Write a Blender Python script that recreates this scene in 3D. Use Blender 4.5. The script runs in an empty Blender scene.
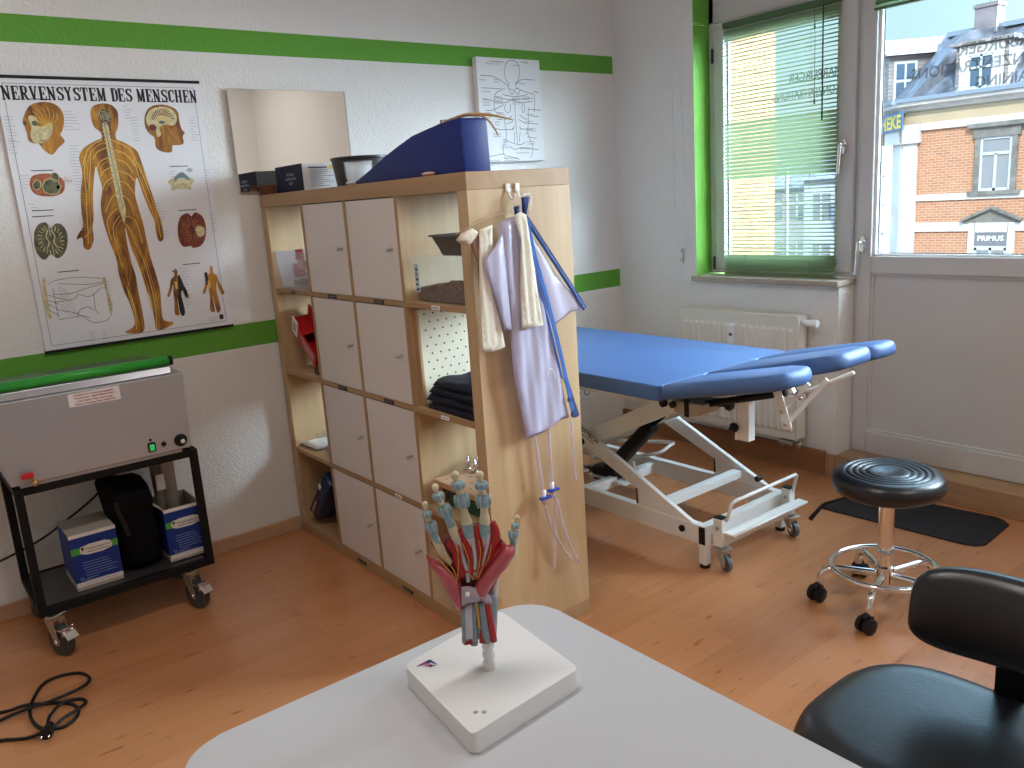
import bpy, bmesh, math, random
from mathutils import Vector, Matrix, geometry
random.seed(7)
PI = math.pi
SC = bpy.context.scene
COL = SC.collection
X, Y, Z = Vector((1, 0, 0)), Vector((0, 1, 0)), Vector((0, 0, 1))

# ---------------------------------------------------------------- materials
def nt(name):
    m = bpy.data.materials.new(name); m.use_nodes = True
    t = m.node_tree; t.nodes.clear()
    out = t.nodes.new('ShaderNodeOutputMaterial')
    return m, t, out

def mat(name, col, rough=0.5, metal=0.0, spec=0.5, coat=0.0, var=0.0, vscale=8.0, bump=0.0, bscale=60.0,
        trans=0.0, alpha=1.0, emit=None, estr=0.0, stretch=None, ior=1.45):
    m, t, out = nt(name)
    b = t.nodes.new('ShaderNodeBsdfPrincipled')
    b.inputs['Base Color'].default_value = (*col, 1)
    b.inputs['Roughness'].default_value = rough
    b.inputs['Metallic'].default_value = metal
    b.inputs['Specular IOR Level'].default_value = spec
    b.inputs['Coat Weight'].default_value = coat
    b.inputs['Coat Roughness'].default_value = 0.12
    b.inputs['Transmission Weight'].default_value = trans
    b.inputs['Alpha'].default_value = alpha
    b.inputs['IOR'].default_value = ior
    if emit:
        b.inputs['Emission Color'].default_value = (*emit, 1)
        b.inputs['Emission Strength'].default_value = estr
    tc = t.nodes.new('ShaderNodeTexCoord')
    mp = t.nodes.new('ShaderNodeMapping')
    t.links.new(tc.outputs['Object'], mp.inputs['Vector'])
    if stretch: mp.inputs['Scale'].default_value = stretch
    if var > 0:
        n = t.nodes.new('ShaderNodeTexNoise'); n.inputs['Scale'].default_value = vscale
        n.inputs['Detail'].default_value = 4
        t.links.new(mp.outputs['Vector'], n.inputs['Vector'])
        r = t.nodes.new('ShaderNodeValToRGB')
        r.color_ramp.elements[0].position = 0.3; r.color_ramp.elements[1].position = 0.7
        r.color_ramp.elements[0].color = (*[c * (1 - var) for c in col], 1)
        r.color_ramp.elements[1].color = (*[min(1, c * (1 + var * 0.6)) for c in col], 1)
        t.links.new(n.outputs['Fac'], r.inputs['Fac'])
        t.links.new(r.outputs['Color'], b.inputs['Base Color'])
    if bump > 0:
        n2 = t.nodes.new('ShaderNodeTexNoise'); n2.inputs['Scale'].default_value = bscale
        n2.inputs['Detail'].default_value = 3
        t.links.new(mp.outputs['Vector'], n2.inputs['Vector'])
        bp = t.nodes.new('ShaderNodeBump'); bp.inputs['Strength'].default_value = bump
        bp.inputs['Distance'].default_value = 0.01
        t.links.new(n2.outputs['Fac'], bp.inputs['Height'])
        t.links.new(bp.outputs['Normal'], b.inputs['Normal'])
    t.links.new(b.outputs['BSDF'], out.inputs['Surface'])
    return m

def math_node(t, op, a=None, b=None, clamp=False):
    n = t.nodes.new('ShaderNodeMath'); n.operation = op; n.use_clamp = clamp
    for i, v in enumerate((a, b)):
        if v is None: continue
        if isinstance(v, (int, float)): n.inputs[i].default_value = v
        else: t.links.new(v, n.inputs[i])
    return n.outputs[0]

def mix_rgb(t, fac, a, b, mode='MIX'):
    n = t.nodes.new('ShaderNodeMix'); n.data_type = 'RGBA'; n.blend_type = mode
    if isinstance(fac, (int, float)): n.inputs['Factor'].default_value = fac
    else: t.links.new(fac, n.inputs['Factor'])
    for k, v in (('A', a), ('B', b)):
        s = [i for i in n.inputs if i.name == k and i.type == 'RGBA'][0]
        if isinstance(v, tuple): s.default_value = (*v, 1)
        else: t.links.new(v, s)
    return [o for o in n.outputs if o.type == 'RGBA'][0]

# ---------------------------------------------------------------- mesh helpers
def xf(vs, M):
    for v in vs: v.co = M @ v.co
    return vs

def box(bm, x0, x1, y0, y1, z0, z1, bev=0.0, mi=0, seg=2, M=None):
    x0, x1 = min(x0, x1), max(x0, x1); y0, y1 = min(y0, y1), max(y0, y1); z0, z1 = min(z0, z1), max(z0, z1)
    c = [(x0,y0,z0),(x1,y0,z0),(x1,y1,z0),(x0,y1,z0),(x0,y0,z1),(x1,y0,z1),(x1,y1,z1),(x0,y1,z1)]
    v = [bm.verts.new(p) for p in c]
    fs = [bm.faces.new([v[i] for i in q]) for q in ((3,2,1,0),(4,5,6,7),(0,1,5,4),(1,2,6,5),(2,3,7,6),(3,0,4,7))]
    for f in fs: f.material_index = mi
    if bev > 0:
        es = {e for f in fs for e in f.edges}
        r = bmesh.ops.bevel(bm, geom=list(es), offset=bev, segments=seg, profile=0.5, affect='EDGES', clamp_overlap=True)
        for f in r['faces']: f.material_index = mi
        v = list({vv for f in r['faces'] for vv in f.verts} | {vv for vv in v if vv.is_valid})
    if M is not None: xf(v, M)
    return v

def obox(bm, p0, p1, w, h, up=Z, bev=0.0, mi=0, seg=2):
    """square bar from p0 to p1, width w sideways, h along up"""
    p0, p1 = Vector(p0), Vector(p1); d = (p1 - p0); L = d.length; d.normalize()
    s = d.cross(Vector(up)).normalized(); u = s.cross(d).normalized()
    M = Matrix((( d.x, s.x, u.x, p0.x), (d.y, s.y, u.y, p0.y), (d.z, s.z, u.z, p0.z), (0,0,0,1)))
    return box(bm, 0, L, -w/2, w/2, -h/2, h/2, bev, mi, seg, M)

def catmull(pts, n=6, closed=False):
    P = [Vector(p) for p in pts]; out = []
    N = len(P); rng = range(N if closed else N - 1)
    for i in rng:
        if closed: a, b, c, d = P[(i-1) % N], P[i], P[(i+1) % N], P[(i+2) % N]
        else: a, b, c, d = P[max(i-1, 0)], P[i], P[i+1], P[min(i+2, N-1)]
        for k in range(n):
            t = k / n
            out.append(0.5 * ((2*b) + (c-a)*t + (2*a-5*b+4*c-d)*t*t + (3*b-a-3*c+d)*t*t*t))
    if not closed: out.append(P[-1])
    return out

def tube(bm, pts, r, seg=10, closed=False, mi=0, smooth=0, flat=1.0):
    P = [Vector(p) for p in pts]
    if smooth:
        rr = r if isinstance(r, (list, tuple)) else None
        if rr: R = [v.x for v in catmull([Vector((q, 0, 0)) for q in rr], smooth, closed)]
        P = catmull(P, smooth, closed)
        if rr: r = R
    n = len(P); rs = r if isinstance(r, (list, tuple)) else [r] * n
    up = None; rings = []
    for i in range(n):
        a = P[i-1] if (i > 0 or closed) else P[i]; b = P[(i+1) % n] if (i < n-1 or closed) else P[i]
        d = (b - a)
        d = d.normalized() if d.length > 1e-9 else Vector((0, 0, 1))
        if up is None:
            up = d.orthogonal().normalized()
        up = (up - d * up.dot(d)); up = up.normalized() if up.length > 1e-6 else d.orthogonal().normalized()
        s = d.cross(up)
        rings.append([bm.verts.new(P[i] + (up * math.cos(2*PI*k/seg) * flat + s * math.sin(2*PI*k/seg)) * max(rs[i], 1e-5)) for k in range(seg)])
    fs = []
    m = n if closed else n - 1
    for i in range(m):
        A, B = rings[i], rings[(i+1) % n]
        for k in range(seg):
            fs.append(bm.faces.new((A[k], A[(k+1) % seg], B[(k+1) % seg], B[k])))
    if not closed:
        fs.append(bm.faces.new(rings[0][::-1])); fs.append(bm.faces.new(rings[-1]))
    for f in fs: f.material_index = mi; f.smooth = True
    return [v for q in rings for v in q]

def cyl(bm, p0, p1, r0, r1=None, seg=20, mi=0):
    return tube(bm, [p0, p1], [r0, r0 if r1 is None else r1], seg, mi=mi)

def lathe(bm, prof, c=(0, 0, 0), axis='z', seg=32, mi=0, M=None):
    rings = []
    for r, z in prof:
        if r < 1e-6: rings.append([bm.verts.new((0, 0, z))])
        else: rings.append([bm.verts.new((r*math.cos(2*PI*k/seg), r*math.sin(2*PI*k/seg), z)) for k in range(seg)])
    for A, B in zip(rings, rings[1:]):
        for k in range(seg):
            q = []
            for v in (A[k % len(A)], A[(k+1) % len(A)], B[(k+1) % len(B)], B[k % len(B)]):
                if v not in q: q.append(v)
            if len(q) > 2:
                f = bm.faces.new(q); f.material_index = mi; f.smooth = True
    vs = [v for q in rings for v in q]
    T = Matrix.Translation(Vector(c))
    if axis == 'x': T = T @ Matrix.Rotation(PI/2, 4, 'Y')
    if axis == 'y': T = T @ Matrix.Rotation(-PI/2, 4, 'X')
    if M is not None: T = T @ M
    return xf(vs, T)

def ring(bm, c, R, r, seg=48, s2=10, mi=0, axis='z'):
    pts = []
    for k in range(seg):
        a = 2*PI*k/seg
        if axis == 'z': pts.append((c[0]+R*math.cos(a), c[1]+R*math.sin(a), c[2]))
        if axis == 'y': pts.append((c[0]+R*math.cos(a), c[1], c[2]+R*math.sin(a)))
        if axis == 'x': pts.append((c[0], c[1]+R*math.cos(a), c[2]+R*math.sin(a)))
    return tube(bm, pts, r, s2, closed=True, mi=mi)

def F3(O, U, V, N):
    O, U, V, N = Vector(O), Vector(U).normalized(), Vector(V).normalized(), Vector(N).normalized()
    return lambda p, n=0.0: O + U * p[0] + V * p[1] + N * n

def prism(bm, poly, F, n0, n1, mi=0, bev=0.0, seg=3):
    a = [bm.verts.new(F(p, n0)) for p in poly]; b = [bm.verts.new(F(p, n1)) for p in poly]
    N = len(poly)
    fs = [bm.faces.new(a[::-1]), bm.faces.new(b)]
    for i in range(N): fs.append(bm.faces.new((a[i], a[(i+1) % N], b[(i+1) % N], b[i])))
    for f in fs: f.material_index = mi
    vs = a + b
    if bev > 0:
        r = bmesh.ops.bevel(bm, geom=list({e for f in fs for e in f.edges}), offset=bev, segments=seg, profile=0.5, affect='EDGES', clamp_overlap=True)
        for f in r['faces']: f.material_index = mi; f.smooth = True
        vs = list({v for f in r['faces'] for v in f.verts})
    return vs

def seg_dist(p, a, b):
    ab = (b[0]-a[0], b[1]-a[1]); L = ab[0]**2 + ab[1]**2
    t = 0 if L == 0 else max(0, min(1, ((p[0]-a[0])*ab[0] + (p[1]-a[1])*ab[1]) / L))
    return math.hypot(p[0]-a[0]-ab[0]*t, p[1]-a[1]-ab[1]*t)

def inside(p, poly):
    c = False; n = len(poly)
    for i in range(n):
        a, b = poly[i], poly[i-1]
        if (a[1] > p[1]) != (b[1] > p[1]) and p[0] < (b[0]-a[0])*(p[1]-a[1])/(b[1]-a[1]) + a[0]: c = not c
    return c

def tri_fill(poly, step):
    xs = [p[0] for p in poly]; ys = [p[1] for p in poly]
    vs = [Vector((p[0], p[1])) for p in poly]; n = len(vs)
    es = [(i, (i+1) % n) for i in range(n)]
    inner = []
    y = min(ys) + step/2; row = 0
    while y < max(ys):
        x = min(xs) + (step/2 if row % 2 else step)
        while x < max(xs):
            if inside((x, y), poly) and min(seg_dist((x, y), poly[i], poly[(i+1) % n]) for i in range(n)) > step*0.45:
                inner.append(Vector((x, y)))
            x += step
        y += step; row += 1
    r = geometry.delaunay_2d_cdt(vs + inner, es, [], 1, 1e-7)
    return r[0], r[2]

def pillow(bm, poly, F, hf, hb, R, step, base=0.0, mi=0, wave=None):
    """puffed closed shape: front rises hf, back hb over distance R from the outline"""
    vv, ff = tri_fill(poly, step); n = len(poly); front = []; back = []
    pl = [tuple(p[:2]) for p in poly]
    for v in vv:
        d = min(seg_dist(v, pl[i], pl[(i+1) % n]) for i in range(n))
        k = math.sqrt(max(0, 1 - (1 - min(d/R, 1))**2))
        w = wave(v) if wave else 0
        front.append(bm.verts.new(F(v, base + hf*k + w)))
        back.append(front[-1] if d < 1e-6 else bm.verts.new(F(v, base - hb*k + w)))
    for f in ff:
        for L, rev in ((front, False), (back, True)):
            q = [L[i] for i in f]
            if rev: q = q[::-1]
            try:
                g = bm.faces.new(q); g.smooth = True; g.material_index = mi
            except ValueError: pass
    return front + back

def cloth(bm, poly, F, wave, th, step, mi=0):
    vv, ff = tri_fill(poly, step); A = []; B = []
    for v in vv:
        w = wave(v); A.append(bm.verts.new(F(v, w + th))); B.append(bm.verts.new(F(v, w)))
    cnt = {}
    for f in ff:
        g = bm.faces.new([A[i] for i in f]); g.smooth = True; g.material_index = mi
        g = bm.faces.new([B[i] for i in f][::-1]); g.smooth = True; g.material_index = mi
        for i in range(len(f)):
            a, b = f[i], f[(i+1) % len(f)]; cnt[(a, b)] = 1
    for (a, b) in cnt:
        if (b, a) not in cnt:
            g = bm.faces.new((A[b], A[a], B[a], B[b])); g.material_index = mi
    return A + B

def ribbon(bm, pts, F, w, n0, n1=None, mi=0, smooth=0):
    """flat printed / drawn line in a plane"""
    P = [Vector((p[0], p[1], 0)) for p in pts]
    if smooth: P = catmull(P, smooth)
    prev = None
    for i in range(len(P)):
        a = P[max(i-1, 0)]; b = P[min(i+1, len(P)-1)]; d = (b-a)
        if d.length < 1e-9: continue
        d.normalize(); s = Vector((-d.y, d.x, 0)) * w/2
        cur = (bm.verts.new(F(P[i]+s, n0)), bm.verts.new(F(P[i]-s, n0)))
        if prev:
            f = bm.faces.new((prev[0], prev[1], cur[1], cur[0])); f.material_index = mi
        prev = cur

def flat(bm, poly, F, n, mi=0):
    f = bm.faces.new([bm.verts.new(F(p, n)) for p in poly]); f.material_index = mi
    return f

def circ(cx, cy, r, n=20, ry=None): return [(cx + r*math.cos(2*PI*k/n), cy + (ry or r)*math.sin(2*PI*k/n)) for k in range(n)]
def rect(x0, x1, y0, y1): return [(x0,y0),(x1,y0),(x1,y1),(x0,y1)]

def rrect(x0, x1, y0, y1, r, n=6):
    out = []
    for cx, cy, a0 in ((x1-r, y1-r, 0), (x0+r, y1-r, PI/2), (x0+r, y0+r, PI), (x1-r, y0+r, 3*PI/2)):
        for k in range(n+1):
            a = a0 + k*PI/2/n; out.append((cx+r*math.cos(a), cy+r*math.sin(a)))
    return out

# ---------------------------------------------------------------- object helpers
def props(o, label=None, cat=None, group=None, kind=None):
    if label: o['label'] = label
    if cat: o['category'] = cat
    if group: o['group'] = group
    if kind: o['kind'] = kind
    return o

def root_of(o):
    while o.parent: o = o.parent
    return o

def finish(bm, name, mats, parent=None, origin=None, recalc=True):
    if recalc: bmesh.ops.recalc_face_normals(bm, faces=bm.faces[:])
    me = bpy.data.meshes.new(name); 
    org = Vector((0, 0, 0))
    if parent is not None:
        r = root_of(parent)
        org = Vector(r.get('_org', (0, 0, 0)))
    elif origin is not None: org = Vector(origin)
    else:
        xs = [v.co.x for v in bm.verts]; ys = [v.co.y for v in bm.verts]; zs = [v.co.z for v in bm.verts]
        org = Vector(((min(xs)+max(xs))/2, (min(ys)+max(ys))/2, min(zs)))
    for v in bm.verts: v.co -= org
    bm.to_mesh(me); bm.free()
    for m in (mats if isinstance(mats, (list, tuple)) else [mats]): me.materials.append(m)
    o = bpy.data.objects.new(name, me); COL.objects.link(o)
    if parent is not None: o.parent = parent
    else: o.location = org; o['_org'] = tuple(org)
    return o

def thing(name, label, cat, loc, group=None, kind=None):
    o = bpy.data.objects.new(name, None); COL.objects.link(o); o.location = loc
    o['_org'] = tuple(loc); o.empty_display_size = 0.05
    return props(o, label, cat, group, kind)

def part(name, mats, parent, fn, label=None, smooth=None):
    bm = bmesh.new(); fn(bm)
    o = finish(bm, name, mats, parent)
    if smooth is not None: shade(o, smooth)
    if label: o['label'] = label
    return o

def single(name, mats, fn, label, cat, group=None, kind=None, smooth=None, origin=None):
    bm = bmesh.new(); fn(bm)
    o = finish(bm, name, mats, None, origin)
    if smooth is not None: shade(o, smooth)
    return props(o, label, cat, group, kind)

def shade(o, ang=35):
    me = o.data
    for p in me.polygons: p.use_smooth = True
    bm = bmesh.new(); bm.from_mesh(me)
    for e in bm.edges:
        if len(e.link_faces) == 2: e.smooth = e.calc_face_angle(0) < math.radians(ang)
        else: e.smooth = False
    bm.to_mesh(me); bm.free()
    return o

def copy_tree(o, parent=None):
    c = o.copy(); COL.objects.link(c); c.parent = parent
    for ch in o.children: copy_tree(ch, c)
    return c

_FONT_CACHE = {}
def text_into(bm, s, F, x, y, h, w=None, mi=0, n=0.0, align='l', mirror=False, bold=0.0, th=0.0, xw=None):
    """lettering as mesh; h = cap height, w = full width to fit; placed in plane F"""
    cu = bpy.data.curves.new('t', 'FONT'); cu.body = s; cu.size = 1.0; cu.offset = bold; cu.resolution_u = 3
    ob = bpy.data.objects.new('t', cu); COL.objects.link(ob)
    dg = bpy.context.evaluated_depsgraph_get(); ev = ob.evaluated_get(dg)
    me = ev.to_mesh()
    vs = [v.co.copy() for v in me.vertices]; fs = [tuple(p.vertices) for p in me.polygons]
    ev.to_mesh_clear(); bpy.data.objects.remove(ob); bpy.data.curves.remove(cu)
    if not vs: return
    x0 = min(v.x for v in vs); x1 = max(v.x for v in vs); sy = h / 0.70
    sx = sy if w is None else w / (x1 - x0)
    W = (x1 - x0) * sx
    off = 0 if align == 'l' else (-W/2 if align == 'c' else -W)
    nv = []
    for v in vs:
        px = (v.x - x0) * sx + off
        if mirror: px = -px
        nv.append(bm.verts.new(F((x + px, y + v.y * sy), n)))
    for f in fs:
        try:
            g = bm.faces.new([nv[i] for i in f]); g.material_index = mi
        except ValueError: pass
EXPO = 1.15
SKY = 1.0
SKY_GLOW = 38.0
SKY_GLOW_POW = 6.0
SKY_GLOW_DIR = (0.66, -0.72, 0.45)
SUN = 2.8
SUN_DIR = (0.62, 0.42, -0.66)
FILL_LAMP = 9.0
POSTER={'body':[(-0.5934,1.7954),(-0.5916,1.8228),(-0.5781,1.8408),(-0.5474,1.8495),(-0.5173,1.8444),(-0.5001,1.8238),(-0.5005,1.7959),(-0.5068,1.765),(-0.519,1.7398),(-0.5167,1.7201),(-0.4909,1.7085),(-0.4535,1.6794),(-0.4429,1.6389),(-0.4354,1.5951),(-0.4258,1.5362),(-0.4155,1.4616),(-0.4048,1.4161),(-0.4029,1.3707),(-0.4056,1.3437),(-0.4203,1.3343),(-0.4283,1.35),(-0.4298,1.3878),(-0.4286,1.4146),(-0.4412,1.4557),(-0.4567,1.5229),(-0.4688,1.5817),(-0.4836,1.5241),(-0.4819,1.4802),(-0.4721,1.4057),(-0.4698,1.3458),(-0.4641,1.27),(-0.4545,1.2081),(-0.4492,1.1459),(-0.455,1.069),(-0.4523,1.028),(-0.4166,1.0134),(-0.445,0.997),(-0.4843,0.995),(-0.4875,1.0423),(-0.4902,1.1201),(-0.5019,1.1675),(-0.5097,1.2291),(-0.5217,1.2905),(-0.5335,1.351),(-0.5387,1.3986),(-0.5414,1.3368),(-0.5376,1.262),(-0.5305,1.2162),(-0.5299,1.1555),(-0.5274,1.0787),(-0.5306,1.0019),(-0.5615,0.991),(-0.6029,1.0019),(-0.5634,1.0253),(-0.5661,1.0992),(-0.5819,1.1617),(-0.5891,1.2225),(-0.5894,1.282),(-0.6038,1.3567),(-0.6125,1.4299),(-0.6114,1.4873),(-0.5969,1.5437),(-0.6008,1.5864),(-0.6051,1.626),(-0.6181,1.587),(-0.6335,1.517),(-0.6424,1.4462),(-0.6533,1.404),(-0.6563,1.361),(-0.6754,1.3264),(-0.694,1.3353),(-0.6934,1.3711),(-0.7129,1.3655),(-0.706,1.3836),(-0.6838,1.4133),(-0.681,1.4629),(-0.6721,1.533),(-0.6554,1.6023),(-0.6567,1.658),(-0.6354,1.6922),(-0.5917,1.7166),(-0.5701,1.7261),(-0.5694,1.747),(-0.5878,1.7651)],'spine':[(-0.5595,1.7748),(-0.5427,1.779),(-0.539,1.7259),(-0.5353,1.6553),(-0.5315,1.5839),(-0.5305,1.5119),(-0.5263,1.468),(-0.5401,1.4163),(-0.5495,1.4621),(-0.5525,1.513),(-0.5548,1.5848),(-0.5571,1.6558),(-0.5579,1.726)],'spine2':[(-0.5541,1.7748),(-0.5474,1.7748),(-0.5453,1.7119),(-0.5416,1.6413),(-0.5379,1.5698),(-0.536,1.5121),(-0.5385,1.4615),(-0.5429,1.5125),(-0.5452,1.5844),(-0.5489,1.6556),(-0.5523,1.719)],'head1':[(-0.8147,1.7744),(-0.8172,1.7876),(-0.8042,1.814),(-0.7882,1.8365),(-0.7617,1.8487),(-0.7242,1.8507),(-0.6975,1.8377),(-0.6843,1.8111),(-0.6867,1.7814),(-0.6963,1.7543),(-0.7054,1.7381),(-0.695,1.7163),(-0.7192,1.6934),(-0.7433,1.6707),(-0.7648,1.6847),(-0.7795,1.7078),(-0.7975,1.7107),(-0.8104,1.7215),(-0.8106,1.7414),(-0.8128,1.7573)],'skull':[(-0.7991,1.7943),(-0.79,1.8049),(-0.7737,1.7997),(-0.7695,1.7811),(-0.7738,1.7705),(-0.7569,1.7678),(-0.7297,1.7813),(-0.7268,1.7611),(-0.7376,1.7342),(-0.7553,1.7182),(-0.7793,1.7091),(-0.7976,1.7173),(-0.8009,1.7413),(-0.7943,1.7652)],'head2':[(-0.4091,1.7821),(-0.4014,1.8135),(-0.3789,1.8394),(-0.3415,1.8485),(-0.3058,1.8433),(-0.2792,1.8233),(-0.2779,1.7825),(-0.2729,1.7561),(-0.2642,1.7443),(-0.2739,1.7296),(-0.2749,1.7031),(-0.2982,1.6975),(-0.3178,1.6962),(-0.3243,1.6728),(-0.3539,1.6719),(-0.3806,1.6884),(-0.3808,1.7246),(-0.3944,1.7391),(-0.406,1.7564)],'brain2':[(-0.403,1.785),(-0.3943,1.8136),(-0.3728,1.8323),(-0.3397,1.8414),(-0.3056,1.8346),(-0.288,1.8145),(-0.2894,1.7854),(-0.3094,1.7708),(-0.3382,1.7751),(-0.3701,1.7563),(-0.391,1.7607)],'brain2b':[(-0.3711,1.7966),(-0.3476,1.8082),(-0.3191,1.8041),(-0.3066,1.7897),(-0.328,1.7939),(-0.3476,1.7895),(-0.36,1.7751),(-0.3554,1.7389),(-0.3712,1.7303),(-0.3712,1.7679)],'cell':[(-0.8319,1.5744),(-0.8206,1.597),(-0.7907,1.6054),(-0.7534,1.6028),(-0.7268,1.5868),(-0.7205,1.563),(-0.7328,1.5358),(-0.7665,1.525),(-0.8098,1.5299),(-0.8292,1.5471)],'cellA':[(-0.7941,1.5633),(-0.7822,1.582),(-0.7622,1.5881),(-0.7411,1.5777),(-0.7344,1.5567),(-0.7485,1.5338),(-0.7717,1.5321),(-0.7903,1.5413)],'cellB':[(-0.8228,1.57),(-0.8102,1.5858),(-0.7967,1.5771),(-0.8,1.5581),(-0.8142,1.5478),(-0.8226,1.5564)],'brainL':[(-0.8462,1.4041),(-0.8267,1.4304),(-0.8034,1.4343),(-0.7916,1.414),(-0.7699,1.4292),(-0.7499,1.418),(-0.7417,1.3892),(-0.7463,1.354),(-0.7624,1.3199),(-0.7871,1.3037),(-0.8075,1.3198),(-0.8296,1.3021),(-0.8479,1.3207),(-0.8543,1.3562)],'brainR':[(-0.3458,1.3817),(-0.329,1.4232),(-0.2995,1.4366),(-0.2861,1.4235),(-0.2686,1.4377),(-0.243,1.4207),(-0.2347,1.3814),(-0.243,1.3353),(-0.2646,1.3058),(-0.2968,1.2992),(-0.3064,1.3078),(-0.3342,1.3071),(-0.3481,1.336)],'patch':[(-0.2776,1.3767),(-0.258,1.3831),(-0.2409,1.371),(-0.2477,1.3466),(-0.2703,1.3421)],'vert':[(-0.3563,1.5599),(-0.3314,1.5768),(-0.2984,1.5966),(-0.2754,1.5778),(-0.2548,1.562),(-0.2716,1.5415),(-0.2708,1.5263),(-0.3082,1.531),(-0.3464,1.5267),(-0.3467,1.5446)],'vertB':[(-0.3325,1.5694),(-0.3147,1.5881),(-0.2943,1.5934),(-0.2784,1.5779),(-0.272,1.5596),(-0.2944,1.5725),(-0.3174,1.5703),(-0.3296,1.5588)],'figA':[(-0.3818,1.2235),(-0.3725,1.2148),(-0.3738,1.1963),(-0.3621,1.1826),(-0.3565,1.1585),(-0.3459,1.1258),(-0.3423,1.1079),(-0.355,1.1064),(-0.363,1.1357),(-0.3655,1.1595),(-0.3713,1.121),(-0.368,1.0811),(-0.3673,1.0446),(-0.3811,1.0354),(-0.3869,1.0789),(-0.3887,1.1074),(-0.3897,1.0603),(-0.3894,1.0413),(-0.407,1.0468),(-0.4015,1.0933),(-0.4002,1.1323),(-0.3955,1.1629),(-0.4091,1.1334),(-0.4176,1.1173),(-0.426,1.1214),(-0.4127,1.1494),(-0.4014,1.1838),(-0.3874,1.1962)],'figB':[(-0.2406,1.2217),(-0.2307,1.2128),(-0.2318,1.1938),(-0.2194,1.1797),(-0.2132,1.1549),(-0.2018,1.1214),(-0.1979,1.1031),(-0.2112,1.1014),(-0.2199,1.1315),(-0.2228,1.156),(-0.2285,1.1165),(-0.2247,1.0756),(-0.2236,1.0381),(-0.238,1.0286),(-0.2445,1.0732),(-0.2467,1.1025),(-0.2472,1.0542),(-0.2468,1.0347),(-0.2653,1.0404),(-0.26,1.0881),(-0.259,1.1281),(-0.2544,1.1595),(-0.2684,1.1292),(-0.2772,1.1127),(-0.2861,1.117),(-0.2724,1.1456),(-0.2608,1.181),(-0.2462,1.1937)],'figAr':[(-0.3725,1.1946),(-0.3621,1.1826),(-0.3565,1.1585),(-0.3459,1.1258),(-0.355,1.1064),(-0.363,1.1357),(-0.3713,1.121),(-0.368,1.0811),(-0.3673,1.0446),(-0.3811,1.0354),(-0.3869,1.0789)],'plexL':[(-0.8503,1.2321),(-0.8396,1.2352),(-0.8441,1.1786),(-0.8434,1.1066),(-0.8438,1.0892),(-0.8547,1.1009),(-0.8565,1.1658)],'plexR':[(-0.6501,1.2143),(-0.6386,1.2175),(-0.6382,1.1684),(-0.6313,1.1077),(-0.6388,1.0786),(-0.6458,1.087),(-0.6433,1.1541),(-0.6483,1.1919)]}  # this and the tables below: image pixels back-projected onto each thing's plane
POSTER_LINES=[[(-0.8319,1.2129),(-0.8106,1.2248),(-0.7314,1.2291),(-0.6528,1.2146)],[(-0.7996,1.2135),(-0.7097,1.1989),(-0.652,1.2027)],[(-0.8252,1.1763),(-0.7673,1.1722),(-0.712,1.1845),(-0.6489,1.1964)],[(-0.8237,1.1473),(-0.7577,1.1506),(-0.7418,1.1662),(-0.7035,1.1541),(-0.6548,1.1852)],[(-0.8157,1.1173),(-0.7537,1.0943),(-0.7061,1.055),(-0.6573,1.0585),(-0.6401,1.0787)],[(-0.8217,1.1974),(-0.8205,1.0889)],[(-0.8466,1.1789),(-0.8086,1.1599),(-0.7835,1.1538)],[(-0.8451,1.1572),(-0.8122,1.1386)],[(-0.845,1.1429),(-0.8145,1.1172)],[(-0.8461,1.1214),(-0.8168,1.0956)],[(-0.6891,1.1597),(-0.6918,1.1007),(-0.6808,1.0843)],[(-0.7549,1.0871),(-0.7448,1.1078),(-0.7165,1.1159),(-0.6985,1.1016)],[(-0.8217,1.0818),(-0.782,1.0835),(-0.7418,1.0853),(-0.7166,1.0743)]]
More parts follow.
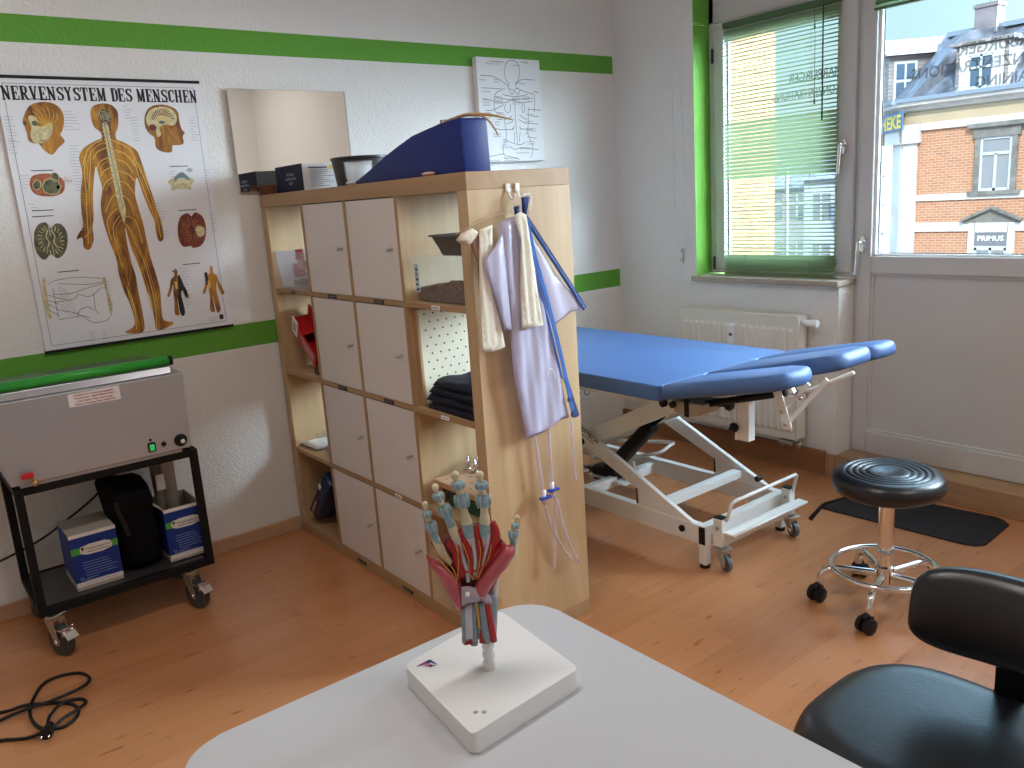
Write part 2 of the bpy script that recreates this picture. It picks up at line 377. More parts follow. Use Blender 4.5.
NERVES=[[(-0.5685,1.7192),(-0.6001,1.7056),(-0.6285,1.6782),(-0.6495,1.63)],[(-0.5595,1.691),(-0.5913,1.6776),(-0.6119,1.65)],[(-0.5598,1.6559),(-0.5908,1.6397),(-0.6054,1.6077)],[(-0.5546,1.6203),(-0.5826,1.607),(-0.5981,1.5863)],[(-0.5521,1.5847),(-0.5793,1.5686),(-0.5942,1.5436)],[(-0.536,1.7189),(-0.5054,1.7044),(-0.4746,1.6798),(-0.4603,1.6364),(-0.4496,1.5956)],[(-0.5335,1.6836),(-0.4972,1.6688),(-0.4691,1.6251)],[(-0.5309,1.6481),(-0.5022,1.6375),(-0.4778,1.5965)],[(-0.5295,1.6053),(-0.5016,1.5973),(-0.4782,1.5675)],[(-0.5269,1.5694),(-0.5042,1.5541),(-0.4861,1.517)],[(-0.5321,1.5192),(-0.5105,1.4963),(-0.4987,1.4371)],[(-0.5448,1.527),(-0.5714,1.5067),(-0.5998,1.4579)],[(-0.5401,1.4163),(-0.5219,1.3797),(-0.5072,1.3191),(-0.4908,1.2574),(-0.4809,1.1804),(-0.4761,1.0874),(-0.4832,1.0027)],[(-0.5447,1.44),(-0.5009,1.4225),(-0.4864,1.3322)],[(-0.553,1.4405),(-0.5819,1.3988),(-0.5797,1.3254),(-0.5729,1.2357),(-0.5661,1.1447),(-0.5567,1.0673),(-0.5591,1.0061)],[(-0.5567,1.4698),(-0.5977,1.4289),(-0.5956,1.356)],[(-0.6285,1.6782),(-0.6466,1.616),(-0.6528,1.5462),(-0.6616,1.4759),(-0.6692,1.4051),(-0.6772,1.3482)],[(-0.6164,1.671),(-0.6327,1.5876),(-0.6491,1.5036),(-0.6599,1.4044),(-0.6842,1.3704)],[(-0.4532,1.6362),(-0.4399,1.5661),(-0.4254,1.4918),(-0.4165,1.4168),(-0.4151,1.349)],[(-0.4716,1.6539),(-0.457,1.5667),(-0.4398,1.4926),(-0.4273,1.4325)],[(-0.5358,1.3364),(-0.5217,1.2905),(-0.508,1.2214),(-0.4985,1.1518),(-0.4929,1.0741)],[(-0.5724,1.2655),(-0.5702,1.1905),(-0.5567,1.1132),(-0.5516,1.0359)]]
CAPS=[(-0.7535,1.8607),(-0.3428,1.8585),(-0.7851,1.6161),(-0.3057,1.6177),(-0.8062,1.4774),(-0.8096,1.4569),(-0.2977,1.4486),(-0.7603,1.2538),(-0.3138,1.2369)]
SKETCH=[[(1.3529,1.9535),(1.3614,1.9711),(1.3422,1.9922),(1.339,2.0223),(1.3454,2.0569),(1.3633,2.0766),(1.3907,2.083),(1.4172,2.0773),(1.4321,2.0562),(1.4343,2.0258),(1.4271,1.9949),(1.4062,1.9724),(1.407,1.9532)],[(1.3327,1.9486),(1.3088,1.9394),(1.2789,1.9257),(1.2629,1.8995),(1.259,1.8562),(1.2663,1.8346),(1.311,1.8306)],[(1.407,1.9532),(1.4383,1.9426),(1.4856,1.9305),(1.5215,1.9224),(1.5256,1.8956),(1.5186,1.8371)],[(1.3185,1.9179),(1.394,1.9108),(1.4788,1.9214)],[(1.2716,1.9083),(1.3341,1.8965),(1.3929,1.8976),(1.4651,1.9016),(1.5141,1.9061)],[(1.264,1.8865),(1.3209,1.8788),(1.3807,1.893),(1.4273,1.8806),(1.513,1.8909)],[(1.3168,1.8307),(1.3189,1.7868),(1.3254,1.7249),(1.3106,1.6896),(1.2994,1.6541),(1.3045,1.6184),(1.321,1.6046)],[(1.4799,1.8591),(1.4742,1.7873),(1.4663,1.7332),(1.4848,1.6877),(1.4943,1.651),(1.4787,1.6101)],[(1.3918,1.8844),(1.3905,1.7959),(1.393,1.7246),(1.3961,1.6751)],[(1.3528,1.9518),(1.3847,1.9413),(1.4213,1.9536)],[(1.3612,1.9407),(1.377,1.9192),(1.3962,1.9372),(1.4126,1.92),(1.4323,1.9424)],[(1.3322,1.8746),(1.3242,1.8483),(1.3426,1.8309),(1.359,1.8443),(1.3651,1.8751)],[(1.4453,1.8808),(1.4368,1.8496),(1.445,1.8319),(1.4549,1.8498),(1.4534,1.8765)],[(1.32,1.8),(1.3497,1.8046),(1.3686,1.8179)],[(1.3299,1.778),(1.366,1.7869),(1.3789,1.8003)],[(1.4088,1.8004),(1.4378,1.7872),(1.4613,1.7783)],[(1.4166,1.8227),(1.4453,1.8051),(1.4692,1.8007)],[(1.3819,1.7648),(1.363,1.7514),(1.3812,1.7559)],[(1.4119,1.7648),(1.4288,1.7513)],[(1.3172,1.6984),(1.3634,1.6845),(1.4106,1.675),(1.448,1.6881)],[(1.3385,1.6714),(1.3727,1.653),(1.4216,1.6612),(1.4823,1.6558)],[(1.1846,2.0039),(1.2628,2.0024),(1.3404,1.9705),(1.3533,1.9579)],[(1.4546,1.9958),(1.5332,1.994)],[(1.4486,1.9956),(1.4113,1.977)],[(1.1883,1.9474),(1.3093,1.9454)],[(1.1916,1.8981),(1.2583,1.8864)],[(1.2034,1.8425),(1.2488,1.8431),(1.3202,1.8701)],[(1.2061,1.6204),(1.2998,1.6319)],[(1.2357,1.7604),(1.2924,1.7498),(1.3689,1.7514)],[(1.4169,1.7531),(1.5019,1.7494)],[(1.4792,1.8501),(1.5652,1.8466)],[(1.4828,1.8188),(1.5441,1.8147)],[(1.4617,1.7828),(1.5412,1.7766)],[(1.4624,1.7151),(1.5233,1.7055)],[(1.2466,2.0739),(1.3375,2.072)],[(1.4493,2.0787),(1.4969,2.0738)],[(1.4157,1.7379),(1.4056,1.6885)],[(1.3797,1.738),(1.3757,1.6889)],[(1.2701,1.8259),(1.3104,1.8236)],[(1.2736,1.7998),(1.3082,1.7982)],[(1.5168,1.9401),(1.5531,1.932)],[(1.3167,1.6226),(1.4047,1.6026)],[(1.4091,1.6569),(1.5316,1.6504)]]
HANG={'cordline':[(-0.0592,1.3178),(-0.0064,1.3383),(0.0581,1.3559),(0.1353,1.3705)],'bundle':[(-0.0702,1.3079),(-0.0485,1.3251),(-0.0134,1.3361),(0.0061,1.3237),(-0.0131,1.3032),(-0.0282,1.2881),(-0.0515,1.2928)],'brown':[(-0.0249,1.3233),(0.0063,1.3264),(0.0154,1.2732),(0.008,1.2293),(-0.0049,1.2417),(-0.0211,1.2902)],'band1':[(0.0066,1.3292),(0.0496,1.3398),(0.0446,1.2425),(0.0453,1.1286),(0.0571,1.0545),(0.0699,0.9877),(0.0251,0.9803),(-0.0175,0.9873),(-0.0076,1.1353)],'band2':[(0.1197,1.3602),(0.1426,1.37),(0.1604,1.3605),(0.1701,1.2941),(0.1852,1.1939),(0.1906,1.1133),(0.2002,1.0337),(0.161,1.0334),(0.1186,1.0307),(0.1281,1.1475),(0.1361,1.2911)],'sheet':[(0.0748,1.3436),(0.0876,1.1523),(0.0899,0.9123),(0.1053,0.8207),(0.1246,0.6914),(0.1949,0.6973),(0.2714,0.722),(0.3011,0.722),(0.2761,0.8499),(0.2518,1.0292),(0.2159,1.1371),(0.1799,1.2731),(0.1639,1.3574),(0.1195,1.3574)],'flap':[(0.0057,1.2435),(0.048,1.2815),(0.0796,1.3154),(0.0839,1.2388),(0.0851,1.1236),(0.0888,1.0351),(0.0595,1.0395),(0.0441,1.1144)],'right':[(0.17,1.3399),(0.2049,1.3),(0.2945,1.1733),(0.3885,1.0759),(0.3955,1.0497),(0.3444,1.0535),(0.2713,1.0172),(0.2527,1.0414),(0.2276,1.1357),(0.1901,1.2577)],'zipA':[(0.1683,1.3656),(0.2485,1.2584),(0.3489,1.1213),(0.3958,1.056)],'zipB':[(0.17,1.3399),(0.189,1.2433),(0.226,1.1148),(0.2541,1.0043),(0.2854,0.8641),(0.3104,0.7331)],'zipC':[(0.2889,0.8539),(0.3097,0.7855),(0.3313,0.722)],'tubes':[[(0.1663,0.6943),(0.1854,0.5137),(0.2064,0.4003),(0.2649,0.2749),(0.3184,0.2143)],[(0.2212,0.7202),(0.2218,0.5269),(0.2314,0.4538),(0.2185,0.3317),(0.2115,0.2336)],[(0.2326,0.4703),(0.2591,0.3567),(0.3125,0.227)],[(0.3091,0.7137),(0.3118,0.5903),(0.3175,0.511)]],'clamps':[(0.2181,0.5046),(0.1835,0.4877)],'hook':[(0.1447,1.4399),(0.1774,1.4329),(0.1424,1.4121),(0.1682,1.4109),(0.1481,1.3922),(0.1734,1.3824)]}
HANDP={'f':[[(-0.0676,1.0259),(-0.0668,1.0145),(-0.063,0.9975),(-0.0575,0.9754),(-0.051,0.9591),(-0.0411,0.9424)],[(-0.0524,1.0484),(-0.0499,1.0384),(-0.0428,1.017),(-0.0357,0.9949),(-0.0304,0.9776),(-0.0232,0.9552)],[(-0.0251,1.0627),(-0.0228,1.0527),(-0.0196,1.029),(-0.0161,1.0026),(-0.014,0.9857),(-0.0123,0.9639)],[(0.0065,1.0599),(0.0075,1.0488),(0.0091,1.0264),(0.0084,1.0003),(0.0076,0.9837),(0.0034,0.9624)],[(0.0513,0.9968),(0.0484,0.987),(0.0441,0.9766),(0.0443,0.9584),(0.0406,0.9442),(0.0258,0.926)]],'thenar':[(0.0314,0.9585),(0.0393,0.9584),(0.0421,0.9526),(0.0413,0.9466),(0.0306,0.9305),(0.0158,0.9147),(0.0005,0.8914),(-0.0128,0.8977),(-0.007,0.9145),(0.0106,0.9373),(0.0229,0.9508)],'hypo':[(-0.0691,0.9529),(-0.0611,0.9467),(-0.0462,0.9355),(-0.0348,0.9222),(-0.0304,0.9069),(-0.0302,0.8945),(-0.0335,0.8811),(-0.0392,0.8817),(-0.046,0.8961),(-0.0562,0.9243),(-0.0662,0.9399)],'palm':[(-0.0659,0.969),(-0.0473,0.9769),(-0.0261,0.9892),(-0.0012,0.9917),(0.017,0.9948),(0.0223,0.975),(0.0326,0.9596),(0.0258,0.926),(0.0118,0.8903),(-0.0293,0.8919),(-0.0369,0.9101),(-0.0523,0.9435)],'red':[[(-0.0272,0.9893),(-0.0187,0.9693),(-0.0157,0.9496),(-0.016,0.9301)],[(-0.0057,0.9921),(-0.0023,0.9774),(-0.0041,0.9534),(-0.0078,0.9342)],[(0.0181,0.9947),(0.0201,0.9753),(0.012,0.9567),(0.0016,0.9382)],[(-0.0421,0.9715),(-0.031,0.956),(-0.0303,0.9364),(-0.0247,0.9212)],[(0.0327,0.962),(0.0182,0.9488),(0.0012,0.9333),(-0.007,0.9145)],[(-0.0378,0.9274),(-0.0215,0.9331),(-0.0012,0.9311),(0.0073,0.9229)]],'yel':[[(-0.0321,0.9706),(-0.0299,0.9559),(-0.0314,0.9365),(-0.0352,0.9173)],[(-0.023,0.9721),(-0.0168,0.9497),(-0.0172,0.9302),(-0.0124,0.9187)],[(-0.0014,0.9749),(-0.0005,0.9555),(-0.0055,0.934),(-0.01,0.9197)],[(0.0149,0.9661),(0.009,0.9472),(-0.001,0.9336),(-0.0066,0.9194)],[(-0.0515,0.9797),(-0.0489,0.9577),(-0.0372,0.9347),(-0.0352,0.9173),(-0.0315,0.8922)],[(-0.0626,0.9687),(-0.056,0.9535),(-0.0419,0.9327),(-0.0352,0.9173)]],'wht':[[(-0.0306,0.9753),(-0.0245,0.9529),(-0.0204,0.933),(-0.0194,0.9157)],[(-0.0101,0.9781),(-0.0082,0.9586),(-0.0086,0.9392),(-0.0123,0.9199)],[(0.0115,0.9809),(0.0078,0.9619),(0.0006,0.9407),(-0.0064,0.9218)]],'band':[(-0.03,0.9119),(-0.0208,0.9122),(-0.0074,0.9084),(0.0011,0.9001),(0.0087,0.8944),(0.0091,0.8843),(0.0022,0.8838),(-0.0043,0.8889),(-0.0227,0.8876),(-0.0311,0.8834)],'fore':[(-0.0321,0.8848),(-0.025,0.8878),(0.0002,0.8877),(0.0153,0.89),(0.018,0.8797),(0.0121,0.8221),(-0.0334,0.8243),(-0.0346,0.8448)],'foret':[[(-0.0253,0.8841),(-0.0303,0.8253)],[(-0.0219,0.8837),(-0.0246,0.8336)],[(-0.0149,0.8855),(-0.0191,0.8203)],[(-0.0047,0.8832),(-0.0028,0.8466),(-0.0011,0.8222)],[(0.0012,0.8864),(0.0048,0.8559),(0.0082,0.8225)],[(-0.0116,0.8889),(-0.0105,0.8675),(-0.0101,0.8473)],[(-0.0289,0.882),(-0.0296,0.8645)]],'btn':[(-0.0219,0.9044)],'back':[(0.0059,0.9033),(0.0187,0.907),(0.0301,0.9232),(0.0379,0.9371),(0.0411,0.9515),(0.0407,0.9442),(0.0339,0.9277),(0.0223,0.9091),(0.0177,0.8747),(0.0148,0.8397),(0.0106,0.8401)]}
# ---------------------------------------------------------------- camera
YAW, PITCH, ROLL = 0.6577, 0.2210, -0.0668
FOCAL_PX = 823.3
cam_d = bpy.data.cameras.new('camera'); cam = bpy.data.objects.new('camera', cam_d); COL.objects.link(cam)
fwd = Vector((math.sin(YAW)*math.cos(PITCH), math.cos(YAW)*math.cos(PITCH), -math.sin(PITCH)))
rt = Vector((math.cos(YAW), -math.sin(YAW), 0)); upv = rt.cross(fwd)
rt2 = rt*math.cos(ROLL) + upv*math.sin(ROLL); up2 = -rt*math.sin(ROLL) + upv*math.cos(ROLL)
cam.matrix_world = Matrix(((rt2.x, up2.x, -fwd.x, -1.373), (rt2.y, up2.y, -fwd.y, -3.436), (rt2.z, up2.z, -fwd.z, 1.4085), (0,0,0,1)))
cam_d.sensor_width = 36; cam_d.lens = FOCAL_PX/1024*36; cam_d.clip_start = 0.02; cam_d.clip_end = 500
SC.camera = cam
SC.view_settings.view_transform = 'Standard'; SC.view_settings.look = 'None'
SC.view_settings.exposure = EXPO; SC.view_settings.gamma = 1.0
SC.view_settings.use_curve_mapping = False
SC.cycles.max_bounces = 10; SC.cycles.diffuse_bounces = 5; SC.cycles.glossy_bounces = 4
SC.cycles.transparent_max_bounces = 24; SC.cycles.transmission_bounces = 6
SC.cycles.caustics_reflective = False; SC.cycles.caustics_refractive = False
SC.cycles.sample_clamp_indirect = 6; SC.cycles.use_denoising = True
try: SC.cycles.denoiser = 'OPENIMAGEDENOISE'
except Exception: pass

# ---------------------------------------------------------------- shared materials
def wall_mat(stripes):
    m, t, out = nt('wall_paint'); b = t.nodes.new('ShaderNodeBsdfPrincipled')
    g = t.nodes.new('ShaderNodeNewGeometry')
    sx = t.nodes.new('ShaderNodeSeparateXYZ'); t.links.new(g.outputs['Position'], sx.inputs[0])
    base = (0.80, 0.78, 0.745)
    n = t.nodes.new('ShaderNodeTexNoise'); n.inputs['Scale'].default_value = 1.7; n.inputs['Detail'].default_value = 3
    t.links.new(g.outputs['Position'], n.inputs['Vector'])
    c = mix_rgb(t, n.outputs['Fac'], (0.76, 0.745, 0.715), (0.83, 0.815, 0.785))
    if stripes:
        def band(a, b_):
            lo = math_node(t, 'GREATER_THAN', sx.outputs['Z'], a); hi = math_node(t, 'LESS_THAN', sx.outputs['Z'], b_)
            return math_node(t, 'MULTIPLY', lo, hi)
        k = math_node(t, 'ADD', band(2.050, 2.1425), band(0.866, 0.966))
        k = math_node(t, 'MULTIPLY', k, math_node(t, 'LESS_THAN', sx.outputs['X'], 2.137), clamp=True)
        c = mix_rgb(t, k, c, (0.115, 0.36, 0.035))
    t.links.new(c, b.inputs['Base Color']); b.inputs['Roughness'].default_value = 0.75
    n2 = t.nodes.new('ShaderNodeTexNoise'); n2.inputs['Scale'].default_value = 95; n2.inputs['Detail'].default_value = 2.5
    t.links.new(g.outputs['Position'], n2.inputs['Vector'])
    n3 = t.nodes.new('ShaderNodeTexVoronoi'); n3.inputs['Scale'].default_value = 70
    t.links.new(g.outputs['Position'], n3.inputs['Vector'])
    h = math_node(t, 'SUBTRACT', n2.outputs['Fac'], math_node(t, 'MULTIPLY', n3.outputs['Distance'], 0.45))
    bp = t.nodes.new('ShaderNodeBump'); bp.inputs['Strength'].default_value = 0.55; bp.inputs['Distance'].default_value = 0.006
    t.links.new(h, bp.inputs['Height']); t.links.new(bp.outputs['Normal'], b.inputs['Normal'])
    t.links.new(b.outputs['BSDF'], out.inputs['Surface'])
    return m

def floor_mat():
    m, t, out = nt('beech_laminate'); b = t.nodes.new('ShaderNodeBsdfPrincipled')
    g = t.nodes.new('ShaderNodeNewGeometry')
    br = t.nodes.new('ShaderNodeTexBrick'); br.offset = 0.37; br.offset_frequency = 2; br.squash = 1
    t.links.new(g.outputs['Position'], br.inputs['Vector'])
    br.inputs['Scale'].default_value = 1; br.inputs['Brick Width'].default_value = 0.93; br.inputs['Row Height'].default_value = 0.0985
    br.inputs['Mortar Size'].default_value = 0.0008; br.inputs['Mortar Smooth'].default_value = 0.3; br.inputs['Bias'].default_value = 0
    br.inputs['Color1'].default_value = (0.41, 0.158, 0.060, 1); br.inputs['Color2'].default_value = (0.53, 0.222, 0.090, 1)
    br.inputs['Mortar'].default_value = (0.31, 0.115, 0.042, 1)
    mp = t.nodes.new('ShaderNodeMapping'); mp.inputs['Scale'].default_value = (1.6, 22, 1)
    t.links.new(g.outputs['Position'], mp.inputs['Vector'])
    n = t.nodes.new('ShaderNodeTexNoise'); n.inputs['Scale'].default_value = 1.6; n.inputs['Detail'].default_value = 6; n.inputs['Distortion'].default_value = 1.2
    t.links.new(mp.outputs['Vector'], n.inputs['Vector'])
    c = mix_rgb(t, math_node(t, 'MULTIPLY', n.outputs['Fac'], 0.75), br.outputs['Color'], (0.60, 0.27, 0.118), 'MIX')
    # dark beech flecks
    mp2 = t.nodes.new('ShaderNodeMapping'); mp2.inputs['Scale'].default_value = (9, 42, 1)
    t.links.new(g.outputs['Position'], mp2.inputs['Vector'])
    n4 = t.nodes.new('ShaderNodeTexNoise'); n4.inputs['Scale'].default_value = 1.0; n4.inputs['Detail'].default_value = 2
    t.links.new(mp2.outputs['Vector'], n4.inputs['Vector'])
    fl = t.nodes.new('ShaderNodeMapRange'); fl.inputs['From Min'].default_value = 0.66; fl.inputs['From Max'].default_value = 0.76
    t.links.new(n4.outputs['Fac'], fl.inputs['Value'])
    c = mix_rgb(t, math_node(t, 'MULTIPLY', fl.outputs[0], 0.75), c, (0.20, 0.065, 0.022))
    t.links.new(c, b.inputs['Base Color'])
    b.inputs['Roughness'].default_value = 0.27; b.inputs['Specular IOR Level'].default_value = 0.85
    t.links.new(b.outputs['BSDF'], out.inputs['Surface'])
    return m

def wood_mat(name, c1, c2, axis='z', rough=0.4, scale=1.0, knots=False):
    m, t, out = nt(name); b = t.nodes.new('ShaderNodeBsdfPrincipled')
    tc = t.nodes.new('ShaderNodeTexCoord'); mp = t.nodes.new('ShaderNodeMapping')
    s = {'z': (9, 9, 0.9), 'x': (0.9, 9, 9), 'y': (9, 0.9, 9)}[axis]
    mp.inputs['Scale'].default_value = [v*scale for v in s]
    t.links.new(tc.outputs['Object'], mp.inputs['Vector'])
    n = t.nodes.new('ShaderNodeTexNoise'); n.inputs['Scale'].default_value = 1.3; n.inputs['Detail'].default_value = 6
    n.inputs['Distortion'].default_value = 0.8
    t.links.new(mp.outputs['Vector'], n.inputs['Vector'])
    r = t.nodes.new('ShaderNodeValToRGB'); r.color_ramp.elements[0].position = 0.32; r.color_ramp.elements[1].position = 0.68
    r.color_ramp.elements[0].color = (*c1, 1); r.color_ramp.elements[1].color = (*c2, 1)
    t.links.new(n.outputs['Fac'], r.inputs['Fac']); c = r.outputs['Color']
    if knots:
        mp2 = t.nodes.new('ShaderNodeMapping'); mp2.inputs['Scale'].default_value = (14, 14, 7)
        t.links.new(tc.outputs['Object'], mp2.inputs['Vector'])
        n4 = t.nodes.new('ShaderNodeTexNoise'); n4.inputs['Scale'].default_value = 1; n4.inputs['Detail'].default_value = 1
        t.links.new(mp2.outputs['Vector'], n4.inputs['Vector'])
        fl = t.nodes.new('ShaderNodeMapRange'); fl.inputs['From Min'].default_value = 0.72; fl.inputs['From Max'].default_value = 0.80
        t.links.new(n4.outputs['Fac'], fl.inputs['Value'])
        c = mix_rgb(t, math_node(t, 'MULTIPLY', fl.outputs[0], 0.5), c, (0.30, 0.15, 0.06))
    t.links.new(c, b.inputs['Base Color']); b.inputs['Roughness'].default_value = rough
    t.links.new(b.outputs['BSDF'], out.inputs['Surface'])
    return m

def glass_mat(name, tint=(0.93, 0.97, 0.97), refl=0.6):
    m, t, out = nt(name)
    tr = t.nodes.new('ShaderNodeBsdfTransparent'); tr.inputs['Color'].default_value = (*tint, 1)
    gl = t.nodes.new('ShaderNodeBsdfGlossy'); gl.inputs['Roughness'].default_value = 0.02
    fr = t.nodes.new('ShaderNodeFresnel'); fr.inputs['IOR'].default_value = 1.45
    mx = t.nodes.new('ShaderNodeMixShader')
    t.links.new(math_node(t, 'MULTIPLY', fr.outputs[0], refl), mx.inputs[0])
    t.links.new(tr.outputs[0], mx.inputs[1]); t.links.new(gl.outputs[0], mx.inputs[2])
    t.links.new(mx.outputs[0], out.inputs['Surface'])
    return m

def film_mat(name, col, clear=0.5, gloss=0.25, rough=0.2):
    """translucent plastic film: part see-through, part diffuse"""
    m, t, out = nt(name)
    tr = t.nodes.new('ShaderNodeBsdfTransparent'); tr.inputs['Color'].default_value = (*[min(1, c*1.1) for c in col], 1)
    b = t.nodes.new('ShaderNodeBsdfPrincipled'); b.inputs['Base Color'].default_value = (*col, 1); b.inputs['Roughness'].default_value = rough
    b.inputs['Specular IOR Level'].default_value = gloss*2
    mx = t.nodes.new('ShaderNodeMixShader'); mx.inputs[0].default_value = 1-clear
    t.links.new(tr.outputs[0], mx.inputs[1]); t.links.new(b.outputs[0], mx.inputs[2])
    t.links.new(mx.outputs[0], out.inputs['Surface'])
    return m

M_WALL = wall_mat(False); M_WALLS = wall_mat(True); M_FLOOR = floor_mat()
M_CEIL = mat('ceiling_paint', (0.82, 0.81, 0.79), 0.9)
M_GREEN = mat('green_paint', (0.15, 0.42, 0.045), 0.6, bump=0.3, bscale=90)
M_FRAME = mat('window_lacquer', (0.62, 0.61, 0.595), 0.35, var=0.04, vscale=3)
M_SEAL_SHADE = mat('rubber_and_gap_shade', (0.03, 0.03, 0.03), 0.6)
M_GLASS = glass_mat('window_glass')
M_STEP = wood_mat('step_wood', (0.36, 0.20, 0.10), (0.50, 0.30, 0.16), 'y', 0.4)
M_PLINTH = wood_mat('plinth_wood', (0.27, 0.11, 0.045), (0.40, 0.18, 0.075), 'y', 0.45)
M_SKIRT = wood_mat('skirting_wood', (0.48, 0.29, 0.17), (0.58, 0.37, 0.23), 'x', 0.45)
M_SILL = wood_mat('sill_stone', (0.34, 0.29, 0.22), (0.44, 0.38, 0.30), 'y', 0.35, 3)
M_BIRCH = wood_mat('birch_veneer', (0.44, 0.285, 0.145), (0.57, 0.395, 0.225), 'z', 0.38, 1.0, True)
M_BIRCHE = wood_mat('birch_edge', (0.36, 0.215, 0.105), (0.43, 0.265, 0.135), 'y', 0.45)
M_WHITE = mat('white_lacquer', (0.72, 0.67, 0.64), 0.4, var=0.03, vscale=4)
M_BLACK = mat('black_plastic', (0.007, 0.007, 0.008), 0.45, spec=0.35)
M_BLACKM = mat('black_steel', (0.005, 0.005, 0.0055), 0.6, 0.0, spec=0.25)
M_CHROME = mat('chrome', (0.82, 0.82, 0.83), 0.10, 1.0)
M_STEEL = mat('zinc_steel', (0.55, 0.54, 0.50), 0.32, 1.0)
M_WMETAL = mat('white_powder_coat', (0.84, 0.85, 0.84), 0.32, coat=0.2)
M_PAPER = mat('paper', (0.80, 0.80, 0.80), 0.7)
M_INK = mat('black_ink', (0.02, 0.02, 0.025), 0.7)
M_GREY = mat('grey_ink', (0.30, 0.30, 0.32), 0.7)

# ---------------------------------------------------------------- setting
def struct(name, mats, fn, smooth=None):
    bm = bmesh.new(); fn(bm); o = finish(bm, name, mats)
    if smooth: shade(o, smooth)
    o['kind'] = 'structure'; return o

WX = 2.14
struct('floor', M_FLOOR, lambda b: box(b, -2.6, 2.42, -5.2, 0.0, -0.1, 0.0))
struct('ceiling', M_CEIL, lambda b: box(b, -2.6, 2.42, -5.2, 0.0, 3.0, 3.1))
struct('wall_back', M_WALLS, lambda b: box(b, -2.6, 2.45, 0.0, 0.2, -0.1, 3.1))
struct('wall_left', M_WALL, lambda b: box(b, -2.8, -2.6, -5.4, 0.2, -0.1, 3.1))
struct('wall_front', M_WALL, lambda b: box(b, -2.6, 2.45, -5.4, -5.2, -0.1, 3.1))
def right_wall(b):
    box(b, WX, 2.42, -0.566, 0.0, 0, 3.0)
    box(b, WX, 2.42, -1.39, -0.566, 0, 0.915)
    box(b, WX, 2.42, -3.22, -0.566, 2.58, 3.0)
    box(b, WX, 2.42, -3.22, -2.46, 0, 0.915)
    box(b, WX, 2.42, -5.2, -3.22, 0, 3.0)
    b.faces.ensure_lookup_table(); b.normal_update()
    for f in b.faces:
        c = f.calc_center_median()
        if abs(c.y + 0.566) < 1e-4 and abs(f.normal.y) > 0.9 and c.z > 0.95 and c.z < 2.9: f.material_index = 1
struct('wall_right', [M_WALL, M_GREEN], right_wall)
# upper-left part of the first pier is only green beside the opening: thin paint edge
struct('baseboard_back', M_SKIRT, lambda b: (box(b, -2.6, -0.002, -0.016, 0, 0, 0.062, 0.003), box(b, 0.39, 2.12, -0.016, 0, 0, 0.062, 0.003)))
struct('baseboard_left', M_SKIRT, lambda b: box(b, -2.6, -2.584, -5.2, -0.016, 0, 0.062, 0.003))
struct('trim_1', M_PLINTH, lambda b: box(b, 2.118, WX, -1.345, 0.0, 0, 0.118, 0.002))
struct('trim_2', M_STEP, lambda b: (box(b, 2.125, 2.42, -2.46, -1.392, 0, 0.108, 0.004), box(b, 2.118, WX, -1.392, -1.347, 0, 0.108, 0.003)))

FX = 2.275
def make_window():
    w = thing('window_1', None, None, (2.28, -0.98, 0.93), kind='structure')
    def frame(b):
        box(b, FX-0.012, 2.35, -0.600, -0.568, 0.945, 2.58, 0.004)
        box(b, FX-0.012, 2.35, -1.388, -0.568, 2.205, 2.579, 0.004)
        box(b, FX-0.012, 2.35, -1.388, -0.600, 0.945, 0.965, 0.003)
    part('window_frame', M_FRAME, w, frame)
    def sash(b):
        y0, y1, z0, z1 = -1.382, -0.603, 0.968, 2.200
        box(b, FX-0.022, 2.315, y1-0.062, y1, z0, z1, 0.006)
        box(b, FX-0.022, 2.315, y0, y0+0.092, z0, z1, 0.006)
        box(b, FX-0.021, 2.315, y0+0.09, y1-0.06, z0, z0+0.07, 0.005)
        box(b, FX-0.021, 2.315, y0+0.09, y1-0.06, z1-0.07, z1, 0.005)
    part('sash', M_FRAME, w, sash)
    part('glazing_seal', M_SEAL_SHADE, w, lambda b: (box(b, 2.283, 2.287, -0.672, -0.664, 1.038, 2.13), box(b, 2.283, 2.287, -1.29, -1.283, 1.038, 2.13)))
    part('glass_pane', M_GLASS, w, lambda b: box(b, 2.285, 2.289, -1.2915, -0.664, 1.036, 2.132))
    part('window_sill', M_SILL, w, lambda b: box(b, 2.105, FX-0.012, -1.402, -0.555, 0.916, 0.944, 0.004))
    def handle(b):
        lathe(b, [(0,0),(0.015,0),(0.015,0.008),(0,0.008)], (FX-0.031, -1.338, 1.545), 'x', M=Matrix.Scale(1.0,4))
        prism(b, circ(0, 0, 0.014, 20, 0.033), F3((FX-0.022, -1.338, 1.54), Y, Z, -X), 0, 0.010)
        tube(b, [(FX-0.03, -1.338, 1.55), (FX-0.055, -1.338, 1.55), (FX-0.060, -1.334, 1.54), (FX-0.060, -1.326, 1.42)], [0.008, 0.008, 0.009, 0.008], 10, smooth=4)
    part('window_handle', M_CHROME, w, handle, smooth=40)
    for z in (1.0, 2.05):
        part('hinge', M_SEAL_SHADE, w, lambda b: cyl(b, (FX-0.028, -0.601, z-0.035), (FX-0.028, -0.601, z+0.035), 0.006))
    # lettering on the pane, read from the street
    def lett(b):
        F = F3((2.2905, 0, 0), Y, Z, X)
        text_into(b, 'MARBURGER', F, -1.29, 1.858, 0.045, 0.27); text_into(b, 'KONZENTRATIONS-', F, -1.285, 1.785, 0.038, 0.36)
    part('window_lettering', M_GREY, w, lett)
    # wood quarter of the recess side, lower pier end
    return w
make_window()

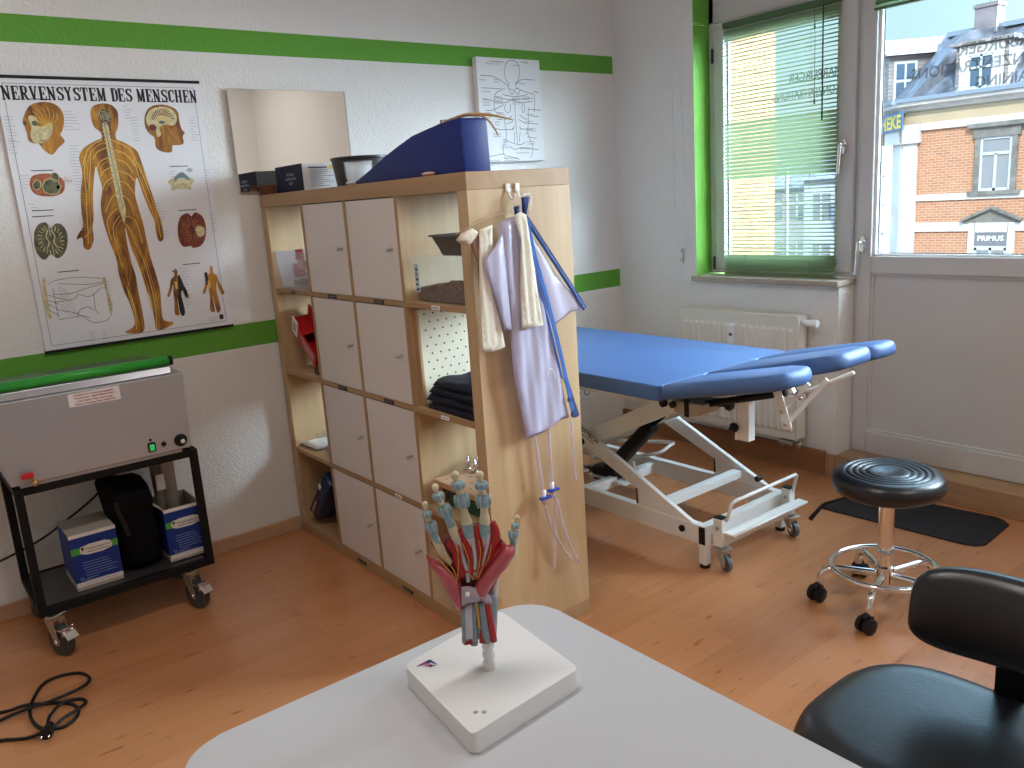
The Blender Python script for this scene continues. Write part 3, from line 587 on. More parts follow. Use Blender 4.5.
M_LETTER = film_mat('frosted_lettering', (0.56, 0.60, 0.64), 0.50)
def make_door():
    d = thing('door_1', None, None, (2.3, -1.8, 0.108), kind='structure')
    z0 = 0.109
    def frame(b):
        box(b, FX-0.006, 2.35, -1.404, -1.3885, z0, 2.579, 0.003)
        box(b, FX-0.006, 2.35, -2.459, -2.43, z0, 2.579, 0.003)
        box(b, FX-0.006, 2.35, -2.43, -1.404, 2.25, 2.579, 0.003)
    part('door_frame', M_FRAME, d, frame)
    def leaf(b):
        box(b, FX-0.018, 2.32, -1.474, -1.406, z0, 2.248, 0.005)
        box(b, FX-0.018, 2.32, -2.428, -2.34, z0, 2.248, 0.005)
        box(b, FX-0.0175, 2.32, -2.34, -1.474, z0, 0.214, 0.004)
        box(b, FX-0.0175, 2.32, -2.34, -1.474, 0.968, 1.046, 0.004)
        box(b, FX-0.0175, 2.32, -2.34, -1.474, 2.16, 2.248, 0.004)
    part('door_leaf', M_FRAME, d, leaf)
    def pan(b):
        box(b, FX+0.004, 2.31, -2.345, -1.47, 0.205, 0.975)
        box(b, FX-0.008, FX+0.006, -2.34, -1.474, 0.2135, 0.226, 0.003); box(b, FX-0.008, FX+0.006, -2.34, -1.474, 0.957, 0.9685, 0.003)
        box(b, FX-0.008, FX+0.006, -1.486, -1.4735, 0.226, 0.957, 0.003)
    part('door_panel', M_FRAME, d, pan)
    def bead(b):
        box(b, FX-0.004, FX+0.012, -1.489, -1.474, 1.046, 2.16, 0.002); box(b, FX-0.004, FX+0.012, -2.34, -1.474, 1.046, 1.056, 0.002)
    part('glazing_bead', mat('bead_white', (0.85, 0.87, 0.88), 0.4), d, bead)
    part('glazing_seal', M_SEAL_SHADE, d, lambda b: (box(b, 2.286, 2.2895, -1.494, -1.489, 1.05, 2.16), box(b, 2.286, 2.2895, -2.34, -1.489, 1.0562, 1.060)))
    part('glass_pane', M_GLASS, d, lambda b: box(b, 2.290, 2.294, -2.342, -1.472, 1.044, 2.162))
    def handle(b):
        prism(b, circ(0, 0, 0.016, 20, 0.036), F3((FX-0.018, -1.438, 1.10), Y, Z, -X), 0, 0.010)
        tube(b, [(FX-0.02, -1.438, 1.11), (FX-0.052, -1.438, 1.11), (FX-0.058, -1.434, 1.10), (FX-0.058, -1.424, 0.965)], [0.009, 0.009, 0.010, 0.008], 10, smooth=4)
    part('door_handle', M_CHROME, d, handle, smooth=40)
    def lett(b):
        F = F3((2.2955, 0, 0), Y, Z, X)
        text_into(b, 'MARBURGER', F, -2.145, 1.856, 0.045, 0.345, bold=0.025)
        text_into(b, 'KONZENTRATIONS-', F, -2.135, 1.790, 0.042, 0.545, bold=0.025)
        text_into(b, 'TRAINING', F, -2.135, 1.722, 0.042, 0.262, bold=0.025)
    part('door_lettering', M_LETTER, d, lett)
    return d
make_door()
# shutter guide rail on the outside of the door
def rail(b):
    box(b, 2.36, 2.385, -1.492, -1.452, 0.2, 1.53)
    for k in range(8): cyl(b, (2.3595, -1.470, 0.5+k*0.128), (2.356, -1.470, 0.5+k*0.128), 0.003, seg=8, mi=1)
    box(b, 2.345, 2.36, -1.492, -1.450, 1.063, 1.135, 0.004, 2)
g = struct('trim_3', [mat('cream_rail', (0.50, 0.48, 0.43), 0.5), M_BLACK, mat('grey_rail_box', (0.5, 0.52, 0.48), 0.5)], rail)

def make_window2():
    w = thing('window_2', None, None, (2.3, -2.84, 0.93), kind='structure')
    def frame(b):
        for y0, y1 in ((-3.219, -3.15), (-2.54, -2.461)): box(b, 2.265, 2.35, y0, y1, 0.945, 2.579)
        box(b, 2.265, 2.35, -3.15, -2.54, 0.945, 1.02); box(b, 2.265, 2.35, -3.15, -2.54, 2.50, 2.579)
    part('window_frame', M_FRAME, w, frame)
    part('glass_pane', M_GLASS, w, lambda b: box(b, 2.30, 2.304, -3.16, -2.53, 1.01, 2.51))
    part('window_sill', M_SILL, w, lambda b: box(b, 2.10, 2.265, -3.215, -2.463, 0.9155, 0.944, 0.003))
make_window2()

# ---------------------------------------------------------------- blinds
def slat_mat():
    m, t, out = nt('green_slats')
    d = t.nodes.new('ShaderNodeBsdfDiffuse'); d.inputs['Color'].default_value = (0.27, 0.37, 0.21, 1)
    tl = t.nodes.new('ShaderNodeBsdfTranslucent'); tl.inputs['Color'].default_value = (0.38, 0.50, 0.31, 1)
    mx = t.nodes.new('ShaderNodeMixShader'); mx.inputs[0].default_value = 0.36
    t.links.new(d.outputs[0], mx.inputs[1]); t.links.new(tl.outputs[0], mx.inputs[2]); t.links.new(mx.outputs[0], out.inputs['Surface'])
    return m
M_SLAT = slat_mat()
M_HEAD = mat('green_headrail', (0.06, 0.13, 0.05), 0.4)
def slat(b, x, z, y0, y1, tilt, w=0.025, sag=0.0015):
    n = 4; top = []
    for yy in (y0, y1):
        row = []
        for k in range(n+1):
            s = (k/n - 0.5)
            u = s*w; h = sag*(1-4*s*s)
            row.append((x + u*math.cos(tilt) - h*math.sin(tilt), yy, z + u*math.sin(tilt) + h*math.cos(tilt)))
        top.append(row)
    A = [[b.verts.new(p) for p in r] for r in top]
    for k in range(n):
        f = b.faces.new((A[0][k], A[0][k+1], A[1][k+1], A[1][k])); f.smooth = True
def make_blind():
    t = thing('venetian_blind', 'half-open green venetian blind hanging down the whole window to its sill', 'blind', (2.225, -1.0, 0.944))
    y0, y1, bx = -1.318, -0.690, 2.228
    part('headrail', M_HEAD, t, lambda b: box(b, bx-0.014, bx+0.014, y0, y1, 2.160, 2.188, 0.002))
    def slats(b):
        z = 2.145
        while z > 1.045:
            if z > 2.09: tl, p = 0.75, 0.014
            elif z > 1.99: tl, p = 0.42, 0.0180
            elif z > 1.71: tl, p = 0.36, 0.0187
            elif z > 1.43: tl, p = 0.74, 0.0187
            else: tl, p = 0.17, 0.0187
            slat(b, bx, z, y0, y1, tl + random.uniform(-0.05, 0.05)); z -= p
        k = 0; z = 1.040
        while z > 0.965:
            slat(b, bx + random.uniform(-0.0015, 0.0015), z, y0 + random.uniform(-0.008, 0.006), y1, 0.60 + random.uniform(-0.06, 0.06)); z -= 0.0170
    s = part('slats', M_SLAT, t, slats)
    part('bottom_rail', M_SLAT, t, lambda b: box(b, bx-0.012, bx+0.012, y0+0.004, y1, 0.9455, 0.957, 0.002))
    for yy in (-0.825, -1.185):
        part('ladder_cord', M_SKIRT, t, lambda b: [tube(b, [(bx+dx, yy, 0.95), (bx+dx, yy, 2.16)], 0.0007, 5) for dx in (-0.0135, 0.0135)])
    part('tilt_wand', mat('dark_green_wand', (0.02, 0.05, 0.02), 0.3), t, lambda b: tube(b, [(bx-0.030, -1.252, 2.17), (bx-0.034, -1.256, 1.665)], 0.0035, 8))
    part('pull_cord', M_HEAD, t, lambda b: (tube(b, [(bx-0.028, -1.205, 2.17), (bx-0.028, -1.212, 2.02), (bx-0.03, -1.214, 1.79)], 0.0012, 6), tube(b, [(bx-0.03, -1.214, 1.79), (bx-0.03, -1.214, 1.74)], [0.002, 0.0042], 8), tube(b, [(bx-0.028, -1.210, 2.10), (bx-0.028, -1.210, 2.065)], [0.002, 0.0045], 8)))
    return t
make_blind()
def door_blind():
    t = thing('raised_blind', 'dark green venetian blind pulled up above the glass of the balcony door', 'blind', (2.23, -1.8, 2.09))
    part('slats', M_SLAT, t, lambda b: [slat(b, 2.232, 2.102 + k*0.0032, -2.30, -1.475, 0.15*math.sin(k)) for k in range(22)])
    part('bottom_rail', M_HEAD, t, lambda b: box(b, 2.219, 2.245, -2.30, -1.475, 2.088, 2.098, 0.002))
    part('headrail', M_HEAD, t, lambda b: box(b, 2.217, 2.247, -2.30, -1.475, 2.175, 2.205, 0.002))
door_blind()

# ---------------------------------------------------------------- outside
def brick_mat(name, c1, c2, mortar, scale=1.0, rot=False):
    m, t, out = nt(name); b = t.nodes.new('ShaderNodeBsdfPrincipled')
    tc = t.nodes.new('ShaderNodeNewGeometry'); sp = t.nodes.new('ShaderNodeSeparateXYZ'); t.links.new(tc.outputs['Position'], sp.inputs[0])
    cb = t.nodes.new('ShaderNodeCombineXYZ'); t.links.new(math_node(t, 'ADD', sp.outputs['Y'], sp.outputs['X']) if rot else sp.outputs['Y'], cb.inputs['X']); t.links.new(sp.outputs['Z'], cb.inputs['Y'])
    br = t.nodes.new('ShaderNodeTexBrick'); t.links.new(cb.outputs[0], br.inputs['Vector'])
    br.inputs['Scale'].default_value = scale; br.inputs['Brick Width'].default_value = 0.30; br.inputs['Row Height'].default_value = 0.105
    br.inputs['Mortar Size'].default_value = 0.014; br.inputs['Color1'].default_value = (*c1, 1); br.inputs['Color2'].default_value = (*c2, 1); br.inputs['Mortar'].default_value = (*mortar, 1)
    t.links.new(br.outputs['Color'], b.inputs['Base Color']); b.inputs['Roughness'].default_value = 0.85
    t.links.new(b.outputs['BSDF'], out.inputs['Surface']); return m
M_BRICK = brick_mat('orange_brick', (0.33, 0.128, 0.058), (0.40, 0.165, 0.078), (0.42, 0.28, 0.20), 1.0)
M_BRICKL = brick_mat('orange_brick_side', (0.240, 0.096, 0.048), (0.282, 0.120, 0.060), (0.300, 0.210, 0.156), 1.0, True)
M_STONE = mat('pale_stone', (0.50, 0.46, 0.42), 0.8, var=0.12, vscale=1.5)
M_CREAM = mat('cream_frieze', (0.396, 0.300, 0.192), 0.8, var=0.05, vscale=1)
M_STONED = mat('weathered_stone', (0.17, 0.15, 0.13), 0.85, var=0.35, vscale=3)
M_SLATE = mat('roof_slate', (0.10, 0.105, 0.13), 0.7, var=0.65, vscale=2.2)
M_SLATEL = brick_mat('pale_slate', (0.20, 0.17, 0.165), (0.30, 0.26, 0.235), (0.14, 0.13, 0.13), 0.7, True)
M_EXTW = mat('window_white', (0.432, 0.444, 0.456), 0.5)
M_PANE = mat('street_glass', (0.060, 0.096, 0.144), 0.08, spec=0.9)
M_CURT = mat('curtain_glass', (0.204, 0.216, 0.228), 0.15, spec=0.8)
M_ZINC = mat('zinc_gutter', (0.180, 0.216, 0.264), 0.4)
BX = 33.7  # building points back-projected from image pixels, then scaled about the camera
def make_building():
    t = thing('corner_building', 'orange brick corner building with slate mansard roof across the street', 'building', (BX, 8.0, -5.0))
    S = math.sqrt(0.5)
    FF = F3((BX, 0, 0), Y, Z, -X)          # main facade, outward = towards us
    FC = F3((BX, 14.2, 0), (S, S, 0), Z, (-S, S, 0))   # chamfered corner facade
    part('brick_wall', M_BRICK, t, lambda b: box(b, BX, BX+8, -14, 14.2, -5, 4.1))
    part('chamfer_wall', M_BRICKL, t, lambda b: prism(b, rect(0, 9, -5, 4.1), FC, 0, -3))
    def stone(b):
        box(b, BX-0.14, BX+0.2, 13.62, 14.2, -5, 3.3); prism(b, rect(0.0, 1.5, -5, 3.3), FC, -0.2, 0.14)
        box(b, BX-0.24, BX+0.2, 13.5, 14.2, 2.55, 3.3); prism(b, rect(0.0, 1.8, 2.55, 3.3), FC, -0.2, 0.24)
        box(b, BX-0.06, BX, -14, 14.2, 0.20, 0.46); box(b, BX-0.06, BX, -14, 14.2, -1.05, -0.68)
        box(b, BX-0.10, BX, -14, 14.2, 3.02, 3.30)
    part('stone_bands', M_STONE, t, stone)
    part('frieze', M_CREAM, t, lambda b: (box(b, BX-0.05, BX+0.1, -14, 14.2, 3.30, 3.78), prism(b, rect(0, 9, 3.30, 3.78), FC, 0, 0.05)))
    def corn(b):
        prof = [(0.0, 3.78), (0.18, 3.84), (0.22, 3.95), (0.42, 4.02), (0.46, 4.16), (0.0, 4.2)]
        FY = F3((BX, 0, 0), -X, Z, Y); prism(b, prof, FY, -14, 14.35)
        FD = F3((BX, 14.2, 0), (-S, S, 0), Z, (S, S, 0)); prism(b, prof, FD, -0.15, 9)
    part('cornice', M_STONE, t, corn)
    part('gutter', M_ZINC, t, lambda b: (box(b, BX-0.52, BX-0.3, -14, 14.4, 4.17, 4.33), prism(b, rect(0.2, 9, 4.17, 4.33), FC, 0.3, 0.52)))
    def roof(b):
        FY = F3((BX, 0, 0), X, Z, Y)
        prism(b, [(-0.1, 4.2), (2.3, 6.75), (2.6, 6.95), (8, 7.4), (8, 4.2)], FY, -14, 13.9)
        FD = F3((BX, 14.2, 0), (S, -S, 0), Z, (S, S, 0)); prism(b, [(-0.1, 4.2), (2.1, 6.72), (5, 6.9), (5, 4.2)], FD, -0.4, 9)
    part('mansard_roof', M_SLATE, t, roof)
    part('roof_ridge', M_ZINC, t, lambda b: (obox(b, (BX+2.3, -14, 6.85), (BX+2.3, 13.65, 6.85), 0.35, 0.18)))
    for y in (-2.6, 4.2, 11.3):
        dm = part('dormer', M_SLATEL, t, lambda b: (box(b, BX-0.05, BX+2.2, y-0.95, y+0.95, 4.2, 6.0), box(b, BX-0.25, BX+2.3, y-1.15, y+1.15, 6.0, 6.14)))
        part('dormer_surround', M_STONE, dm, lambda b: (box(b, BX-0.14, BX-0.05, y-0.78, y-0.45, 4.25, 5.95), box(b, BX-0.14, BX-0.05, y+0.45, y+0.78, 4.25, 5.95), box(b, BX-0.15, BX-0.05, y-0.8, y+0.8, 5.6, 5.95), box(b, BX-0.2, BX-0.05, y-0.9, y+0.9, 4.2, 4.38)))
        part('dormer_pane', M_PANE, dm, lambda b: box(b, BX-0.09, BX-0.06, y-0.45, y+0.45, 4.38, 5.6))
        part('dormer_sash', M_EXTW, dm, lambda b: (box(b, BX-0.13, BX-0.09, y-0.45, y-0.38, 4.38, 5.6), box(b, BX-0.13, BX-0.09, y+0.38, y+0.45, 4.38, 5.6), box(b, BX-0.13, BX-0.09, y-0.04, y+0.04, 4.38, 5.6), box(b, BX-0.13, BX-0.09, y-0.4, y+0.4, 5.1, 5.18), box(b, BX-0.13, BX-0.09, y-0.4, y+0.4, 4.38, 4.46), box(b, BX-0.13, BX-0.09, y-0.4, y+0.4, 5.52, 5.6)))
    for y0, gl in ((10.60, M_CURT), (7.1, M_PANE), (3.4, M_CURT), (-0.4, M_CURT)):
        sr = part('window_surround', M_STONED, t, lambda b: (box(b, BX-0.10, BX, y0-0.76, y0-0.57, 0.46, 2.9), box(b, BX-0.10, BX, y0+0.57, y0+0.76, 0.46, 2.9), box(b, BX-0.22, BX, y0-1.05, y0+1.05, 2.9, 3.06), box(b, BX-0.12, BX, y0-0.85, y0+0.85, 2.52, 2.9), box(b, BX-0.16, BX, y0-0.95, y0+0.95, 0.36, 0.50)))
        part('window_pane', gl, sr, lambda b: box(b, BX-0.03, BX+0.02, y0-0.57, y0+0.57, 0.50, 2.52))
        part('window_sash', M_EXTW, sr, lambda b: [box(b, BX-0.07, BX-0.03, *q) for q in ((y0-0.57, y0-0.48, 0.5, 2.52), (y0+0.48, y0+0.57, 0.5, 2.52), (y0-0.05, y0+0.05, 0.5, 1.9), (y0-0.5, y0+0.5, 1.85, 1.96), (y0-0.5, y0+0.5, 0.5, 0.6), (y0-0.5, y0+0.5, 2.43, 2.52))])
        y = y0
        pd = part('pediment', M_STONED, t, lambda b: (prism(b, [(y-1.05, -0.72), (y+1.05, -0.72), (y+1.05, -0.6), (y, -0.15), (y-1.05, -0.6)], FF, 0, 0.10), obox(b, (BX-0.14, y-1.1, -0.62), (BX-0.14, y, -0.14), 0.16, 0.10), obox(b, (BX-0.14, y, -0.14), (BX-0.14, y+1.1, -0.62), 0.16, 0.10)))
        part('shop_surround', M_STONE, t, lambda b: [box(b, BX-0.10, BX, *q) for q in ((y-0.85, y-0.6, -5, -0.72), (y+0.6, y+0.85, -5, -0.72), (y-0.62, y+0.62, -1.1, -0.72))])
        sg = part('shop_sign', mat('sign_grey', (0.14, 0.14, 0.15), 0.5), t, lambda b: box(b, BX-0.08, BX-0.02, y-0.6, y+0.6, -1.62, -1.12))
        if y0 == 10.60:
            part('sign_lettering', M_PAPER, sg, lambda b: text_into(b, 'PRIMUS', F3((BX-0.085, 0, 0), -Y, Z, -X), -y, -1.42, 0.19, 0.95, align='c', bold=0.012))
        part('shop_window', M_CURT, t, lambda b: box(b, BX-0.04, BX+0.02, y-0.6, y+0.6, -4.5, -1.62))
        part('shop_sash', M_EXTW, t, lambda b: [box(b, BX-0.07, BX-0.03, *q) for q in ((y-0.6, y-0.5, -4.5, -1.7), (y+0.5, y+0.6, -4.5, -1.7), (y-0.05, y+0.05, -4.5, -1.7), (y-0.6, y+0.6, -1.80, -1.62))])
    # chamfer windows
    for z0, z1 in ((-4.0, -1.0), (0.2, 2.6)):
        part('corner_window', M_PANE, t, lambda b: prism(b, rect(1.7, 3.4, z0, z1), FC, -0.02, 0.02))
        part('corner_sash', M_EXTW, t, lambda b: [prism(b, rect(*q), FC, 0.02, 0.08) for q in ((1.7, 1.85, z0, z1), (3.25, 3.4, z0, z1), (2.5, 2.65, z0, z1), (1.7, 3.4, z1-0.6, z1-0.5), (1.7, 3.4, z0, z0+0.1), (1.7, 3.4, z1-0.1, z1))])
        part('corner_balcony', M_STONED, t, lambda b: prism(b, rect(2.1, 4.7, z0-0.25, z0), FC, 0, 0.3))
    cd = part('corner_dormer', M_SLATEL, t, lambda b: (prism(b, rect(2.0, 5.6, 4.2, 6.3), FC, -2.5, 0.1), prism(b, [(1.7, 6.3), (5.9, 6.3), (3.8, 7.2)], FC, -3.0, 0.25)))
    part('dormer_pane', M_PANE, cd, lambda b: prism(b, rect(3.0, 4.8, 4.4, 6.0), FC, 0.1, 0.13))
    part('dormer_sash', M_EXTW, cd, lambda b: [prism(b, rect(*q), FC, 0.13, 0.18) for q in ((2.8, 3.05, 4.3, 6.1), (4.75, 5.0, 4.3, 6.1), (3.82, 3.98, 4.4, 6.0), (2.8, 5.0, 5.95, 6.1), (2.8, 5.0, 4.3, 4.45), (2.8, 5.0, 5.4, 5.5))])
    FS_ = F3((BX+2.0*S, 14.2+2.0*S, 0), (-S, S, 0), Z, (-S, -S, 0))
    part('side_window_frame', M_EXTW, cd, lambda b: prism(b, rect(-1.05, -0.10, 4.45, 6.05), FS_, 0, 0.06))
    part('side_window_pane', M_PANE, cd, lambda b: (prism(b, rect(-0.95, -0.62, 4.55, 5.2), FS_, 0.06, 0.08), prism(b, rect(-0.53, -0.20, 4.55, 5.2), FS_, 0.06, 0.08), prism(b, rect(-0.95, -0.62, 5.32, 5.95), FS_, 0.06, 0.08), prism(b, rect(-0.53, -0.20, 5.32, 5.95), FS_, 0.06, 0.08)))
    ch = part('chimney', mat('chimney_brick', (0.20, 0.17, 0.18), 0.9, var=0.2, vscale=2), t, lambda b: (box(b, 35.6, 36.3, 11.65, 12.5, 6.6, 7.75), box(b, 35.55, 36.35, 11.6, 12.55, 7.6, 7.72)))
    part('aerial', M_ZINC, ch, lambda b: cyl(b, (36, 12.1, 7.7), (36, 12.1, 9.2), 0.02, seg=6))
    sg = part('pharmacy_sign', mat('sign_blue', (0.08, 0.14, 0.25), 0.5), t, lambda b: prism(b, rect(-0.55, 5.4, 3.10, 3.86), FC, 0.26, 0.30))
    part('sign_lettering', mat('sign_yellow', (0.60, 0.42, 0.08), 0.5), sg, lambda b: text_into(b, 'APOTHEKE', F3((BX, 14.2, 0), (-S, -S, 0), Z, (-S, S, 0)), -5.10, 3.22, 0.50, 5.55, n=0.32, bold=0.04))
make_building()
single('neighbour_house', brick_mat('orange_blocks', (0.20, 0.085, 0.026), (0.22, 0.097, 0.030), (0.13, 0.05, 0.018), 0.45, True), lambda b: box(b, 6.5, 12.0, 5.66, 20, -5, 11), 'orange-washed house wall close outside, seen through the left half of the window blind', 'building')
def far_house(name, x, y0, y1, z1, col, label, wins, rid=0.0):
    t = thing(name, label, 'building', (x, (y0+y1)/2, -5))
    part('house_wall', mat('house_render', col, 0.85), t, lambda b: box(b, x, x+8, y0, y1, -5, z1))
    part('house_roof', M_SLATE, t, lambda b: prism(b, [(-0.3, z1), (3, z1+1.4+rid), (8.3, z1)], F3((x, 0, 0), X, Z, Y), y0-0.2, y1+0.2))
    for (a, c) in wins:
        w = part('house_window', M_CURT, t, lambda b: box(b, x-0.05, x+0.05, a-0.55, a+0.55, c, c+1.5))
        part('window_sash', M_EXTW, w, lambda b: (box(b, x-0.10, x-0.04, a-0.05, a+0.05, c, c+1.5), box(b, x-0.10, x-0.04, a-0.6, a+0.6, c+0.9, c+1.0)))
far_house('far_house', 46, 25.9, 30, 0.9, (0.30, 0.29, 0.28), 'grey gabled house far down the street behind the lamp post', [(28.8, -1.0), (27.1, -1.0), (28.8, -4), (27.1, -4)])
far_house('pale_house', 44, 17.0, 25.4, 1.3, (0.38, 0.41, 0.44), 'pale blue-white apartment house far down the street behind the blind', [(24.2, -1.0), (22.4, -1.0), (20.2, -1.0), (24.2, -3.9), (22.4, -3.9), (20.2, -3.9)])
def lamp_post():
    t = thing('street_lamp', 'thin grey street lamp post with a bent arm, seen through the blind', 'street lamp', (18, 9.36, -5))
    part('post', M_ZINC, t, lambda b: tube(b, [(18, 9.36, -5), (18, 9.38, 1.75), (18, 9.70, 1.88)], 0.045, 8))
    part('lamp_head', M_ZINC, t, lambda b: box(b, 17.9, 18.1, 9.62, 9.95, 1.84, 1.93, 0.02))
lamp_post()
single('street_ground', mat('asphalt', (0.16, 0.16, 0.17), 0.9, var=0.1), lambda b: box(b, 3.0, 90, -60, 60, -5.2, -5.0), 'grey asphalt street below the windows', 'street', kind='structure')
bpy.data.objects['street_ground'].name = 'trim_4'

# ---------------------------------------------------------------- light
def world():
    w = bpy.data.worlds.new('sky'); SC.world = w; w.use_nodes = True; t = w.node_tree; t.nodes.clear()
    out = t.nodes.new('ShaderNodeOutputWorld'); bg = t.nodes.new('ShaderNodeBackground')
    tc = t.nodes.new('ShaderNodeTexCoord'); sp = t.nodes.new('ShaderNodeSeparateXYZ'); t.links.new(tc.outputs['Generated'], sp.inputs[0])
    r = t.nodes.new('ShaderNodeValToRGB'); t.links.new(math_node(t, 'ADD', math_node(t, 'MULTIPLY', sp.outputs['Z'], 0.5), 0.5), r.inputs['Fac'])
    e = r.color_ramp.elements; e[0].position = 0.45; e[0].color = (0.16, 0.15, 0.15, 1); e[1].position = 0.5; e[1].color = (0.36, 0.46, 0.47, 1)
    k = e.new(0.61); k.color = (0.27, 0.42, 0.45, 1); k = e.new(0.69); k.color = (1.1, 1.85, 2.5, 1); k = e.new(1.0); k.color = (0.9, 1.7, 2.7, 1)
    # glow lobe added to the sky off to the right, to brighten the room
    hz = Vector(SKY_GLOW_DIR).normalized()
    dp = t.nodes.new('ShaderNodeVectorMath'); dp.operation = 'DOT_PRODUCT'; t.links.new(tc.outputs['Generated'], dp.inputs[0]); dp.inputs[1].default_value = hz
    g = math_node(t, 'POWER', math_node(t, 'MAXIMUM', dp.outputs['Value'], 0.0), SKY_GLOW_POW)
    g = math_node(t, 'MULTIPLY', g, SKY_GLOW)
    gl = mix_rgb(t, 1.0, r.outputs['Color'], (0, 0, 0), 'ADD')
    cb = t.nodes.new('ShaderNodeVectorMath'); cb.operation = 'SCALE'; cb.inputs[0].default_value = (0.78, 0.92, 1.06); t.links.new(g, cb.inputs['Scale'])
    ad = t.nodes.new('ShaderNodeVectorMath'); ad.operation = 'ADD'; t.links.new(gl, ad.inputs[0]); t.links.new(cb.outputs[0], ad.inputs[1])
    t.links.new(ad.outputs[0], bg.inputs['Color']); bg.inputs['Strength'].default_value = SKY
    t.links.new(bg.outputs[0], out.inputs['Surface'])
    w.cycles.sampling_method = 'MANUAL'; w.cycles.sample_map_resolution = 1024
world()
def light(name, typ, loc, energy, col, size=1.0, rot=None, size_y=None, spread=None):
    d = bpy.data.lights.new(name, typ); d.energy = energy; d.color = col
    if typ == 'AREA':
        d.shape = 'RECTANGLE'; d.size = size; d.size_y = size_y or size
        if spread: d.spread = spread
    o = bpy.data.objects.new(name, d); COL.objects.link(o); o.location = loc
    if rot: o.rotation_euler = rot
    return o
s = light('sun', 'SUN', (0, 0, 20), SUN, (1.0, 0.93, 0.82)); s.data.angle = 0.01
s.rotation_euler = Vector(SUN_DIR).normalized().to_track_quat('-Z', 'Y').to_euler()
# sky portals in the openings (no light of their own)
for nm, y0, y1, z0, z1 in (('sky_portal_window', -1.39, -0.60, 0.95, 2.2), ('sky_portal_door', -2.40, -1.42, 0.95, 2.25), ('sky_portal_side', -3.16, -2.53, 1.02, 2.5)):
    p = light(nm, 'AREA', (2.40, (y0+y1)/2, (z0+z1)/2), 1, (1, 1, 1), z1-z0, (0, PI/2, 0), y1-y0); p.data.cycles.is_portal = True

# fill lamps added on the ceiling out of view, to lift the room light
def added_fill_lamp(name, x, y, label, e):
    t = thing(name, label, 'fill lamp', (x, y, 3.0), 'added fill lamps out of view')
    part('fill_lamp_housing', M_WMETAL, t, lambda b: box(b, x-0.62, x+0.62, y-0.1, y+0.1, 2.94, 2.9995, 0.008))
    l = light('fill_lamp_light', 'AREA', (x, y, 2.932), e, (1.0, 0.97, 0.93), 1.15, None, 0.14)
    return t
FB = F3((0, -0.010, 0), X, Z, -Y)      # back wall print plane (outward = into the room)
# ---------------------------------------------------------------- anatomy poster
def brown_mat(name, a, b_, sc):
    m, t, out = nt(name); p = t.nodes.new('ShaderNodeBsdfPrincipled'); tc = t.nodes.new('ShaderNodeTexCoord')
    mp = t.nodes.new('ShaderNodeMapping'); mp.inputs['Scale'].default_value = (1.0, 1, 0.35); t.links.new(tc.outputs['Object'], mp.inputs['Vector'])
    n = t.nodes.new('ShaderNodeTexNoise'); n.inputs['Scale'].default_value = sc; n.inputs['Detail'].default_value = 5; n.inputs['Distortion'].default_value = 1.5
    t.links.new(mp.outputs['Vector'], n.inputs['Vector'])
    r = t.nodes.new('ShaderNodeValToRGB'); r.color_ramp.elements[0].position = 0.36; r.color_ramp.elements[1].position = 0.66
    r.color_ramp.elements[0].color = (*a, 1); r.color_ramp.elements[1].color = (*b_, 1); t.links.new(n.outputs['Fac'], r.inputs['Fac'])
    t.links.new(r.outputs['Color'], p.inputs['Base Color']); p.inputs['Roughness'].default_value = 0.6
    t.links.new(p.outputs[0], out.inputs['Surface']); return m
def sm(poly, n=4): return [(v.x, v.y) for v in catmull([Vector((p[0], p[1], 0)) for p in poly], n, True)]
POSTER = {k: (sm(v) if k not in ('cellA', 'cellB') else v) for k, v in POSTER.items()}
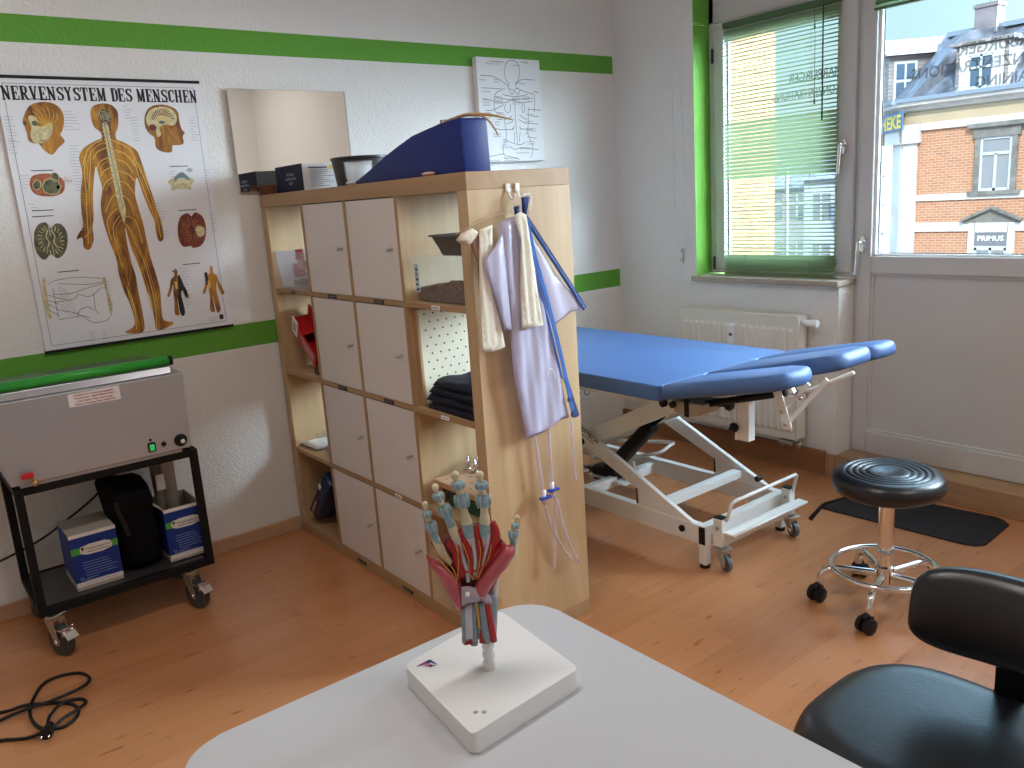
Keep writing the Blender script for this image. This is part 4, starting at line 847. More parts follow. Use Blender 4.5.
SLAB = {
 'N': [((.16,0),(.16,1),.11),((.10,.97),(.70,.03),.20),((.70,0),(.70,1),.11),((0,.04),(.32,.04),.09),((0,.96),(.22,.96),.09),((.52,.96),(.86,.96),.09)],
 'E': [((.20,0),(.20,1),.20),((0,.96),(.76,.96),.09),((0,.04),(.76,.04),.09),((.2,.5),(.52,.5),.09),((.73,.98),(.73,.70),.08),((.73,.02),(.73,.30),.08),((.52,.36),(.52,.64),.07)],
 'R': [((.20,0),(.20,1),.20),((0,.96),(.55,.96),.09),((.2,.5),(.55,.5),.09),((.55,.97),(.68,.88),.10),((.66,.92),(.66,.56),.17),((.68,.60),(.55,.49),.10),((.42,.5),(.70,.05),.17),((0,.04),(.38,.04),.09),((.62,.04),(.86,.04),.09)],
 'V': [((.14,1),(.42,.02),.18),((.42,.02),(.70,1),.11),((0,.96),(.32,.96),.09),((.56,.96),(.84,.96),.09)],
 'S': [((.70,.98),(.70,.68),.08),((.66,.86),(.42,.96),.11),((.42,.96),(.18,.88),.12),((.16,.90),(.15,.66),.18),((.14,.66),(.62,.40),.19),((.64,.42),(.64,.14),.18),((.64,.14),(.40,.04),.12),((.40,.04),(.14,.14),.11),((.10,.02),(.10,.32),.08)],
 'Y': [((.14,1),(.42,.48),.18),((.42,.48),(.70,1),.11),((.42,.5),(.42,0),.20),((0,.96),(.32,.96),.09),((.56,.96),(.84,.96),.09),((.24,.04),(.60,.04),.09)],
 'T': [((.40,0),(.40,1),.20),((0,.96),(.80,.96),.09),((.04,.98),(.04,.70),.08),((.76,.98),(.76,.70),.08),((.22,.04),(.58,.04),.09)],
 'M': [((.14,0),(.14,1),.10),((.16,.97),(.46,.05),.17),((.46,.05),(.76,.97),.10),((.80,0),(.80,1),.19),((0,.04),(.28,.04),.09),((.62,.04),(.96,.04),.09),((0,.96),(.24,.96),.09),((.72,.96),(.96,.96),.09)],
 'D': [((.20,0),(.20,1),.20),((0,.96),(.50,.96),.09),((0,.04),(.50,.04),.09),((.48,.96),(.68,.82),.11),((.68,.84),(.68,.16),.19),((.68,.18),(.48,.04),.11)],
 'C': [((.72,.98),(.72,.66),.08),((.70,.84),(.46,.96),.11),((.46,.96),(.22,.86),.12),((.18,.90),(.18,.12),.20),((.20,.14),(.46,.04),.12),((.46,.04),(.74,.20),.11)],
 'H': [((.18,0),(.18,1),.19),((.70,0),(.70,1),.19),((.18,.5),(.70,.5),.09),((0,.96),(.36,.96),.09),((0,.04),(.36,.04),.09),((.52,.96),(.88,.96),.09),((.52,.04),(.88,.04),.09)]}
def slab_text(b, s, F, x, z, h, w, mi, n):
    adv = lambda c: 0.50 if c == ' ' else (max(max(p[0][0], p[1][0]) for p in SLAB[c]) + 0.16)
    k = w / sum(adv(c) for c in s)
    for c in s:
        if c != ' ':
            for p, q, t in SLAB[c]: ribbon(b, [(x+p[0]*k, z+p[1]*h), (x+q[0]*k, z+q[1]*h)], F, t*k*1.45, n, mi=mi)
        x += adv(c)*k
def make_poster():
    t = thing('anatomy_poster', 'large white nervous system wall chart with an orange back-view figure, hung by black rods', 'poster', (-0.53, -0.006, 0.965))
    x0, x1, z0, z1 = -0.882, -0.184, 0.968, 1.934
    part('sheet', mat('poster_paper', (0.80, 0.80, 0.83), 0.35, var=0.02, vscale=2), t, lambda b: box(b, x0, x1, -0.0095, -0.008, z0, z1))
    for z in (z1, z0):
        part('hanging_rod', M_BLACK, t, lambda b: box(b, x0-0.004, x1+0.004, -0.016, -0.004, z-0.005, z+0.005, 0.002))
    mats = [brown_mat('print_skin', (0.15, 0.042, 0.007), (0.56, 0.25, 0.03), 15), mat('print_nerve', (0.80, 0.52, 0.10), 0.6), mat('print_cream', (0.66, 0.58, 0.32), 0.6, var=0.3, vscale=80),
            mat('print_blue', (0.10, 0.12, 0.13), 0.6), mat('print_brain', (0.24, 0.05, 0.03), 0.6, var=0.5, vscale=70), mat('print_olive', (0.13, 0.13, 0.07), 0.6, var=0.6, vscale=60),
            mat('print_rust', (0.40, 0.12, 0.05), 0.6, var=0.4, vscale=60), M_INK, mat('print_grey', (0.42, 0.42, 0.46), 0.6), mat('print_tan', (0.52, 0.30, 0.12), 0.6), mat('print_steel', (0.16, 0.24, 0.28), 0.6)]
    def art(b):
        P = POSTER; L = 0.0004
        flat(b, P['body'], FB, L, 0)
        for ln in NERVES: ribbon(b, ln, FB, 0.0026, 2*L, mi=1, smooth=5)
        for ln in NERVES[::2]: ribbon(b, [(p[0]+0.009, p[1]-0.008) for p in ln], FB, 0.0013, 2*L, mi=1, smooth=5)
        flat(b, P['spine'], FB, 3*L, 2); flat(b, P['spine2'], FB, 4*L, 10)
        ribbon(b, [(-0.551, 1.772), (-0.546, 1.70), (-0.543, 1.60), (-0.540, 1.50), (-0.541, 1.45)], FB, 0.0028, 5*L, mi=1)
        for k in range(22):
            z = 1.765 - k*0.0138; xx = -0.551 + k*0.0006
            for s in (-1, 1): ribbon(b, [(xx+s*0.006, z), (xx+s*0.0125, z-0.004)], FB, 0.003, 4*L, mi=2)
        flat(b, circ(-0.547, 1.802, 0.022, 20, 0.027), FB, 2*L, 5)
        for k in range(16):
            a = k*2.4; r = 0.004 + 0.0012*k
            ribbon(b, [(-0.547+r*math.cos(a), 1.805+r*math.sin(a)), (-0.547+r*math.cos(a+.9), 1.805+r*math.sin(a+.9))], FB, 0.0018, 3*L, mi=2)
        flat(b, circ(-0.545, 1.786, 0.010, 12, 0.006), FB, 3*L, 4)
        flat(b, P['head1'], FB, L, 0); flat(b, P['skull'], FB, 2*L, 2)
        flat(b, circ(-0.781, 1.779, 0.010, 14, 0.009), FB, 3*L, 5); flat(b, circ(-0.766, 1.719, 0.012, 12, 0.004), FB, 3*L, 9)
        flat(b, circ(-0.812, 1.778, 0.006, 10, 0.009), FB, 3*L, 5)
        for a in range(7):
            th = 0.6 + a*0.32
            ribbon(b, [(-0.742, 1.765), (-0.742+0.04*math.cos(th), 1.765+0.045*math.sin(th)), (-0.745+0.053*math.cos(th+.12), 1.775+0.06*math.sin(th+.12))], FB, 0.0015, 3*L, mi=1, smooth=4)
        flat(b, P['head2'], FB, L, 0); flat(b, P['brain2'], FB, 2*L, 2); 
        for a in range(12):
            th = 0.25 + a*0.24
            ribbon(b, [(-0.340+0.020*math.cos(th), 1.785+0.020*math.sin(th)), (-0.340+0.034*math.cos(th+.1), 1.787+0.036*math.sin(th+.1)), (-0.340+0.043*math.cos(th-.1), 1.788+0.045*math.sin(th-.1))], FB, 0.0036, 3*L, mi=4, smooth=4)
        flat(b, P['brain2b'], FB, 4*L, 2); flat(b, circ(-0.382, 1.764, 0.014, 14, 0.012), FB, 5*L, 4); flat(b, circ(-0.345, 1.783, 0.012, 12, 0.006), FB, 5*L, 3)
        ribbon(b, [(-0.362, 1.790), (-0.345, 1.800), (-0.325, 1.798), (-0.318, 1.786)], FB, 0.005, 5*L, mi=1, smooth=5)
        flat(b, P['cell'], FB, L, 6)
        for q, r_ in (('cellA', 5), ('cellB', 5)): flat(b, P[q], FB, 2*L, r_)
        flat(b, circ(-0.748, 1.592, 0.013, 14, 0.016), FB, 2*L, 5); flat(b, circ(-0.742, 1.556, 0.008, 12, 0.006), FB, 2*L, 2)
        for q in ('cellA', 'cellB'): ribbon(b, POSTER[q] + POSTER[q][:1], FB, 0.003, 3*L, mi=2)
        ribbon(b, circ(-0.748, 1.592, 0.013, 14, 0.016) + [(-0.735, 1.592)], FB, 0.002, 3*L, mi=2)
        for k in range(14):
            a = k*1.9; ribbon(b, [(-0.709+0.003*k*0.3*math.cos(a), 1.578), (-0.709+0.017*math.cos(a), 1.578+0.017*math.sin(a))], FB, 0.001, 3*L, mi=9)
        flat(b, P['brainL'], FB, L, 5)
        cx = sum(p[0] for p in P['brainL'])/len(P['brainL']); cz = sum(p[1] for p in P['brainL'])/len(P['brainL'])
        for k in range(22):
            a = k*2*PI/22 + 0.1
            ribbon(b, [(cx+0.030*math.cos(a), cz+0.038*math.sin(a)), (cx+0.043*math.cos(a+.09), cz+0.055*math.sin(a+.09))], FB, 0.0022 + 0.001*(k % 2), 2*L, mi=2)
        for s in (-1, 1):
            ribbon(b, [(cx+s*0.006, cz+0.035), (cx+s*0.014, cz+0.012), (cx+s*0.008, cz-0.008), (cx+s*0.018, cz-0.03)], FB, 0.004, 2*L, mi=2, smooth=4)
        ribbon(b, [(cx, cz+0.055), (cx, cz+0.015)], FB, 0.004, 3*L, mi=8); ribbon(b, [(cx, cz-0.02), (cx, cz-0.058)], FB, 0.003, 3*L, mi=8)
        flat(b, P['brainR'], FB, L, 4); flat(b, P['patch'], FB, 3*L, 2)
        cx = sum(p[0] for p in P['brainR'])/len(P['brainR']); cz = sum(p[1] for p in P['brainR'])/len(P['brainR'])
        for k in range(18):
            a = k*2*PI/18
            ribbon(b, [(cx+0.016*math.cos(a), cz+0.018*math.sin(a)), (cx+0.030*math.cos(a+.25), cz+0.034*math.sin(a+.25)), (cx+0.040*math.cos(a), cz+0.05*math.sin(a))], FB, 0.0014, 2*L, mi=9, smooth=3)
        ribbon(b, [(cx, cz+0.055), (cx+0.002, cz), (cx, cz-0.055)], FB, 0.0035, 2*L, mi=7)
        flat(b, P['vert'], FB, L, 2); flat(b, P['vertB'], FB, 2*L, 10); flat(b, circ(-0.2665, 1.602, 0.012, 12, 0.008), FB, 3*L, 8)
        for q, r_ in (('figA', 0), ('figB', 0)): flat(b, P[q], FB, L, r_)
        flat(b, P['figAr'], FB, 2*L, 7); flat(b, [(p[0]-0.02, p[1]+0.02) for p in P['figAr'][:4]] , FB, 2*L, 7)
        xb = [p[0] for p in P['figB']]; zb = [p[1] for p in P['figB']]
        flat(b, rect(min(xb)+0.018, min(xb)+0.030, max(zb)-0.075, max(zb)-0.025), FB, 2*L, 7); flat(b, rect(min(xb)+0.026, min(xb)+0.036, max(zb)-0.09, max(zb)-0.06), FB, 3*L, 1)
        xa = [p[0] for p in P['figA']]; za = [p[1] for p in P['figA']]
        flat(b, rect(min(xa)+0.036, min(xa)+0.046, max(za)-0.08, max(za)-0.05), FB, 3*L, 1)
        flat(b, P['plexL'], FB, L, 2); flat(b, P['plexR'], FB, L, 2)
        for ln in POSTER_LINES: ribbon(b, ln, FB, 0.0014, 2*L, mi=7, smooth=4)
        for k in range(9): ribbon(b, [(-0.805, 1.21-0.012*k), (-0.772+0.003*k, 1.175-0.013*k)], FB, 0.0012, 2*L, mi=8)
        # rows of caption text as fine grey lines
        rr = random.Random(3)
        for (cx, z, n, w) in ((-0.855, 1.80, 9, 0.035), (-0.86, 1.72, 5, 0.03), (-0.845, 1.60, 5, 0.03), (-0.83, 1.50, 3, 0.03), (-0.665, 1.82, 7, 0.05), (-0.665, 1.70, 16, 0.045), (-0.655, 1.55, 10, 0.03),
                              (-0.675, 1.46, 8, 0.035), (-0.46, 1.84, 5, 0.03), (-0.44, 1.80, 9, 0.035), (-0.225, 1.80, 9, 0.032), (-0.33, 1.60, 7, 0.03), (-0.20, 1.60, 6, 0.028), (-0.40, 1.48, 7, 0.03),
                              (-0.20, 1.43, 8, 0.028), (-0.345, 1.22, 12, 0.035), (-0.58, 1.25, 4, 0.03), (-0.635, 1.2, 9, 0.028), (-0.39, 1.37, 3, 0.03), (-0.72, 1.02, 5, 0.02), (-0.675, 1.02, 5, 0.02), (-0.345, 1.13, 6, 0.035), (-0.25, 1.01, 2, 0.06)):
            for k in range(n):
                u = cx - w/2 + rr.uniform(-0.004, 0.004)
                ribbon(b, [(u, z-0.0105*k), (u+w*rr.uniform(0.5, 1.0), z-0.0105*k)], FB, 0.0016, L, mi=8)
        for (cx, cz) in CAPS: ribbon(b, [(cx-0.035, cz), (cx+0.035, cz)], FB, 0.0030, L, mi=7)
        m = 0.022
        for q in (((x0+m, z0+m), (x1-m, z0+m)), ((x0+m, z0+m), (x0+m, z1-m)), ((x1-m, z0+m), (x1-m, z1-m)), ((x0+m, z1-m), (x1-m, z1-m))): ribbon(b, q, FB, 0.0012, L, mi=7)
        flat(b, rect(-0.232, -0.216, 1.0, 1.02), FB, L, 7)
        slab_text(b, 'NERVENSYSTEM DES MENSCHEN', FB, x0+0.016, 1.857, 0.047, 0.672, 7, L)
    part('printed_chart', mats, t, art)
make_poster()

# ---------------------------------------------------------------- mirror, canvas
def make_mirror():
    t = thing('wall_mirror', 'frameless rectangular mirror on the back wall above the shelf unit', 'mirror', (0.185, 0, 1.51))
    part('backing_board', M_SKIRT, t, lambda b: box(b, -0.06, 0.43, -0.014, -0.001, 1.53, 1.90))
    m = mat('mirror_silver', (0.92, 0.93, 0.91), 0.015, 1.0)
    part('mirror_glass', m, t, lambda b: box(b, -0.078, 0.448, -0.020, -0.015, 1.505, 1.914, 0.002))
make_mirror()
def make_canvas():
    t = thing('canvas_picture', 'small white stretched canvas with a pen sketch of a torso and its labels', 'picture', (1.37, -0.001, 1.595))
    part('canvas', mat('canvas_cloth', (0.82, 0.83, 0.84), 0.8, bump=0.2, bscale=300), t, lambda b: box(b, 1.166, 1.572, -0.034, -0.0003, 1.593, 2.092, 0.003))
    FC = F3((0, -0.0343, 0), X, Z, -Y)
    def sk(b):
        for ln in SKETCH: ribbon(b, ln, FC, 0.0028, 0.0004, smooth=4)
        for (u, z, w, h) in ((1.225, 2.062, 0.08, 1), (1.395, 2.06, 0.04, 1), (1.175, 1.985, 0.04, 1), (1.27, 1.99, 0.03, 2), (1.19, 1.93, 0.05, 1), (1.40, 1.975, 0.07, 1), (1.44, 1.91, 0.05, 2), (1.19, 1.89, 0.045, 3), (1.20, 1.83, 0.035, 3), (1.255, 1.785, 0.03, 2), (1.46, 1.825, 0.05, 1), (1.455, 1.79, 0.05, 1), (1.46, 1.755, 0.06, 2), (1.24, 1.73, 0.05, 2), (1.45, 1.73, 0.02, 1), (1.46, 1.69, 0.05, 2), (1.30, 1.70, 0.03, 2), (1.29, 1.675, 0.04, 2), (1.38, 1.635, 0.09, 1), (1.21, 1.60, 0.06, 1), (1.30, 1.61, 0.09, 2)):
            for k in range(h):
                pts = [(u + w*q/8, z - 0.012*k + (0.003 if q % 2 else -0.003)) for q in range(9)]
                ribbon(b, pts, FC, 0.0022, 0.0004)
        for q in ((1.29, 1.66), (1.33, 1.655), (1.37, 1.665), (1.41, 1.65), (1.42, 1.63), (1.31, 1.63), (1.345, 1.66)): flat(b, circ(q[0], q[1], 0.002, 8), FC, 0.0004)
        for k in range(7):
            for s in (-1, 1): ribbon(b, [(1.345+s*0.03, 1.905-k*0.005), (1.345+s*0.085, 1.91-k*0.006)], FC, 0.0012, 0.0004)
    part('pen_sketch', mat('pencil_grey', (0.16, 0.17, 0.19), 0.7), t, sk)
make_canvas()

# ---------------------------------------------------------------- wall socket, hook cords
def make_socket():
    t = thing('wall_socket', 'white double power socket on the back wall behind the bed', 'socket', (1.79, 0, 0.25))
    part('socket_plate', M_WMETAL, t, lambda b: box(b, 1.70, 1.86, -0.012, -0.0005, 0.245, 0.325, 0.004))
    for x in (1.742, 1.820):
        part('socket_well', mat('socket_grey', (0.25, 0.24, 0.22), 0.5), t, lambda b: ring(b, (x, -0.0125, 0.285), 0.019, 0.0035, 24, 8, axis='y'))
make_socket()
def make_cords():
    t = thing('blind_cord', 'two thin white pull cords hanging on the wall left of the window', 'cord', (2.13, -0.46, 1.0))
    part('cord', M_PAPER, t, lambda b: tube(b, [(2.134, -0.424, 2.99), (2.134, -0.424, 2.4), (2.134, -0.430, 1.5), (2.134, -0.435, 1.10)], 0.0015, 6, smooth=4))
    part('cord', M_PAPER, t, lambda b: tube(b, [(2.134, -0.47, 2.99), (2.134, -0.475, 2.4), (2.134, -0.50, 1.5), (2.134, -0.508, 1.16), (2.134, -0.495, 1.08)], 0.0015, 6, smooth=4))
    part('cord_hook', M_STEEL, t, lambda b: (tube(b, [(2.139, -0.475, 1.075), (2.12, -0.480, 1.07), (2.115, -0.492, 1.085)], 0.0025, 6, smooth=3), tube(b, [(2.139, -0.478, 1.035), (2.12, -0.482, 1.03), (2.116, -0.474, 1.02)], 0.0025, 6, smooth=3), tube(b, [(2.135, -0.480, 1.09), (2.135, -0.482, 1.01)], 0.003, 6)))
make_cords()

# ---------------------------------------------------------------- trolley with heat cabinet
def caster(parent, x, y, ztop, R=0.045, w=0.026, yaw=0.0, brake=True, mats=None, fork=None):
    """wheel with fork and brake under a frame; ztop = underside of the frame"""
    M = Matrix.Translation((x, y, 0)) @ Matrix.Rotation(yaw, 4, 'Z')
    fk = fork or M_STEEL
    def body(b):
        v = box(b, -0.032, 0.032, -0.028, 0.028, ztop-0.006, ztop-0.0005, 0.002)
        v += lathe(b, [(0, ztop-0.006), (0.024, ztop-0.006), (0.026, ztop-0.014), (0.020, ztop-0.02), (0, ztop-0.02)], (0, 0, 0))
        for s in (-1, 1):
            v += prism(b, [(-0.022, ztop-0.018), (0.022, ztop-0.018), (0.036, R+0.014), (0.036, R-0.010), (0.018, R-0.010)], F3((0, s*(w/2+0.006)-0.0015, 0), X, Z, Y), 0, 0.003)
        v += box(b, -0.022, 0.022, -(w/2+0.006), w/2+0.006, ztop-0.024, ztop-0.018)
        xf(list(dict.fromkeys(v)), M)
    f = part('caster_fork', fk, parent, body)
    def wh(b):
        v = lathe(b, [(0.012, -w/2), (R*0.72, -w/2), (R*0.72, -w/2+0.002), (R*0.97, -w/2+0.002), (R, -w/4), (R, w/4), (R*0.97, w/2-0.002), (R*0.72, w/2-0.002), (R*0.72, w/2), (0.012, w/2)], (0.022, 0, R), 'y')
        xf(v, M)
    part('caster_wheel', mats or M_TYRE, f, wh, smooth=40)
    part('caster_axle', M_CHROME, f, lambda b: xf(lathe(b, [(0, -w/2-0.010), (0.008, -w/2-0.010), (0.008, w/2+0.010), (0, w/2+0.010)], (0.022, 0, R), 'y'), M))
    if brake:
        def br(b):
            v = box(b, 0.006, 0.074, -0.017, 0.017, R*1.72, R*1.72+0.006, 0.002)
            v += box(b, 0.060, 0.068, -0.021, 0.021, R*1.72-0.012, R*1.72+0.016, 0.002)
            v += obox(b, (0.070, 0, R*1.74), (0.090, 0, R*1.34), 0.040, 0.005, up=X, bev=0.001)
            xf(v, M)
        part('caster_brake', M_CHROME, f, br)
    return f
M_TYRE = mat('grey_rubber', (0.05, 0.05, 0.05), 0.55)
def make_trolley():
    t = thing('steel_trolley', 'black square-tube trolley on four castors carrying the steel heat cabinet', 'trolley', (-0.825, -0.26, 0))
    x0, x1, y0, y1, zb, zt = -1.112, -0.528, -0.455, -0.075, 0.152, 0.602; w = 0.026
    def fr(b):
        for x in (x0, x1-w):
            for y in (y0, y1-w): box(b, x, x+w, y, y+w, zb, zt, 0.002)
        for z in (zb, zt-w):
            for y in (y0, y1-w): box(b, x0+w, x1-w, y, y+w, z, z+w, 0.002)
            for x in (x0, x1-w): box(b, x, x+w, y0+w, y1-w, z, z+w, 0.002)
        box(b, -1.062, -1.035, y0+0.0, y0+w, zt, zt+0.0)
    part('frame', M_BLACKM, t, fr)
    part('bottom_tray', mat('tray_steel', (0.10, 0.095, 0.09), 0.35, 0.6), t, lambda b: box(b, x0+w, x1-w, y0+w, y1-w, 0.166, 0.1775))
    for (x, y, a) in ((-1.070, -0.430, -1.15), (-0.612, -0.425, -1.2), (-0.60, -0.115, -0.4), (-1.07, -0.115, 0.5)):
        caster(t, x, y, zb-0.0005, 0.054, 0.030, a, brake=(y < -0.3))
    return t
make_trolley()
def make_heater():
    t = thing('heat_cabinet', 'long brushed steel heat cabinet with green-handled lid and red tap on the black trolley', 'heat cabinet', (-0.83, -0.26, 0.603))
    M_INOX = mat('brushed_steel', (0.44, 0.455, 0.49), 0.40, 0.55, var=0.06, vscale=2.5)
    yF = -0.462
    def cab(b):
        prism(b, [(-1.116, 0.614), (-0.548, 0.614), (-0.540, 0.888), (-1.150, 0.888)], F3((0, yF, 0), X, Z, Y), 0, 0.37, bev=0.004)
        box(b, -1.09, -0.58, yF+0.01, yF+0.36, 0.6025, 0.614)
    part('cabinet_body', M_INOX, t, cab)
    part('lid', mat('polished_lid', (0.42, 0.43, 0.46), 0.22, 0.8), t, lambda b: (prism(b, [(yF+0.012, 0.8885), (yF+0.022, 0.915), (yF+0.36, 0.915), (yF+0.36, 0.8885)], F3((0, 0, 0), Y, Z, X), -1.14, -0.572, bev=0.003)))
    def bar(b): tube(b, [(-1.092, yF+0.030, 0.932), (-0.574, yF+0.030, 0.932)], 0.0165, 18)
    hb = part('lid_handle', mat('green_handle', (0.03, 0.36, 0.04), 0.3), t, bar, 'green tubular handle along the lid')
    for x in (-1.0985, -0.5675):
        part('handle_cap', M_BLACK, hb, lambda b: cyl(b, (x-0.0065, yF+0.030, 0.932), (x+0.0065, yF+0.030, 0.932), 0.0172, seg=18))
    FH = F3((0, yF, 0), X, Z, -Y)
    lb = part('warning_label', M_PAPER, t, lambda b: prism(b, [(-0.910, 0.836), (-0.752, 0.834), (-0.752, 0.881), (-0.910, 0.879)], FH, 0, 0.0006), 'white label with red warning text')
    def wt(b):
        for k, s in enumerate(('VORSICHT: Verbrennungsgefahr', 'Temperatur regelmäßig prüfen!', 'CAUTION: Risk of burning!', 'Check charging heat regularly!')):
            text_into(b, s, FH, -0.831, 0.869 - k*0.0092 - (0.002 if k > 1 else 0), 0.0055, 0.125 if k != 2 else 0.11, n=0.0008, align='c', bold=0.03)
    part('label_lettering', mat('red_ink', (0.35, 0.03, 0.03), 0.6), lb, wt)
    sw = part('power_switch', M_BLACK, t, lambda b: box(b, -0.694, -0.668, yF-0.006, yF+0.001, 0.630, 0.662, 0.002))
    part('switch_light', mat('green_lamp', (0.02, 0.35, 0.08), 0.3, emit=(0.05, 0.9, 0.25), estr=0.15), sw, lambda b: box(b, -0.689, -0.673, yF-0.009, yF-0.005, 0.634, 0.656, 0.002))
    part('indicator', M_BLACK, t, lambda b: (lathe(b, [(0, 0), (0.008, 0), (0.008, 0.006), (0, 0.007)], (-0.641, yF, 0.648), 'y', M=Matrix.Rotation(PI, 4, 'X')), lathe(b, [(0, 0), (0.004, 0), (0.004, 0.006), (0, 0.007)], (-0.682, yF, 0.672), 'y', M=Matrix.Rotation(PI, 4, 'X'))))
    dl = part('dial', M_BLACK, t, lambda b: lathe(b, [(0, 0), (0.0225, 0), (0.0225, 0.003), (0.014, 0.005), (0.013, 0.016), (0, 0.017)], (-0.582, yF, 0.648), 'y', M=Matrix.Rotation(PI, 4, 'X')), smooth=40)
    part('dial_pointer', M_PAPER, dl, lambda b: lathe(b, [(0, 0.0165), (0.008, 0.0165), (0.007, 0.019), (0, 0.019)], (-0.579, yF, 0.646), 'y', M=Matrix.Rotation(PI, 4, 'X')))
    def tick(b):
        for k in range(9):
            a = -0.6 + k*(PI+1.2)/8
            flat(b, circ(-0.582+0.0185*math.cos(a), 0.648+0.0185*math.sin(a), 0.0013, 6), FH, 0.0036)
    part('dial_scale', M_PAPER, dl, tick)
    tp = part('drain_tap', mat('brass', (0.65, 0.42, 0.15), 0.3, 1.0), t, lambda b: (cyl(b, (-1.058, yF+0.001, 0.634), (-1.052, yF-0.022, 0.628), 0.007, seg=12), cyl(b, (-1.052, yF-0.020, 0.631), (-1.050, yF-0.034, 0.613), 0.007, seg=12)), 'brass drain tap')
    part('tap_lever', mat('red_plastic', (0.55, 0.02, 0.02), 0.35), tp, lambda b: box(b, -1.085, -1.050, yF-0.026, yF-0.012, 0.638, 0.656, 0.003), 'red lever')
    return t
make_heater()
single('cabinet_power_cable', M_BLACK, lambda b: tube(b, [(-0.735, -0.085, 0.612), (-0.735, -0.06, 0.60), (-0.735, -0.045, 0.52), (-0.79, -0.04, 0.415), (-0.95, -0.035, 0.315), (-1.06, -0.03, 0.265), (-1.30, -0.03, 0.20), (-1.5, -0.03, 0.12), (-1.62, -0.04, 0.01), (-1.8, -0.06, 0.006)], 0.0045, 8, smooth=5),
       'black power cable running slanted along the wall behind the trolley', 'cable')

def make_carton(name, label, x0, x1, y0, y1, z0, z1, open_top=False, rz=0.0, txt=True):
    t = thing(name, label, 'carton', ((x0+x1)/2, (y0+y1)/2, z0))
    blue = mat('carton_blue', (0.010, 0.032, 0.19), 0.5, spec=0.3); card = mat('carton_card', (0.42, 0.37, 0.32), 0.8); wh = mat('carton_white', (0.66, 0.62, 0.58), 0.6); gr = mat('carton_green', (0.06, 0.32, 0.04), 0.5)
    def bx_(b):
        if not open_top: box(b, x0, x1, y0, y1, z0, z1, 0.002)
        else:
            for q in ((x0, x1, y0, y0+0.004), (x0, x1, y1-0.004, y1), (x0, x0+0.004, y0+0.004, y1-0.004), (x1-0.004, x1, y0+0.004, y1-0.004)): box(b, *q, z0, z1)
            box(b, x0, x1, y0, y1, z0, z0+0.004)
            obox(b, (x0+0.002, y0, z1), (x0-0.030, y0, z1+0.03), 0.002, 0.002); prism(b, [(x0, z1-0.002), (x0-0.028, z1+0.028), (x0-0.026, z1+0.030), (x0+0.002, z1)], F3((0, y0, 0), X, Z, Y), 0, y1-y0)
    part('carton_box', [card], t, bx_)
    FX_ = F3((0, y0, 0), X, Z, -Y); FS = F3((x0, 0, 0), -Y, Z, -X); h = z1-z0; w = x1-x0
    part('blue_print', blue, t, lambda b: (prism(b, rect(x0, x1, z0+0.028*h/0.2*1.0, z1-0.06*h), FX_, 0, 0.0006), prism(b, rect(-y1, -y0, z0+0.028, z1-0.02*h), FS, 0, 0.0006)))
    part('white_band', wh, t, lambda b: prism(b, rect(x0, x1, z1-0.06*h, z1), FX_, 0, 0.0006)); part('white_band', wh, t, lambda b: prism(b, rect(x0, x1, z0+0.014, z0+0.030), FX_, 0, 0.0007))
    zc = z0 + 0.70*h
    part('green_stripe', gr, t, lambda b: prism(b, rect(x0, x1, zc-0.012, zc+0.012), FX_, 0, 0.0010))
    cx = (x0+x1)/2 + 0.004
    lb = part('logo_plate', wh, t, lambda b: prism(b, [(cx-0.052, zc), (cx-0.047, zc+0.013), (cx-0.02, zc+0.018), (cx+0.03, zc+0.018), (cx+0.047, zc+0.012), (cx+0.053, zc-0.002), (cx+0.048, zc-0.013), (cx+0.02, zc-0.019), (cx-0.03, zc-0.018), (cx-0.048, zc-0.012)], FX_, 0, 0.0016))
    def lt(b):
        text_into(b, 'THERABATH', FX_, cx+0.006, zc-0.003, 0.009, 0.078, n=0.0019, align='c')
        ribbon(b, [(cx-0.03, zc-0.009), (cx+0.042, zc-0.009)], FX_, 0.0022, 0.0019)
        ribbon(b, [(cx-0.043, zc-0.008), (cx-0.042, zc+0.008)], FX_, 0.002, 0.0019); flat(b, circ(cx-0.042, zc+0.006, 0.005, 10), FX_, 0.0019)
    part('logo_lettering', M_INK, lb, lt)
    def ft(b):
        rr = random.Random(5)
        for k in range(9):
            u = x0+0.028 + (0.006 if k > 2 else 0); ribbon(b, [(u, z0+0.48*h-0.0095*k), (u+w*rr.uniform(0.25, 0.72), z0+0.48*h-0.0095*k)], FX_, 0.0014, 0.0012)
        text_into(b, 'CE', FX_, x0+0.014, z0+0.040, 0.007, 0.012, n=0.0012)
        ribbon(b, [(x0+0.014, z0+0.036), (x0+0.05, z0+0.036)], FX_, 0.0014, 0.0012)
    part('fine_print', mat('print_paleblue', (0.30, 0.38, 0.60), 0.6), t, ft)
    return t
make_carton('closed_carton', 'closed blue carton with pale cardboard lid on the left of the trolley tray', -0.979, -0.829, -0.395, -0.20, 0.1785, 0.383)
make_carton('open_carton', 'open blue carton holding a clear plastic roll on the right of the trolley tray', -0.664, -0.530, -0.395, -0.20, 0.1785, 0.385, True)
